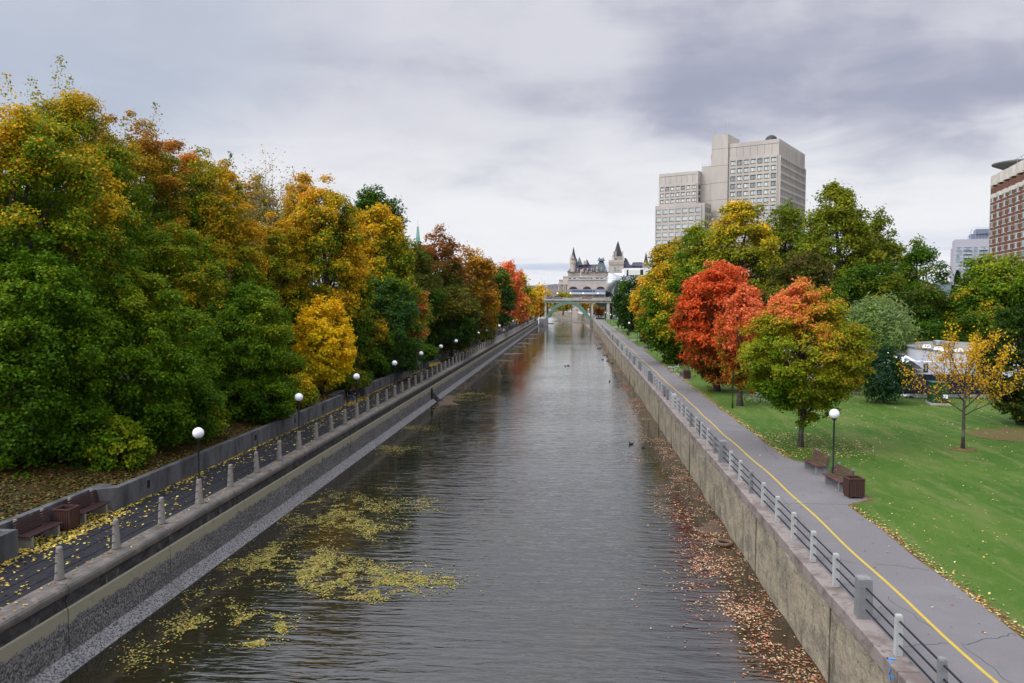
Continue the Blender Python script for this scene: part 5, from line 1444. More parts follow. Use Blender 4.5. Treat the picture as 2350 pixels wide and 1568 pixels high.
# bare birch branches rising over the orange maple
p = atY(622, 686, 74); bi = empty('birch_tree', (p.x, 74, 5.0), 0, 'half-bare pale birch with thin branches against the sky', 'tree', GL)
rb = np.random.default_rng(77); mb = MB(); tips = []
def branch(m, p0, d, ln, r, lv):
    pts = [p0]; d = d.normalized(); q_ = p0
    for i in range(4):
        d = (d + Vector(rb.normal(size=3)) * .10 + Vector((0, 0, .04))).normalized(); q_ = q_ + d * ln / 4; pts.append(q_)
    m.tube(pts, [r, r * .8, r * .62, r * .45, r * .3], 5)
    tips.append(q_)
    if lv > 0:
        for k in range(4):
            s0 = pts[1 + k % 4]; dd = (d + Vector(rb.normal(size=3)) * .42 + Vector((0, 0, .1))).normalized(); branch(m, s0, dd, ln * .62, r * .5, lv - 1)
mb.tube([(0, 0, -.3), (.1, 0, 6), (0, 0, 9)], [.22, .16, .12], 8)
for k in range(5): branch(mb, Vector((0, 0, 8.5 + k * .3)), Vector((rb.normal() * .35 - .1, rb.normal() * .3, 1)), 5.4, .065, 3)
mb.build('trunk', M['bark_pale'], bi, smooth=True)
tp = np.array([tuple(t) for t in tips]); ii = rb.integers(0, len(tp), 3200); ps = tp[ii] + rb.normal(size=(3200, 3)) * .2; ps[:, 2] -= rb.uniform(0, 1, 3200) ** 2 * 2
leaf_object('crown', ps, rb.normal(size=(3200, 3)), np.full(3200, .17), np.array([G['ol'], G['br'], G['go']])[rb.integers(0, 3, 3200)] * rb.uniform(.7, 1.2, (3200, 1)), M['leaf'], bi)

# ------------------------------------------------------------------ trees, right bank
GR = 'trees on the right bank park'
def RT(kind, label, u, vtop, hw, Y, pal, zb_=ZR, **k): return tree(kind, label, u, vtop, hw, Y, zb_, pal, group=k.pop('group', GR), **k)
RT('maple_tree', 'young maple on the lawn shading from green to coral at its top', 1826, 650, 144, 46.0, ['gr', 'mid', 'yg', 'ol', 'yg', 'yg', 'go', 'pk'], vbot=968, cov=3.0, nclump=230, csize=.165, gw=.46, tnoise=.26, trunk_r=.17, X=at(1829, 1020, ZR).x, ls=.13, flat=.55, side=(-.08, 0, .0), cap=110000, top=.3, clump_xy=1.15)
RT('maple_tree', 'bright red maple beside the bicycle path', 1652, 585, 104, 73.5, ['br', 'rust', 'red', 'red', 'red', 'pk'], vbot=890, cov=3.0, nclump=190, csize=.18, gw=.50, tnoise=.20, trunk_r=.30, X=at(1645, 897, ZR).x, flat=.55, top=.25, cap=110000)
RT('maple_tree', 'orange-red small maple between the red maple and the young maple', 1742, 656, 52, 63.5, ['ol', 'rust', 'red', 'pk', 'pk'], vbot=905, cov=2.4, nclump=90, csize=.22, gw=.4, trunk_r=.24, X=at(1681, 925, ZR).x + .3)
RT('maple_tree', 'green maple with yellow and orange tips overhanging the path', 1548, 598, 92, 104, ['dk', 'gr', 'gr', 'mid', 'yg', 'ye', 'orr'], vbot=838, cov=2.8, nclump=160, csize=.19, gw=.22, tnoise=.28, X=at(1548, 826, ZR).x)
RT('maple_tree', 'small orange and green maple by the far path bench', 1492, 690, 34, 150, ['gr', 'ol', 'go', 'orr'], vbot=780, cov=2.6, nclump=50, gw=.2, tnoise=.3)
RT('maple_tree', 'yellow-orange maple crown above the dark tree', 1500, 612, 48, 165, ['mid', 'yg', 'ye', 'orr', 'ye'], vbot=760, cov=2.6, nclump=80, gw=.3, tnoise=.25)
RT('linden_tree', 'dark green rounded tree at the right end of the bridge', 1446, 640, 38, 205, ['dk', 'dk', 'dk', 'gr'], vbot=764, cov=3.0, nclump=90, gw=.2, tnoise=.15)
RT('yellow_tree', 'golden olive tree left of the tall grove', 1540, 545, 56, 150, ['gr', 'ol', 'yg', 'go', 'ol'], vbot=720, cov=2.4, nclump=90, gw=.3)
RT('poplar_tree', 'green poplar in front of the office tower base', 1605, 498, 58, 140, ['gr', 'mid', 'ol', 'yg', 'yg'], vbot=730, cov=2.6, nclump=100, gw=.3, top=.35)
RT('poplar_tree', 'yellow-green poplar covering the office tower windows', 1700, 455, 84, 132, ['mid', 'ol', 'yg', 'ol', 'yg', 'ye'], vbot=760, cov=2.6, nclump=140, csize=.2, gw=.45, top=.3)
RT('poplar_tree', 'green-grey poplar under the tower corner', 1800, 462, 66, 138, ['gr', 'mid', 'gr', 'ol', 'mid'], vbot=760, cov=2.6, nclump=110, gw=.3)
RT('poplar_tree', 'tallest poplar on the right with open ragged top', 1918, 392, 100, 112, ['gr', 'ol', 'mid', 'ol', 'yg'], vbot=790, cov=2.2, nclump=150, csize=.19, gw=.2, tnoise=.28, top=.72, lob=.45, inner=.35)
RT('poplar_tree', 'olive green poplar right of the tallest one', 2010, 490, 72, 116, ['gr', 'ol', 'mid', 'ol'], vbot=800, cov=2.2, nclump=110, csize=.21, gw=.2, top=.4, lob=.45)
RT('poplar_tree', 'open branched green tree reaching toward the distant towers', 2105, 540, 60, 106, ['dk', 'gr', 'gr', 'ol'], vbot=760, cov=1.6, nclump=90, csize=.21, gw=.2, top=.4, lob=.5, inner=.3)
RT('oak_tree', 'brownish dark tree just behind the red maple', 1838, 575, 82, 104, ['dk', 'br', 'br', 'dk', 'ol'], vbot=860, cov=2.4, nclump=110, gw=.1, tnoise=.3)
RT('oak_tree', 'dark green tree mass behind the willow', 1985, 600, 90, 98, ['dk', 'dk', 'gr', 'ol'], vbot=850, cov=2.2, nclump=110, gw=.2)
RT('oak_tree', 'shaded tree above the white round building', 2120, 650, 74, 100, ['dk', 'dk', 'gr', 'br'], vbot=850, cov=2.2, nclump=100, gw=.2)
RT('willow_tree', 'feathery grey-green willow leaning right', 2018, 684, 68, 86, ['gr', 'wil', 'wil', (.21, .28, .12)], vbot=830, aspect=.10, ls=.55, cov=6.0, nclump=120, csize=.26, gw=.35, tnoise=.2, flat=.8, droop=.5, clump_xy=1.2, side=(.1, 0, 0), lob=.55)
RT('shrub', 'dark green feathery shrub on the lawn by the navy hoarding', 2034, 796, 58, 66, ['dk', 'bl', 'dk', (.03, .085, .04)], vbot=922, aspect=.14, ls=.34, cov=4.5, nclump=90, csize=.22, gw=.3, cat='shrub', trunk_r=.06, top=.4, flat=.9)
RT('maple_tree', 'lush green maple below the brown brick tower', 2300, 584, 96, 100, ['dk', 'gr', 'mid', 'mid', 'yg'], vbot=770, cov=2.6, nclump=130, csize=.2, gw=.45, tnoise=.2)
RT('maple_tree', 'green tree left of the lush maple with gold flecks', 2232, 655, 54, 96, ['dk', 'dk', 'gr', 'mid', 'go'], vbot=820, cov=2.4, nclump=90, gw=.2)
RT('oak_tree', 'deep shaded green tree behind the sparse yellow tree', 2150, 735, 60, 92, ['dk', 'dk', 'gr'], vbot=850, cov=2.2, nclump=80, gw=.15)
RT('oak_tree', 'dim green tree at right beyond the navy hoarding', 2275, 700, 70, 90, ['dk', 'dk', 'gr', 'ol'], vbot=890, cov=2.2, nclump=90, gw=.2)
RT('pine_tree', 'dark olive pine spreading low at the right edge of the lawn', 2352, 690, 88, 55.5, ['dk', 'dk', (.022, .045, .008), 'ol'], vbot=976, cov=2.6, nclump=140, csize=.2, gw=.2, flat=.4, tnoise=.25)
for u, vt, hw_, Y, lab in ((2196, 622, 26, 150, 'taller dark spruce in front of the grey apartment tower'), (2222, 640, 16, 160, 'smaller dark spruce right of the taller spruce')):
    r_ = np.random.default_rng(int(u)); p = atY(u, 686, Y); root = empty('spruce_tree', (p.x, Y, ZR), 0, lab, 'tree', 'spruces by the apartment tower')
    zt = atY(u, vt, Y).z - ZR; n = 9000; z = 3 + (zt - 3) * r_.uniform(0, 1, n) ** 0.8; tier = .75 + .25 * np.abs(((z * .9) % 1) - .5) * 2
    rr = hw_ * 1.5 * Y / F * (1 - z / zt) ** .8 * tier * np.sqrt(r_.uniform(0, 1, n)) + .1; a = r_.uniform(0, 2 * math.pi, n)
    ps = np.c_[rr * np.cos(a), rr * np.sin(a), z - rr * .35]
    leaf_object('crown', ps, np.c_[np.cos(a), np.sin(a), np.full(n, .8)] + r_.normal(size=(n, 3)) * .4, np.full(n, .42), np.array((.010, .028, .014)) * r_.uniform(.6, 1.6, (n, 1)), M['leaf'], root)
    MB().tube([(0, 0, 0), (0, 0, zt * .9)], [.3, .05], 8).build('trunk', M['bark'], root)
for i, (u, Y) in enumerate([(2440, 96), (2580, 84), (2740, 90)]):
    RT('maple_tree', ['green maple just outside the right edge beyond the pine', 'second green maple outside the right edge beyond the pine', 'third green maple outside the right edge beyond the pine'][i], u, 600, 95, Y, ['dk', 'gr', 'mid', 'ol'], vbot=800, cov=1.5, nclump=60, gw=.3, ls=.45)
# trees past the bridge
FT = [(1242, 655, 22, 400, ['yg', 'ye', 'go'], 'yellow tree rising behind the left part of the bridge'), (1292, 671, 24, 430, ['ol', 'yg', 'go'], 'low golden tree behind the bridge rail left of the station'), (1340, 683, 11, 430, ['ol', 'go'], 'small olive tree in front of the station canopy'),
      (1240, 692, 18, 372, ['go', 'ol', 'rust'], 'golden tree seen under the left of the bridge deck'), (1290, 697, 18, 600, ['dk', 'gr', 'ol'], 'dark green tree seen through the arch'),
      (1372, 700, 16, 560, ['go', 'rust', 'ol'], 'brown autumn tree seen between the bridge piers'), (1385, 702, 14, 420, ['go', 'ol', 'br'], 'autumn tree under the right part of the bridge'), (1345, 698, 16, 620, ['ol', 'go', 'gr'], 'olive tree beyond the far stone pier')]
for u, vt, hw_, Y, pal, lab in FT:
    tree('maple_tree', lab, u, vt, hw_, Y, 2.5, pal, cov=2.4, nclump=45, gw=.2, nlimb=6, group='trees beyond the bridge')
tree('shrub', 'small red and orange shrub beside walkers under the bridge', 1376, 708, 9, 352, 2.6, ['pk', 'orr', 'yg'], cat='shrub', cov=2.4, nclump=30, gw=.2, nlimb=4, trunk_r=.06)
# sparse yellow tree with the branches showing
p = at(2209, 1031, ZR); Yt = p.y; root = empty('sparse_tree', (p.x, Yt, ZR), 0, 'sparse young tree with few golden leaves and grey branches', 'tree', GR)
rb = np.random.default_rng(42); mb = MB(); tips = []; s_ = Yt / F
ht = (1030 - 752) * s_
mb.tube([(0, 0, -.1), (.02, 0, .9), (.0, 0, 2.2), (.05, 0, ht * .62)], [.12, .085, .075, .05], 9)
def br2(p0, d, ln, r, lv):
    pts = [p0]; q_ = p0
    for i in range(5):
        d = (d + Vector(rb.normal(size=3)) * .08 + Vector((0, 0, .05))).normalized(); q_ = q_ + d * ln / 5; pts.append(q_)
        if lv < 2: tips.append(q_)
    mb.tube(pts, [r, r * .85, r * .7, r * .5, r * .35, r * .18], 5)
    if lv > 0:
        for k in range(5):
            br2(pts[1 + k % 5], (d + Vector(rb.normal(size=3)) * .45 + Vector((0, 0, .15))).normalized(), ln * .5, r * .5, lv - 1)
for k in range(11):
    a = k * 2.4; f = k / 11
    br2(Vector((0, 0, 1.9 + f * 2.2)), Vector((math.cos(a), math.sin(a), .55 + f * 1.3)), 2.9 - f * .9, .038, 2)
mb.build('trunk', M['bark_pale'] if False else M['bark'], root, smooth=True)
tp = np.array([tuple(t) for t in tips]); n = 3600; ii = rb.integers(0, len(tp), n); ps = tp[ii] + rb.normal(size=(n, 3)) * .13
leaf_object('crown', ps, rb.normal(size=(n, 3)), rb.uniform(.09, .15, n), np.array([G['ye'], G['go'], G['ye'], (.42, .20, .03)])[rb.integers(0, 4, n)] * rb.uniform(.7, 1.25, (n, 1)), M['leaf'], root)

# ================================================================== leaf litter
rl = np.random.default_rng(12)
PALY = np.array([(.42, .30, .03), (.35, .20, .02), (.50, .40, .10), (.20, .13, .02), (.30, .09, .02), (.10, .12, .02)])
PALR = np.array([(.40, .16, .08), (.48, .24, .12), (.28, .07, .03), (.50, .36, .18), (.16, .06, .03), (.55, .45, .28)])
PALG = np.array([(.30, .30, .06), (.38, .33, .08), (.20, .24, .04), (.42, .36, .15), (.10, .15, .03), (.38, .22, .04)])
def scatter(name, xy, z, smin, smax, pal, label, tilt=.25):
    n = len(xy); nr = np.c_[rl.normal(size=(n, 2)) * tilt, np.ones(n)]
    ps = np.c_[xy, np.broadcast_to(z, n)] + np.c_[np.zeros((n, 2)), rl.uniform(0.008, .03, n)]
    col = pal[rl.integers(0, len(pal), n)] * rl.uniform(.6, 1.25, (n, 1))
    o = leaf_object(name, ps, nr, rl.uniform(smin, smax, n), col, M['litter'], None, bend=.10, seed=n)
    tag(o, label, 'leaves', kind='stuff'); return o
# bank
n = 90000; Y_ = 20 + 130 * rl.uniform(0, 1, n) ** 1.5; X_b = -19.35 - 9 * rl.uniform(0, 1, n) ** 1.3
inalc = np.zeros(n, bool)
for a, b in ALC: inalc |= (Y_ > a - .4) & (Y_ < b + .7)
ok = (~inalc | (X_b < -20.25)) & (vnoise(X_b, Y_, 1.3, 2) + rl.uniform(0, .5, n) > .45)
zz_ = np.where(X_b > -20.1, 3.22, 3.22 + .15 * (-20.1 - X_b))
scatter('fallen_leaves', np.c_[X_b, Y_][ok], zz_[ok] + .01, .09, .16, PALY * .24, 'yellow and brown leaves covering the left bank')  # leaf colours darkened to stand for the shade under the trees
# left path
n = 3600; Y_ = 18 + 150 * rl.uniform(0, 1, n) ** 1.4; X_p = -16.2 - 2.7 * rl.uniform(0, 1, n) ** .6
ok = vnoise(X_p, Y_, .8, 6) + rl.uniform(0, .6, n) > .62
xy = np.c_[X_p, Y_][ok]
xa = []
for a, b in ALC[:3]: xa.append(np.c_[rl.uniform(-19.8, -18.3, 900), rl.uniform(a + .2, b - .2, 900)])
Ye = 18 + 150 * rl.uniform(0, 1, 3000) ** 1.3; xa.append(np.c_[-18.93 + np.abs(rl.normal(size=3000)) * .12, Ye])
scatter('fallen_leaves', np.concatenate([xy] + xa), ZL, .08, .15, np.array([(.42, .34, .03), (.50, .42, .10), (.30, .22, .03), (.36, .22, .04)]), 'yellow leaves strewn over the dark left path')
n = 500; scatter('fallen_leaves', np.c_[rl.uniform(-16.05, -15.45, n), rl.uniform(18, 90, n)], 2.505, .07, .12, PALY, 'a few leaves lying on the left wall coping')
# lawn
n = 6000; Y_ = 15 + 75 * rl.uniform(0, 1, n); Xl = 11.5 + 30 * rl.uniform(0, 1, n)
ok = vnoise(Xl, Y_, 3.5, 9) + rl.uniform(0, .7, n) > .72
lx = np.c_[Xl, Y_][ok]
n2 = 1800; a = rl.uniform(0, 6.28, n2); r_ = 4.2 * np.sqrt(rl.uniform(0, 1, n2)); mt = at(1829, 1020, ZR)
lx2 = np.c_[mt.x + r_ * np.cos(a), mt.y + r_ * np.sin(a)]; lx2 = lx2[lx2[:, 0] > 11.4]
Yq = 14 + 90 * rl.uniform(0, 1, 3500); lx3 = np.c_[11.25 + np.abs(rl.normal(size=3500)) * .22, Yq]
inpad = (lx3[:, 1] > 33) & (lx3[:, 1] < 43)
lx3 = lx3[~inpad]
scatter('fallen_leaves', np.concatenate([lx, lx2, lx3]), ZR, .05, .11, np.array([(.45, .38, .12), (.50, .44, .24), (.42, .25, .05), (.30, .26, .04), (.34, .14, .04)]), 'scattered pale and yellow leaves on the lawn')
n = 260; scatter('fallen_leaves', np.c_[rl.uniform(7.95, 11.2, n), rl.uniform(14, 90, n)], ZR + .004, .05, .10, PALR, 'odd leaves lying on the bicycle path')
# leaves floating on the canal, in drifts
def drift(specs, seedn, thr=.5, sc_=.9):
    out = []
    for u, v, hu, hv, n in specs:
        k = int(n * 2.6); a = rl.normal(size=k) * .55; b = rl.normal(size=k) * .55
        for i in range(k):
            q_ = at(u + a[i] * hu, v + b[i] * hv, 0); out.append((q_.x, q_.y))
    out = np.array(out); m_ = rl.uniform(size=len(out)) < np.clip(((vnoise(out[:, 0], out[:, 1] * .8, sc_, seedn) * .55 + vnoise(out[:, 0], out[:, 1], .3, seedn + 1) * .45) - thr) * 2.6 + .18, 0.01, .8)
    out = out[m_]; return out[(out[:, 0] > XL + .55) & (out[:, 0] < XR - .04)]
LF = [(800, 1165, 120, 28, 2600), (740, 1155, 60, 18, 900), (815, 1210, 95, 30, 2400), (660, 1275, 110, 28, 2600), (700, 1310, 170, 34, 5200), (860, 1335, 130, 30, 3600), (820, 1365, 80, 15, 1100), (960, 1338, 80, 12, 900),
      (600, 1425, 60, 14, 650), (560, 1455, 45, 20, 500), (640, 1440, 30, 22, 380), (590, 1475, 45, 8, 260), (480, 1385, 70, 30, 1100), (440, 1440, 60, 30, 380), (330, 1500, 90, 40, 260), (890, 1030, 70, 14, 1300), (940, 985, 60, 8, 900),
      (1060, 912, 75, 12, 2200), (1090, 905, 50, 6, 900), (1000, 935, 50, 12, 900), (1100, 1018, 30, 5, 240), (900, 1125, 30, 8, 200), (975, 1160, 60, 14, 350), (1160, 832, 55, 9, 1300), (1190, 800, 40, 8, 900), (1125, 862, 50, 6, 800), (700, 1180, 60, 30, 900)]
xy = drift(LF, 31, .47)
scatter('floating_leaves', xy, -.004, .05, .115, PALG * np.array([.72, .68, .5]), 'drifts of yellow-green leaves floating on the left of the canal', .12)
n = 26000; Y_ = 14 + 75 * rl.uniform(0, 1, n) ** 1.25; Xw = XR - .05 - np.abs(rl.normal(size=n)) * (0.75 + 1.2 * vnoise(Y_, Y_ * 0, 7, 4))
ok = rl.uniform(size=n) < np.clip((vnoise(Xw, Y_ * .6, 1.1, 14) * .55 + vnoise(Xw, Y_, .3, 15) * .45 - .50) * 2.8 + .22, .01, .85)
scatter('floating_leaves', np.c_[Xw, Y_][ok], -.004, .05, .11, PALR * .8, 'pinkish brown leaves gathered in shallows along the right wall', .12)
xy = drift([(1620, 1215, 60, 30, 700), (1700, 1400, 70, 50, 500), (1780, 1480, 60, 40, 400), (1560, 1090, 40, 30, 500), (1560, 1150, 60, 40, 500), (1625, 1300, 60, 50, 500), (1440, 895, 24, 8, 500), (1425, 850, 16, 9, 500), (1412, 820, 14, 8, 500), (1460, 930, 24, 8, 300), (1540, 985, 30, 7, 400), (1575, 1345, 60, 9, 90), (1460, 1058, 30, 4, 60)], 51, .45)
scatter('floating_leaves', xy, -.004, .06, .11, PALR, 'sparse pale leaves drifting over the dark right shallows', .12)
Yf = 95 + 220 * rl.uniform(0, 1, 14000); side_ = rl.uniform(0, 1, 14000) < .55
Xf = np.where(side_, XL + .55 + np.abs(rl.normal(size=14000)) * 1.7, XR - .1 - np.abs(rl.normal(size=14000)) * 1.1); ok = vnoise(Xf * 1.0, Yf * .25, 1.4, 61) > .52
scatter('floating_leaves', np.c_[Xf, Yf][ok], -.004, .08, .20, PALR * .6, 'distant russet leaf drifts along both canal walls', .05)

# ================================================================== street furniture and people
def bench(mat, leg_mat, L=1.85, conc=True):
    r_ = empty('park_bench'); hl = L / 2
    mb = MB()
    for i in range(5): x = -.24 + i * .105; mb.box(x, x + .085, -hl, hl, .42, .455)
    mb.build('seat', mat, r_)
    mb = MB(); Mx = Matrix.Translation((.27, 0, .48)) @ Matrix.Rotation(R(14), 4, 'Y')
    for i in range(5): z = .02 + i * .095; mb.box(-.02, .015, -hl, hl, z, z + .072, M=Mx)
    mb.build('backrest', mat, r_)
    for s in (-1, 1):
        y_ = s * (hl - .22); m = MB()
        if conc:
            m.box(-.20, .30, y_ - .055, y_ + .055, -.02, .415); m.prism([(.28, y_ - .05), (.40, y_ - .05), (.40, y_ + .05), (.28, y_ + .05)], 0.0, 1.0, top=[(.40, y_ - .05), (.49, y_ - .05), (.49, y_ + .05), (.40, y_ + .05)])
        else:
            m.tube([(-.18, y_, 0), (-.2, y_, .41), (.25, y_, .41), (.34, y_, 0)], .022, 6); m.tube([(.25, y_, .41), (.40, y_, .96)], .022, 6)
        m.build('leg', leg_mat, r_)
    return r_
def place(o, loc, rz, label, cat, group=None):
    o.location = loc; o.rotation_euler = (0, 0, rz); tag(o, label, cat, group); return o
b0 = bench(M['wood'], M['grey_conc'])
place(b0, (11.75, 36.0, ZR), R(6), 'brown slatted bench partly behind the wooden bin by the path', 'bench', 'benches beside the bicycle path')
place(copy_tree(b0), (11.75, 39.3, ZR), R(6), 'brown slatted bench just beyond the first globe lamp on the lawn edge', 'bench', 'benches beside the bicycle path')
place(copy_tree(b0), (11.75, 86.6, ZR), R(4), 'weathered bench behind the second dark bin by the path', 'bench', 'benches beside the bicycle path')
place(copy_tree(b0), (12.0, 134.5, ZR), R(4), 'far grey-brown bench under the orange-tipped green maple', 'bench', 'benches beside the bicycle path')
bl0 = bench(M['wood_dk'], M['bollard'])
for i, (y_, lab) in enumerate([(26.6, 'dark wooden bench at left edge in the wall recess'), (29.6, 'dark wooden bench right of the bin in near wall recess'), (64.6, 'dark bench with person sitting on it in second recess'), (67.4, 'empty dark bench end behind the lamp in second recess')]):
    o = bl0 if i == 0 else copy_tree(bl0)
    place(o, (-19.30 if i != 0 else -19.30, y_, ZL), R(180), lab, 'bench', 'benches in the left wall recesses')
def bin_(mat):
    r_ = empty('litter_bin'); mb = MB()
    for i in range(7):
        a = -.27 + i * .09
        for s in (-1, 1):
            mb.box(a + .005, a + .085 - .01, s * .30 - .015, s * .30 + .015, .08, .80); mb.box(s * .30 - .015, s * .30 + .015, a + .005, a + .075, .08, .80)
    mb.build('slat', mat, r_)
    mb = MB()
    for s in (-1, 1): mb.box(-.34, .34, s * .34 - .06 * (s > 0), s * .34 + .06 * (s < 0), .80, .86); mb.box(s * .34 - .06 * (s > 0), s * .34 + .06 * (s < 0), -.28, .28, .80, .86)
    mb.build('rim', mat, r_)
    mb = MB(); mb.box(-.26, .26, -.26, .26, .1, .62); mb.build('liner', M['dark'], r_)
    for x in (-.25, .25):
        for y_ in (-.25, .25): m = MB(); m.box(x - .035, x + .035, y_ - .035, y_ + .035, 0, .1); m.build('leg', mat, r_)
    return r_
M['binwood'] = make_mat('bin_wood', (0.060, 0.026, 0.020), .6, .35, var=[((.03, .014, .012), 5, .4, .7, .8, (6, 6, 1))])
bn = bin_(M['binwood'])
GB = 'slatted wooden litter bins'
place(bn, (11.95, 34.35, ZR), R(4), 'brown slatted litter bin at near end of path lay-by', 'bin', GB)
place(copy_tree(bn), (11.9, 84.4, ZR), R(4), 'dark slatted litter bin on lawn by the fallen bicycle', 'bin', GB)
place(copy_tree(bn), (12.2, 183, ZR), R(4), 'far litter bin on the lawn under the dark rounded tree', 'bin', GB)
place(copy_tree(bn), (-19.35, 28.1, ZL), 0, 'dark litter bin between two benches in the near wall recess', 'bin', GB)

def bicycle(label, loc, rz, lean, col):
    M_ = make_mat('bicycle_paint', col, .35, .6)
    r_ = empty('bicycle', loc, rz, label, 'bicycle', 'bicycles on the lawn'); r_.rotation_euler = (lean, 0, rz)
    for x in (0, 1.05):
        w = empty('wheel'); w.parent = r_; w.location = (x, 0, .34)
        ring = [(.31 * math.cos(t), 0, .31 * math.sin(t)) for t in np.linspace(0, 2 * math.pi, 25)]
        MB().tube(ring, .022, 6, caps=False).build('tyre', M['iron'], w)
        m = MB()
        for k in range(9): t = k * math.pi / 9; m.tube([(-.3 * math.cos(t), 0, -.3 * math.sin(t)), (.3 * math.cos(t), 0, .3 * math.sin(t))], .004, 3)
        m.build('spokes', M['metal'], w)
    m = MB(); s, hd, bb, rear, fr = (.38, 0, .82), (.88, 0, .80), (.45, 0, .30), (0, 0, .34), (1.05, 0, .34)
    for a, b in ((s, hd), (hd, bb), (s, bb), (s, rear), (bb, rear), (hd, fr)): m.tube([a, b], .022, 6)
    m.tube([hd, (.86, 0, .98)], .018, 6); m.build('frame', M_, r_)
    m = MB(); m.tube([(.80, -.28, 1.0), (.88, -.1, .99), (.88, .1, .99), (.80, .28, 1.0)], .016, 6); m.build('handlebar', M['metal'], r_)
    m = MB(); m.tube([(.38, 0, .8), (.36, 0, .92)], .016, 6); m.prism([(.22, -.08), (.52, -.02), (.52, .02), (.22, .08)], .92, .97); m.build('saddle', M['iron'], r_)
    m = MB(); m.tube([(-.3, 0, .55), (.05, 0, .68), (.3, 0, .62)], .03, 6); m.box(-.35, .1, -.09, .09, .66, .70); m.build('rack', M['metal'], r_)
    return r_
p = at(1541, 855, ZR); bicycle('silver bicycle lying tilted on the grass beside the path', (p.x, p.y, ZR), R(-18), R(22), (.55, .56, .60))
bicycle('white framed bicycle parked under the red maple', (14.2, 65.5, ZR), R(12), R(6), (.6, .6, .6))
bicycle('grey bicycle parked behind the lamp post without globe', (15.6, 64.0, ZR), R(155), R(-5), (.35, .36, .4))

def skin_body(name, J, E, mat, parent, sub=2):
    bm = bmesh.new(); lay = bm.verts.layers.skin.verify(); V = {}
    for k, (p_, r_) in J.items():
        v = bm.verts.new(p_); rr = r_ if hasattr(r_, '__len__') else (r_, r_); v[lay].radius = rr; V[k] = v
    V[list(J)[0]][lay].use_root = True
    for a, b in E: bm.edges.new((V[a], V[b]))
    me = bpy.data.meshes.new(name); bm.to_mesh(me); bm.free(); me.materials.append(mat)
    o = bpy.data.objects.new(name, me); COL.objects.link(o)
    if parent is not None: o.parent = parent
    s = o.modifiers.new('skin', 'SKIN'); s.use_smooth_shade = True
    q_ = o.modifiers.new('sub', 'SUBSURF'); q_.levels = sub; q_.render_levels = sub
    return o
M['skin'] = make_mat('skin', (0.42, 0.24, 0.17), .6, .3)
M['navy'] = make_mat('navy_cloth', (0.012, 0.015, 0.028), .9)
M['jeans'] = make_mat('blue_jeans', (0.030, 0.060, 0.150), .9)
M['blackc'] = make_mat('black_cloth', (0.015, 0.015, 0.018), .9)
M['whitec'] = make_mat('white_cloth', (0.55, 0.56, 0.60), .9)
M['redc'] = make_mat('coral_cloth', (0.55, 0.12, 0.10), .9)
M['hairb'] = make_mat('brown_hair', (0.045, 0.020, 0.012), .7)
def hand(parent, pos, d, side):
    # palm, four fingers and a thumb, slightly curled
    d = Vector(d).normalized(); x = d.cross(Vector((0, 0, 1))); x = x.normalized() if x.length > .1 else Vector((1, 0, 0)); n_ = x.cross(d)
    P = Vector(pos); J = {'w': (P, .022), 'p': (P + d * .05, (.036, .016))}; E = [('w', 'p')]
    for i, (o_, L_) in enumerate(((-.03, .062), (-.01, .075), (.01, .07), (.03, .055))):
        a = P + d * .085 + x * o_; b = a + d * L_ * .55 - n_ * .012; c = b + d * L_ * .4 - n_ * .03
        J['a%d' % i] = (a, .010); J['b%d' % i] = (b, .009); J['c%d' % i] = (c, .0075); E += [('p', 'a%d' % i), ('a%d' % i, 'b%d' % i), ('b%d' % i, 'c%d' % i)]
    t1 = P + d * .035 + x * .045 * side; t2 = t1 + d * .035 + x * .02 * side
    J['t1'] = (t1, .011); J['t2'] = (t2, .009); E += [('w', 't1'), ('t1', 't2')]
    return J, E
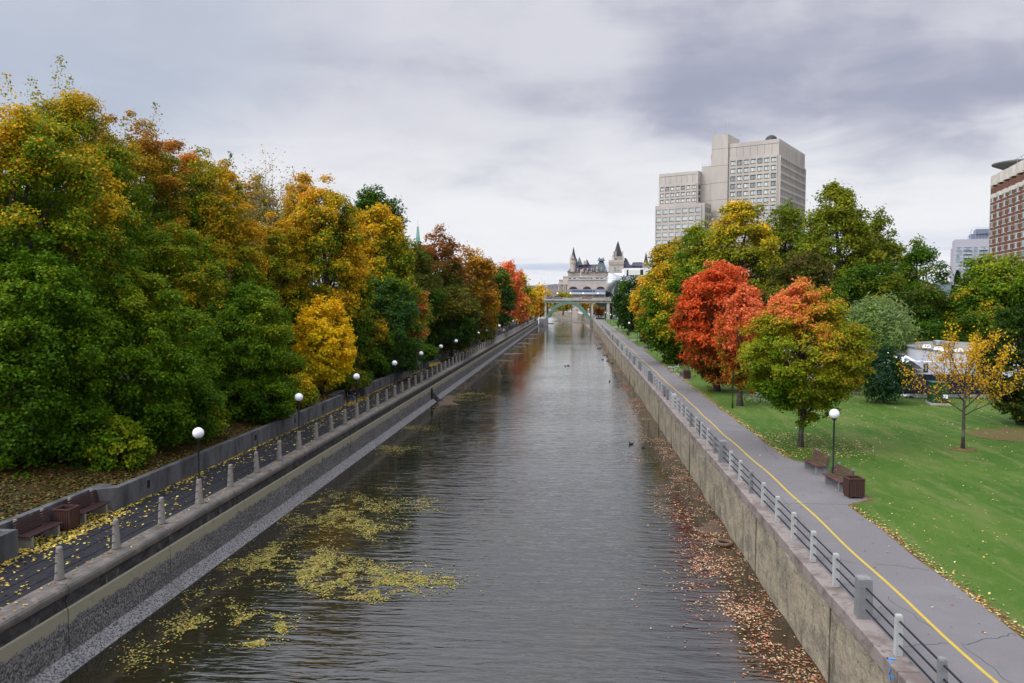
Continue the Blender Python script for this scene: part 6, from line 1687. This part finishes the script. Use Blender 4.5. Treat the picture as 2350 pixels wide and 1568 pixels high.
def person(label, loc, rz, pose, top, bottom, hair=None):
    """pose: dict of joints; body one skin mesh with head and hands, clothing as children"""
    r_ = empty('person', loc, rz, label, 'person')
    P = {k: Vector(v) for k, v in pose.items()}
    J = {'pel': (P['pel'], (.12, .10)), 'ab': (P['pel'].lerp(P['ch'], .5), (.115, .09)), 'ch': (P['ch'], (.135, .095)), 'nk': (P['nk'], .05), 'hd': (P['hd'], (.078, .09)), 'tp': (P['tp'], (.07, .08))}
    E = [('pel', 'ab'), ('ab', 'ch'), ('ch', 'nk'), ('nk', 'hd'), ('hd', 'tp')]
    for s in 'lr':
        J['sh' + s] = (P['sh' + s], .055); J['el' + s] = (P['el' + s], .040); J['wr' + s] = (P['wr' + s], .027)
        J['hp' + s] = (P['hp' + s], .085); J['kn' + s] = (P['kn' + s], .058); J['an' + s] = (P['an' + s], .038); J['to' + s] = (P['to' + s], (.04, .03))
        E += [('ch', 'sh' + s), ('sh' + s, 'el' + s), ('el' + s, 'wr' + s), ('pel', 'hp' + s), ('hp' + s, 'kn' + s), ('kn' + s, 'an' + s), ('an' + s, 'to' + s)]
        hJ, hE = hand(None, P['wr' + s], P['wr' + s] - P['el' + s], 1 if s == 'l' else -1)
        for k, v in hJ.items():
            if k != 'w': J[s + k] = v
        for a, b in hE: E.append((('wr' + s) if a == 'w' else s + a, s + b))
    fd = P['fd'] # facing of the face
    J['ns'] = (P['hd'].lerp(P['tp'], .25) + fd * .095, .014); E.append(('hd', 'ns'))
    skin_body('body', J, E, M['skin'], r_)
    g = 1.16
    JT = {k: (J[k][0], tuple(x * g for x in J[k][1]) if hasattr(J[k][1], '__len__') else J[k][1] * g + .006) for k in ('ab', 'pel', 'ch', 'shl', 'shr', 'ell', 'elr', 'wrl', 'wrr')}
    JT['nkb'] = (P['ch'].lerp(P['nk'], .75), .066)
    skin_body('jacket', JT, [('ab', 'ch'), ('pel', 'ab'), ('ch', 'nkb'), ('ch', 'shl'), ('ch', 'shr'), ('shl', 'ell'), ('shr', 'elr'), ('ell', 'wrl'), ('elr', 'wrr')], top, r_)
    JB = {k: (J[k][0], (J[k][1][0] * 1.1, J[k][1][1] * 1.1) if hasattr(J[k][1], '__len__') else J[k][1] * 1.14 + .006) for k in ('pel', 'hpl', 'hpr', 'knl', 'knr', 'anl', 'anr')}
    skin_body('trousers', JB, [('pel', 'hpl'), ('pel', 'hpr'), ('hpl', 'knl'), ('hpr', 'knr'), ('knl', 'anl'), ('knr', 'anr')], bottom, r_)
    for s in 'lr':
        skin_body('shoe', {'a': (P['an' + s] - Vector((0, 0, .03)), .048), 'b': (P['to' + s], (.045, .034))}, [('a', 'b')], M['blackc'], r_, 1)
    hc = P['hd'].lerp(P['tp'], .75) - fd * .025
    MB().ball(tuple(hc), .112, 16, 10, sc3=(1, 1, .95)).build('hair', hair or M['hairb'], r_, smooth=True)
    m = MB()
    e0 = P['hd'].lerp(P['tp'], .45) + fd * .088; sx = fd.cross(Vector((0, 0, 1))); sx = sx.normalized() if sx.length > .05 else Vector((1, 0, 0))
    for s in (-1, 1): m.ball(tuple(e0 + sx * .032 * s), .010, 8, 6)
    m.box(e0.x - .02, e0.x + .02, e0.y - .02, e0.y + .02, e0.z - .075, e0.z - .068); m.build('face_features', M['blackc'], r_)
    return r_
sit = dict(pel=(0, 0, .55), ch=(.24, 0, .93), nk=(.36, 0, 1.06), hd=(.45, 0, 1.12), tp=(.53, 0, 1.20), fd=(.75, 0, -.62),
           shl=(.27, .19, .97), shr=(.27, -.19, .97), ell=(.38, .24, .72), elr=(.38, -.24, .72), wrl=(.60, .08, .74), wrr=(.60, -.08, .74),
           hpl=(.10, .10, .52), hpr=(.10, -.10, .52), knl=(.55, .13, .52), knr=(.55, -.13, .52), anl=(.53, .13, .09), anr=(.50, -.13, .09), tol=(.70, .14, .04), tor=(.67, -.14, .04))
person('person in dark jacket and blue jeans hunched forward on a bench', (-19.35, 65.2, ZL), R(8), sit, M['navy'], M['jeans'])
def walk(st=.22, lean=.03):
    return dict(pel=(0, 0, .96), ch=(lean, 0, 1.34), nk=(lean, 0, 1.50), hd=(lean + .01, 0, 1.58), tp=(lean + .01, 0, 1.70), fd=(1, 0, 0),
                shl=(lean, .19, 1.42), shr=(lean, -.19, 1.42), ell=(-.08, .25, 1.14), elr=(.10, -.25, 1.14), wrl=(.0, .25, .90), wrr=(.26, -.22, .94),
                hpl=(0, .09, .92), hpr=(0, -.09, .92), knl=(st * .7, .10, .50), knr=(-st * .2, -.10, .50), anl=(st, .10, .09), anr=(-st * 1.1, -.10, .12), tol=(st + .15, .11, .04), tor=(-st * 1.1 + .14, -.11, .05))
q_ = at(1139, 769, ZL); person('person in white top walking on the distant left path', (-17.2, q_.y, ZL), R(-92), walk(), M['whitec'], M['blackc'])
q_ = at(1155.5, 763, ZL); person('person in dark clothes walking behind the white-topped walker', (-17.6, q_.y, ZL), R(-88), walk(.3), M['blackc'], M['blackc'])
q_ = at(1368, 729.5, ZR); person('walker in black trousers left of the pair under the bridge', (q_.x, q_.y, ZR), R(90), walk(.2), M['redc'], M['blackc'])
q_ = at(1373, 729.5, ZR); person('walker in dark blue right of the pair under the bridge', (q_.x, q_.y, ZR), R(90), walk(.25), M['navy'], M['navy'])

# ducks
M['duck'] = make_mat('duck_brown', (0.040, 0.030, 0.022), .7, var=[((.10, .08, .06), 12, .5, .65, .7)])
M['bill'] = make_mat('duck_bill', (0.20, 0.14, 0.03), .5)
m = MB(); m.ball((0, 0, .06), .16, 14, 8, sc3=(1.35, .75, .62)); m.prism([(-.30, -.035), (-.18, -.07), (-.18, .07), (-.30, .035)], .07, .12, top=[(-.33, -.02), (-.18, -.05), (-.18, .05), (-.33, .02)])
m.tube([(.13, 0, .08), (.18, 0, .14), (.20, 0, .18)], [.06, .045, .045], 8); m.ball((.215, 0, .205), .050, 10, 8, sc3=(1.2, .9, .95))
dk_me = m.mesh('duck_body', M['duck'], True); m = MB(); m.prism([(.26, -.02), (.33, -.015), (.33, .015), (.26, .02)], .185, .203); bill_me = m.mesh('bill', M['bill'])
DU = [(1448, 1020, 'duck on dark water right of mid canal, left of its pair'), (1476, 1027, 'duck on dark water, right one of the near pair'), (1297, 841, 'left duck of the pair swimming mid canal'), (1304, 840, 'right duck of the pair swimming mid canal'),
      (1399, 876, 'lone duck near the reflection edge, above the near pair'), (1383, 826, 'duck at front left of the flock by the right wall'), (1394, 829, 'duck at front right of the flock by the right wall'), (1405, 834, 'duck swimming closest to the wall below the flock'),
      (1386.5, 816, 'duck in the middle of the flock by the right wall'), (1394, 817.5, 'duck feeding beside the silt bank in the flock'), (1372, 800, 'left duck of the trio behind the flock'), (1377, 801, 'middle duck of the trio behind the flock'), (1378, 799, 'right duck of the trio behind the flock'),
      (1369, 793, 'farthest duck on the left of the flock'), (1380, 791.5, 'farthest duck on the right of the flock')]
for i, (u, v, lab) in enumerate(DU):
    q_ = at(u, v, 0); r_ = empty('duck', (q_.x, q_.y, -.01), rg.uniform(0, 6.28), lab, 'duck', 'ducks on the canal')
    o = bpy.data.objects.new('duck_body', dk_me); COL.objects.link(o); o.parent = r_
    o = bpy.data.objects.new('bill', bill_me); COL.objects.link(o); o.parent = r_

# cars on the bridge
M['tyre'] = make_mat('tyre_rubber', (.015, .015, .015), .9)
M['hlite'] = make_mat('car_lamp', (.7, .7, .65), .2)
def car(label, loc, rz, col, suv=False):
    pm_ = make_mat('car_paint', col, .3, .6, .2)
    r_ = empty('car', loc, rz, label, 'car', 'vehicles'); h = 1.72 if suv else 1.44
    body = [(-2.2, .35), (-2.25, .75), (-2.1, .95), (-1.2, 1.0), (1.1, .98), (2.0, .82), (2.22, .6), (2.2, .35)]
    MB().xprism([(x, z) for x, z in body][::-1], -.87, .87).build('body', pm_, r_, bevel=.08)
    cab = [(-1.9 if suv else -1.7, .96), (-1.7 if suv else -1.1, h - .05), (-.9, h), (.2, h), (1.15, .97)]
    MB().xprism(cab[::-1], -.74, .74).build('cabin', pm_, r_, bevel=.08)
    m = MB(); wn_ = [(x * .93 - .02, .98 + (z - .98) * .86) for x, z in cab]; m.xprism(wn_[::-1], -.76, .76); m.build('window', M['glassd'], r_)
    for x in (-1.35, 1.35):
        for y_ in (-.80, .80):
            w = MB(); k = 14; w.tube([(x, y_ - .1, .33), (x, y_ + .1, .33)], .33, k); wo = w.build('wheel', M['tyre'], r_)
            MB().tube([(x, y_ - .11, .33), (x, y_ + .11, .33)], .19, 10).build('rim', M['metal'], wo)
    for y_ in (-.6, .6): m = MB(); m.box(2.16, 2.235, y_ - .18, y_ + .18, .58, .72); m.build('headlight', M['hlite'], r_)
    return r_
zd = 10.73
q_ = atY(1281, 686, YB + 3); car('dark green-grey estate car crossing the bridge above the arch', (q_.x, YB + 3, zd), 0, (.05, .065, .06), True)
q_ = atY(1272, 686, YB + 6); car('dark car just left of the estate car on bridge', (q_.x - 1.5, YB + 6, zd), R(180), (.03, .03, .035))
q_ = atY(1347.5, 686, YB + 5); car('dark red car on the bridge right of the arch', (q_.x, YB + 5, zd), 0, (.14, .025, .03))
q_ = atY(1338, 686, YB + 12); car('silver car partly hidden behind the red car', (q_.x, YB + 12, zd), R(180), (.30, .31, .33))
q_ = atY(1400, 686, YB + 12); car('grey car at the right end of the bridge', (q_.x, YB + 12, zd), R(180), (.2, .2, .21))
for i, (u, v) in enumerate([(1345, 712), (1352, 713.5), (1338, 710)]):
    q_ = at(u, v, 2.6); car(['white parked car beyond the balustrade, middle of three', 'white parked car beyond balustrade nearest the bridge pier', 'white parked car beyond the balustrade farthest left'][i], (q_.x, q_.y, 2.6), R(20), (.6, .6, .62))
# lit lamps on the far side of the bridge, tall light masts
M['lit'] = make_mat('lit_globe', (.8, .78, .7), .4, emis=((1.0, .90, .72), 1.5))
for i, u in enumerate((1279.3, 1309, 1338.6, 1372)):
    q_ = atY(u, 686, YB + W - 1); r_ = empty('globe_lamp', (q_.x, YB + W - 1, 10.73), 0, 'lit globe lamp on the far side of bridge, %s from the left' % ordinal(i), 'street lamp', 'lit lamps on the bridge')
    MB().tube([(0, 0, 0), (0, 0, 2.7)], .06, 6).build('pole', M['pole'], r_); MB().ball((0, 0, 2.9), .27, 12, 8).build('globe', M['lit'], r_, smooth=True)
for i, (u, vt, lab) in enumerate([(1249.5, 645, 'left one of two tall pale light masts on the bridge'), (1254, 650, 'right one of two tall pale light masts on the bridge'), (1360, 656, 'tall double light mast on the bridge before the station')]):
    q_ = atY(u, vt, YB + 10); r_ = empty('light_mast', (q_.x, YB + 10, 10.73), 0, lab, 'light mast', 'tall light masts on the bridge'); h = q_.z - 10.73
    MB().tube([(0, 0, 0), (0, 0, h)], [.13, .07], 6).build('pole', M['metal'], r_)
    m = MB(); m.tube([(-1.0, 0, h - .05), (0, 0, h), (1.0, 0, h - .05)], .05, 5); m.box(-1.3, -.7, -.12, .12, h - .1, h + .02); m.box(.7, 1.3, -.12, .12, h - .1, h + .02); m.build('lamp_head', M['metal'], r_)
for i in range(9):
    f = i / 8; x = -15.2 + (7.4 + 15.2) * f ** .8; y_ = 331 + 233 - (233 - 63) * f
    xq = float(np.interp(y_ - 331, [63, 174, 233], [7.4, -1.5, -15.2])) + 1.2
    r_ = empty('globe_lamp', (xq, y_, 2.62), 0, 'globe lamp on curved far quay seen under the bridge, %s from the left' % ordinal(i), 'street lamp', 'globe lamps on the far curved quay')
    MB().tube([(0, 0, 0), (0, 0, 2.9)], .07, 6).build('pole', M['white'], r_); MB().ball((0, 0, 3.1), .3, 10, 8).build('globe', M['globe'], r_, smooth=True)
def sign(u, v, h, lab):
    q_ = at(u, v, ZR); r_ = empty('path_sign', (q_.x, q_.y, ZR), 0, lab, 'sign', 'pale green sign posts by the far path')
    m = MB(); m.box(-.04, .04, -.04, .04, 0, h); m.build('post', M['coppert'], r_); m = MB(); m.box(-.14, .14, -.07, -.04, h - .6, h); m.build('sign_panel', M['coppert'], r_)
sign(1387, 742, 3.4, 'slim pale green sign post near the bridge, left one'); sign(1398, 749, 3.0, 'slim pale green sign post near the bridge, right one')
# planter by the far path
q_ = at(1482, 784, ZR); m = MB(); m.box(-2.2, 2.2, -.8, .8, 0, .5); tag(m.build('planter', M['wood_dk'], loc=(q_.x + 1, q_.y, ZR), bevel=.05), 'long dark low planter on lawn under the small orange maple', 'planter')

# road light over the trees at the right
q_ = atY(2211, 686, 112); r_ = empty('road_light', (q_.x, 112, ZR), 0, 'tall grey road light with long arm left of the lush maple', 'road light')
h = atY(2211, 656, 112).z - ZR; s_ = 112 / F
MB().tube([(0, 0, 0), (0, 0, h)], [.16, .11], 8).build('pole', M['metal'], r_); m = MB(); m.tube([(0, 0, h - .05), (-26 * s_, 0, h + 2.2 * s_)], .07, 6); m.build('arm', M['metal'], r_); m = MB(); m.box(-37 * s_, -25 * s_, -.16, .16, h + .1, h + .26); m.build('lamp_head', M['metal'], r_)
q_ = atY(2187, 686, 150); r_ = empty('road_light', (q_.x, 150, ZR), 0, 'farther road light whose short arm points left at the skyline', 'road light')
h = atY(2187, 638, 150).z - ZR; MB().tube([(0, 0, 0), (0, 0, h)], .13, 8).build('pole', M['metal'], r_); m = MB(); m.tube([(0, 0, h), (-12 * 150 / F, 0, h + .25)], .07, 6); m.box(-14 * 150 / F, -10 * 150 / F, -.2, .2, h + .15, h + .35); m.build('arm', M['metal'], r_)

# ------------------------------------------------------------------ round white building, tents, hoarding
def U(x): return (3200 + x * .3813) / 1.743
def V(y): return (1350 + y * .3813) / 1.743
YR = 80.0
q0 = Vector((46.0, 80.0, ZR)); rb_ = empty('round_building', q0, 0, 'white round-walled building with grey roof behind the sparse yellow tree', 'building')
rad = 12.5; zt = 3.72
M['clad'] = make_mat('white_cladding', (0.50, 0.53, 0.60), .5, .4, var=[((.40, .43, .50), .6, .45, .65, .6)])
M['roofg'] = make_mat('roof_grey', (0.20, 0.20, 0.19), .9)
m = MB(); m.lathe([(rad, 0), (rad, zt)], 56); m.build('wall', M['clad'], rb_)
m = MB(); m.lathe([(rad * 1.01, zt - .10), (rad * 1.012, zt + .05), (rad * .99, zt + .09), (.5, zt + .10)], 56); m.build('roof', M['roofg'], rb_)
def onroof(x, y): q_ = at(U(x), V(y), ZR + zt + .1); return q_.x - q0.x, q_.y - q0.y
for x in (1452, 1560):
    a, b = onroof(x, 103 if x < 1500 else 112); m = MB(); m.lathe([(.26, zt), (.30, zt + .25), (.48, zt + .32), (.48, zt + .72), (.44, zt + .76)], 18, c=(a, b, 0)); m.build('exhaust_fan', M['metal'], rb_)
for x, y in ((1330, 107), (1450, 128), (1528, 142), (1660, 146), (1815, 148)):
    a, b = onroof(x, y); w = .34; m = MB(); m.prism([(a - w, b - .3), (a + w, b - .3), (a + w, b + .3), (a - w, b + .3)], zt + .05, zt + .38, top=[(a - w * .75, b - .2), (a + w * .75, b - .2), (a + w * .75, b + .2), (a - w * .75, b + .2)]); m.build('roof_vent', M['white'], rb_, bevel=.03)
a, b = onroof(1212, 110); m = MB(); m.tube([(a, b, zt), (a, b, zt + .5)], .09, 8); m.tube([(a + .2, b, zt), (a + .2, b, zt + .34)], .06, 8); m.build('flue', M['metal'], rb_)
YA = 70.2; xa_ = atY(U(1262), 686, YA).x - q0.x
m = MB(); m.box(xa_, -8.0, YA - 80, YA - 78.6, 0, 3.05); m.build('annex_wall', M['clad'], rb_)
w0 = atY(U(1316), 686, YA).x - q0.x; w1 = atY(U(1361), 686, YA).x - q0.x
m = MB(); m.box(w0, w1, YA - 80.05, YA - 80, 2.18, 2.92, 0); m.box(w0 + .09, w1 - .09, YA - 80.08, YA - 80.05, 2.27, 2.83, 1); m.build('window', [M['dark'], M['metal']], rb_)
m = MB(); m.box(-22.5, -12.2, 3, 10, 0, 2.75); m.build('side_wing', M['stone_l'], rb_)
m = MB(); m.prism([(-23, 2.5), (-12.0, 2.5), (-12.0, 10.5), (-23, 10.5)], 2.75, 3.3, top=[(-21, 5), (-12.0, 5), (-12.0, 9), (-21, 9)]); m.build('side_roof', M['roofg'], rb_)
# navy hoarding
YHd = 69.0
hd = empty('hoarding', (q0.x, YHd, ZR), 0, 'long navy blue fabric hoarding in front of the white building', 'hoarding')
xa = atY(U(1085), 686, YHd).x - q0.x; xb = atY(U(2060), 686, YHd).x - q0.x
M['navyh'] = make_mat('navy_fabric', (0.008, 0.013, 0.032), .85, .2, var=[((.014, .020, .045), 2, .45, .6, .7, (1, 1, .2))])
m = MB(); zA = .42; zB = 2.08
for i in range(12): x0_ = xa + (xb - xa) * i / 12; x1_ = xa + (xb - xa) * (i + 1) / 12; m.box(x0_ + .01, x1_ - .01, -.03 + .012 * (i % 2), .03 + .012 * (i % 2), zA, zB)
m.build('fabric', M['navyh'], hd)
m = MB()
for i in range(13): x0_ = xa + (xb - xa) * i / 12; m.tube([(x0_, .1, 0), (x0_, .1, zB + .1)], .035, 6)
m.tube([(xa, .1, zB + .05), (xb, .1, zB + .05)], .03, 6); m.build('frame', M['metal'], hd)
# white service box under it
q_ = at(U(1260), V(632), ZR); m = MB(); w = (U(1390) - U(1170)) * q_.y / F
m.box(-w / 2, w / 2, 0, 1.6, .06, .52); m.box(-w / 2 - .06, w / 2 + .06, -.06, 1.7, 0, .06); m.box(-w / 2 - .04, w / 2 + .04, -.04, 1.64, .52, .57)
tag(m.build('service_box', M['white'], loc=(q_.x, q_.y, ZR), bevel=.02), 'low white service box on grass below the navy hoarding', 'box')
q_ = at(U(1600), V(600), ZR); m = MB(); m.box(-1.1, 1.1, 0, 1, 0, .78); m.box(-1.15, 1.15, -.05, 1.05, .78, .83); tag(m.build('service_box', M['white'], loc=(q_.x, q_.y, ZR), bevel=.02), 'second white box right of the green cabinet', 'box')
# green electrical cabinet
q_ = at(U(1470), V(712), ZR); s_ = q_.y / F; w = 155 * .3813 / 1.743 * s_; h = 225 * .3813 / 1.743 * s_
eg = empty('electrical_cabinet', (q_.x, q_.y, ZR), R(-8), 'dark green electrical cabinet on concrete base behind sparse yellow tree', 'cabinet')
M['cabg'] = make_mat('cabinet_green', (0.008, 0.055, 0.022), .45, .4)
m = MB(); m.box(-w / 2, w / 2, 0, 1.3, .16, h); m.box(-w / 2 - .04, w / 2 + .04, -.04, 1.34, h, h + .06); m.build('body', M['cabg'], eg, bevel=.02)
m = MB(); m.box(-.008, .008, -.012, -.002, .25, h - .1); m.build('door_gap', M['dark'], eg)
m = MB(); m.box(-w / 2 - .12, w / 2 + .1, -.12, 1.42, 0, .16); m.build('base', M['bconc'], eg)
m = MB(); m.box(w / 2 - .42, w / 2 - .06, -.02, -.003, .55, .85, 0); m.box(w / 2 - .26, w / 2 - .23, -.026, -.02, .58, .82, 1); m.build('notice', [M['flagwhite'], M['dark']], eg)
# tents
M['tent'] = make_mat('tent_fabric', (0.66, 0.68, 0.74), .6, .3)
def tent(u, vtop, vbase, hw_, Y, lab):
    q_ = atY(u, 686, Y); s_ = Y / F; w = hw_ * s_; zt_ = atY(u, vtop, Y).z - ZR; ze = zt_ - (vbase - vtop) * s_
    r_ = empty('marquee_tent', (q_.x, Y, ZR), 0, lab, 'tent', 'white marquees')
    m = MB(); m.prism([(-w, -w), (w, -w), (w, w), (-w, w)], ze, zt_, top=[(-.05, -.05), (.05, -.05), (.05, .05), (-.05, .05)]); m.build('canopy', M['tent'], r_)
    m = MB(); m.box(-w, w, -w, -w + .03, ze - .35, ze); m.box(-w, -w + .03, -w, w, ze - .35, ze); m.box(w - .03, w, -w, w, ze - .35, ze); m.box(-w + .1, w - .1, w - .1, w - .05, .3, ze); m.build('valance', M['tent'], r_)
    for x in (-1, 1):
        for y_ in (-1, 1): m = MB(); m.tube([(x * (w - .06), y_ * (w - .06), 0), (x * (w - .06), y_ * (w - .06), ze)], .045, 6); m.build('leg', M['metal'], r_)
tent(U(930), V(155), V(250), 36, 74.5, 'larger white peaked marquee behind the dark shrub')
tent(U(1130), V(192), V(262), 22, 73.0, 'smaller white peaked marquee right of the larger one')
# parasol
Yp = 69.9; q_ = atY(U(1180), 686, Yp); r_ = empty('parasol', (q_.x, Yp, ZR), 0, 'wide dark grey parasol in front of the white marquees', 'parasol')
s_ = Yp / F; ztp = atY(U(1180), V(243), Yp).z - ZR; w = 122 * .3813 / 1.743 * s_
M['paras'] = make_mat('parasol_fabric', (.035, .033, .040), .85)
m = MB(); m.lathe([(w, ztp - .78), (w * .98, ztp - .70), (w * .5, ztp - .32), (.06, ztp)], 8); m.build('canopy', M['paras'], r_)
MB().tube([(0, 0, 0), (0, 0, ztp)], .04, 6).build('pole', M['iron'], r_)
MB().lathe([(.35, 0), (.3, .1), (.05, .14)], 12).build('base', M['iron'], r_)
m = MB(); 
for i in range(4): m.box(-.05 + i * .17, .05 + i * .17 + .02, -w * .93, -w * .93 + .02, ztp - .76, ztp - .64)
m.build('printed_mark', M['hcream'], r_)
# pergola and picket fence
Yg = 71.5; X1 = atY(U(430), 686, Yg).x; X2 = atY(U(715), 686, Yg).x
M['greywood'] = make_mat('weathered_wood', (.13, .11, .10), .85, var=[((.06, .05, .05), 4, .4, .65, .8)])
pg = empty('pergola', (X1, Yg, ZR), 0, 'weathered timber pergola half hidden by the young maple', 'pergola')
m = MB(); Lp = X2 - X1; zt_ = atY(U(600), V(185), Yg).z - ZR
for x in (0, Lp * .6, Lp):
    for y_ in (0, 4): q2 = MB(); q2.box(x - .1, x + .1, y_ - .1, y_ + .1, 0, zt_ - .2); q2.build('post', M['greywood'], pg)
m.box(-.4, Lp + .6, -.1, .1, zt_ - .2, zt_); m.box(-.4, Lp + .6, 3.9, 4.1, zt_ - .2, zt_)
for i in range(9): x = -.2 + i * (Lp + .6) / 8; m.box(x - .04, x + .04, -.6, 4.6, zt_, zt_ + .14)
m.build('beam', M['greywood'], pg)
m = MB(); m.box(Lp * .3, Lp * .62, -.14, -.11, 1.1, 2.5); m.build('sign_panel', M['hcream'], pg)
m = MB(); m.box(-.2, Lp + .3, 3.7, 3.88, 0, zt_ - .25); m.build('back_panel', M['dark'], pg)
qa = at(U(-420), V(612), ZR); qb = at(U(655), V(585), ZR)
pf = empty('picket_fence', tuple(qa), math.atan2(qb.y - qa.y, qb.x - qa.x), 'grey picket fence edging the patio behind the young maple', 'fence')
Lf = math.hypot(qb.x - qa.x, qb.y - qa.y); m = MB()
n = int(Lf / .16)
for i in range(n): m.box(i * .16, i * .16 + .09, -.012, .012, .12, 1.05)
m.build('pickets', M['greywood'], pf)
m = MB(); m.box(0, Lf, .013, .05, .25, .33); m.box(0, Lf, .013, .05, .85, .93); m.box(0, Lf, -.10, .06, 1.05, 1.09); m.build('rail', M['greywood'], pf)
m = MB()
for i in range(int(Lf / 2.4) + 1): m.box(i * 2.4 - .05, i * 2.4 + .05, .013, .11, 0, 1.15)
m.build('post', M['greywood'], pf)
m = MB()
for i in range(n): m.box(i * .16, i * .16 + .10, -.05, -.02, -.02, .12)
m.build('skirting', M['hcream'], pf)
q_ = at(U(650), V(395), ZR + 1.2)
tree('flower_pot_plant', 'pink flowering pot plants on the pergola rail', U(650), V(360), 9, Yg - 1.0, ZR, [(.05, .12, .02), (.05, .12, .02), (.5, .08, .2), (.6, .2, .35)], vbot=V(420), cat='plant', cov=2.5, nclump=20, gw=.0, tnoise=.5, ls=.12, nlimb=3, trunk_r=.04)
# soil disc at the sparse tree foot and pine needles at the right
p = at(2209, 1031, ZR); m = MB(); m.lathe([(.75, .004), (.6, .03), (.1, .05)], 22); o = struct(m.build('soil_ring', M['soil'], loc=(p.x, p.y, ZR)))
p = at(2345, 1000, ZR); m = MB(); m.lathe([(3.6, .003), (2.4, .012), (.1, .02)], 26, sx=1.3, sy=.8); M['needles'] = make_mat('needle_litter', (.10, .055, .02), .95, var=[((.05, .10, .015), 2, .45, .6, .8)]); struct(m.build('needle_litter', M['needles'], loc=(p.x + 1.5, p.y, ZR)))
print('LEAVES', NLEAF[0])

# ------------------------------------------------------------------ the air
hz = bpy.data.materials.new('air'); hz.use_nodes = True; t = hz.node_tree; t.nodes.clear()
vo = t.nodes.new('ShaderNodeVolumePrincipled'); vo.inputs['Color'].default_value = (.80, .86, 1, 1); vo.inputs['Density'].default_value = 0.000022; vo.inputs['Anisotropy'].default_value = 0.2
ou = t.nodes.new('ShaderNodeOutputMaterial'); t.links.new(vo.outputs[0], ou.inputs['Volume'])
MB().box(-9400, 9400, -300, 9300, -3, 260).build('haze', hz)['kind'] = 'stuff'
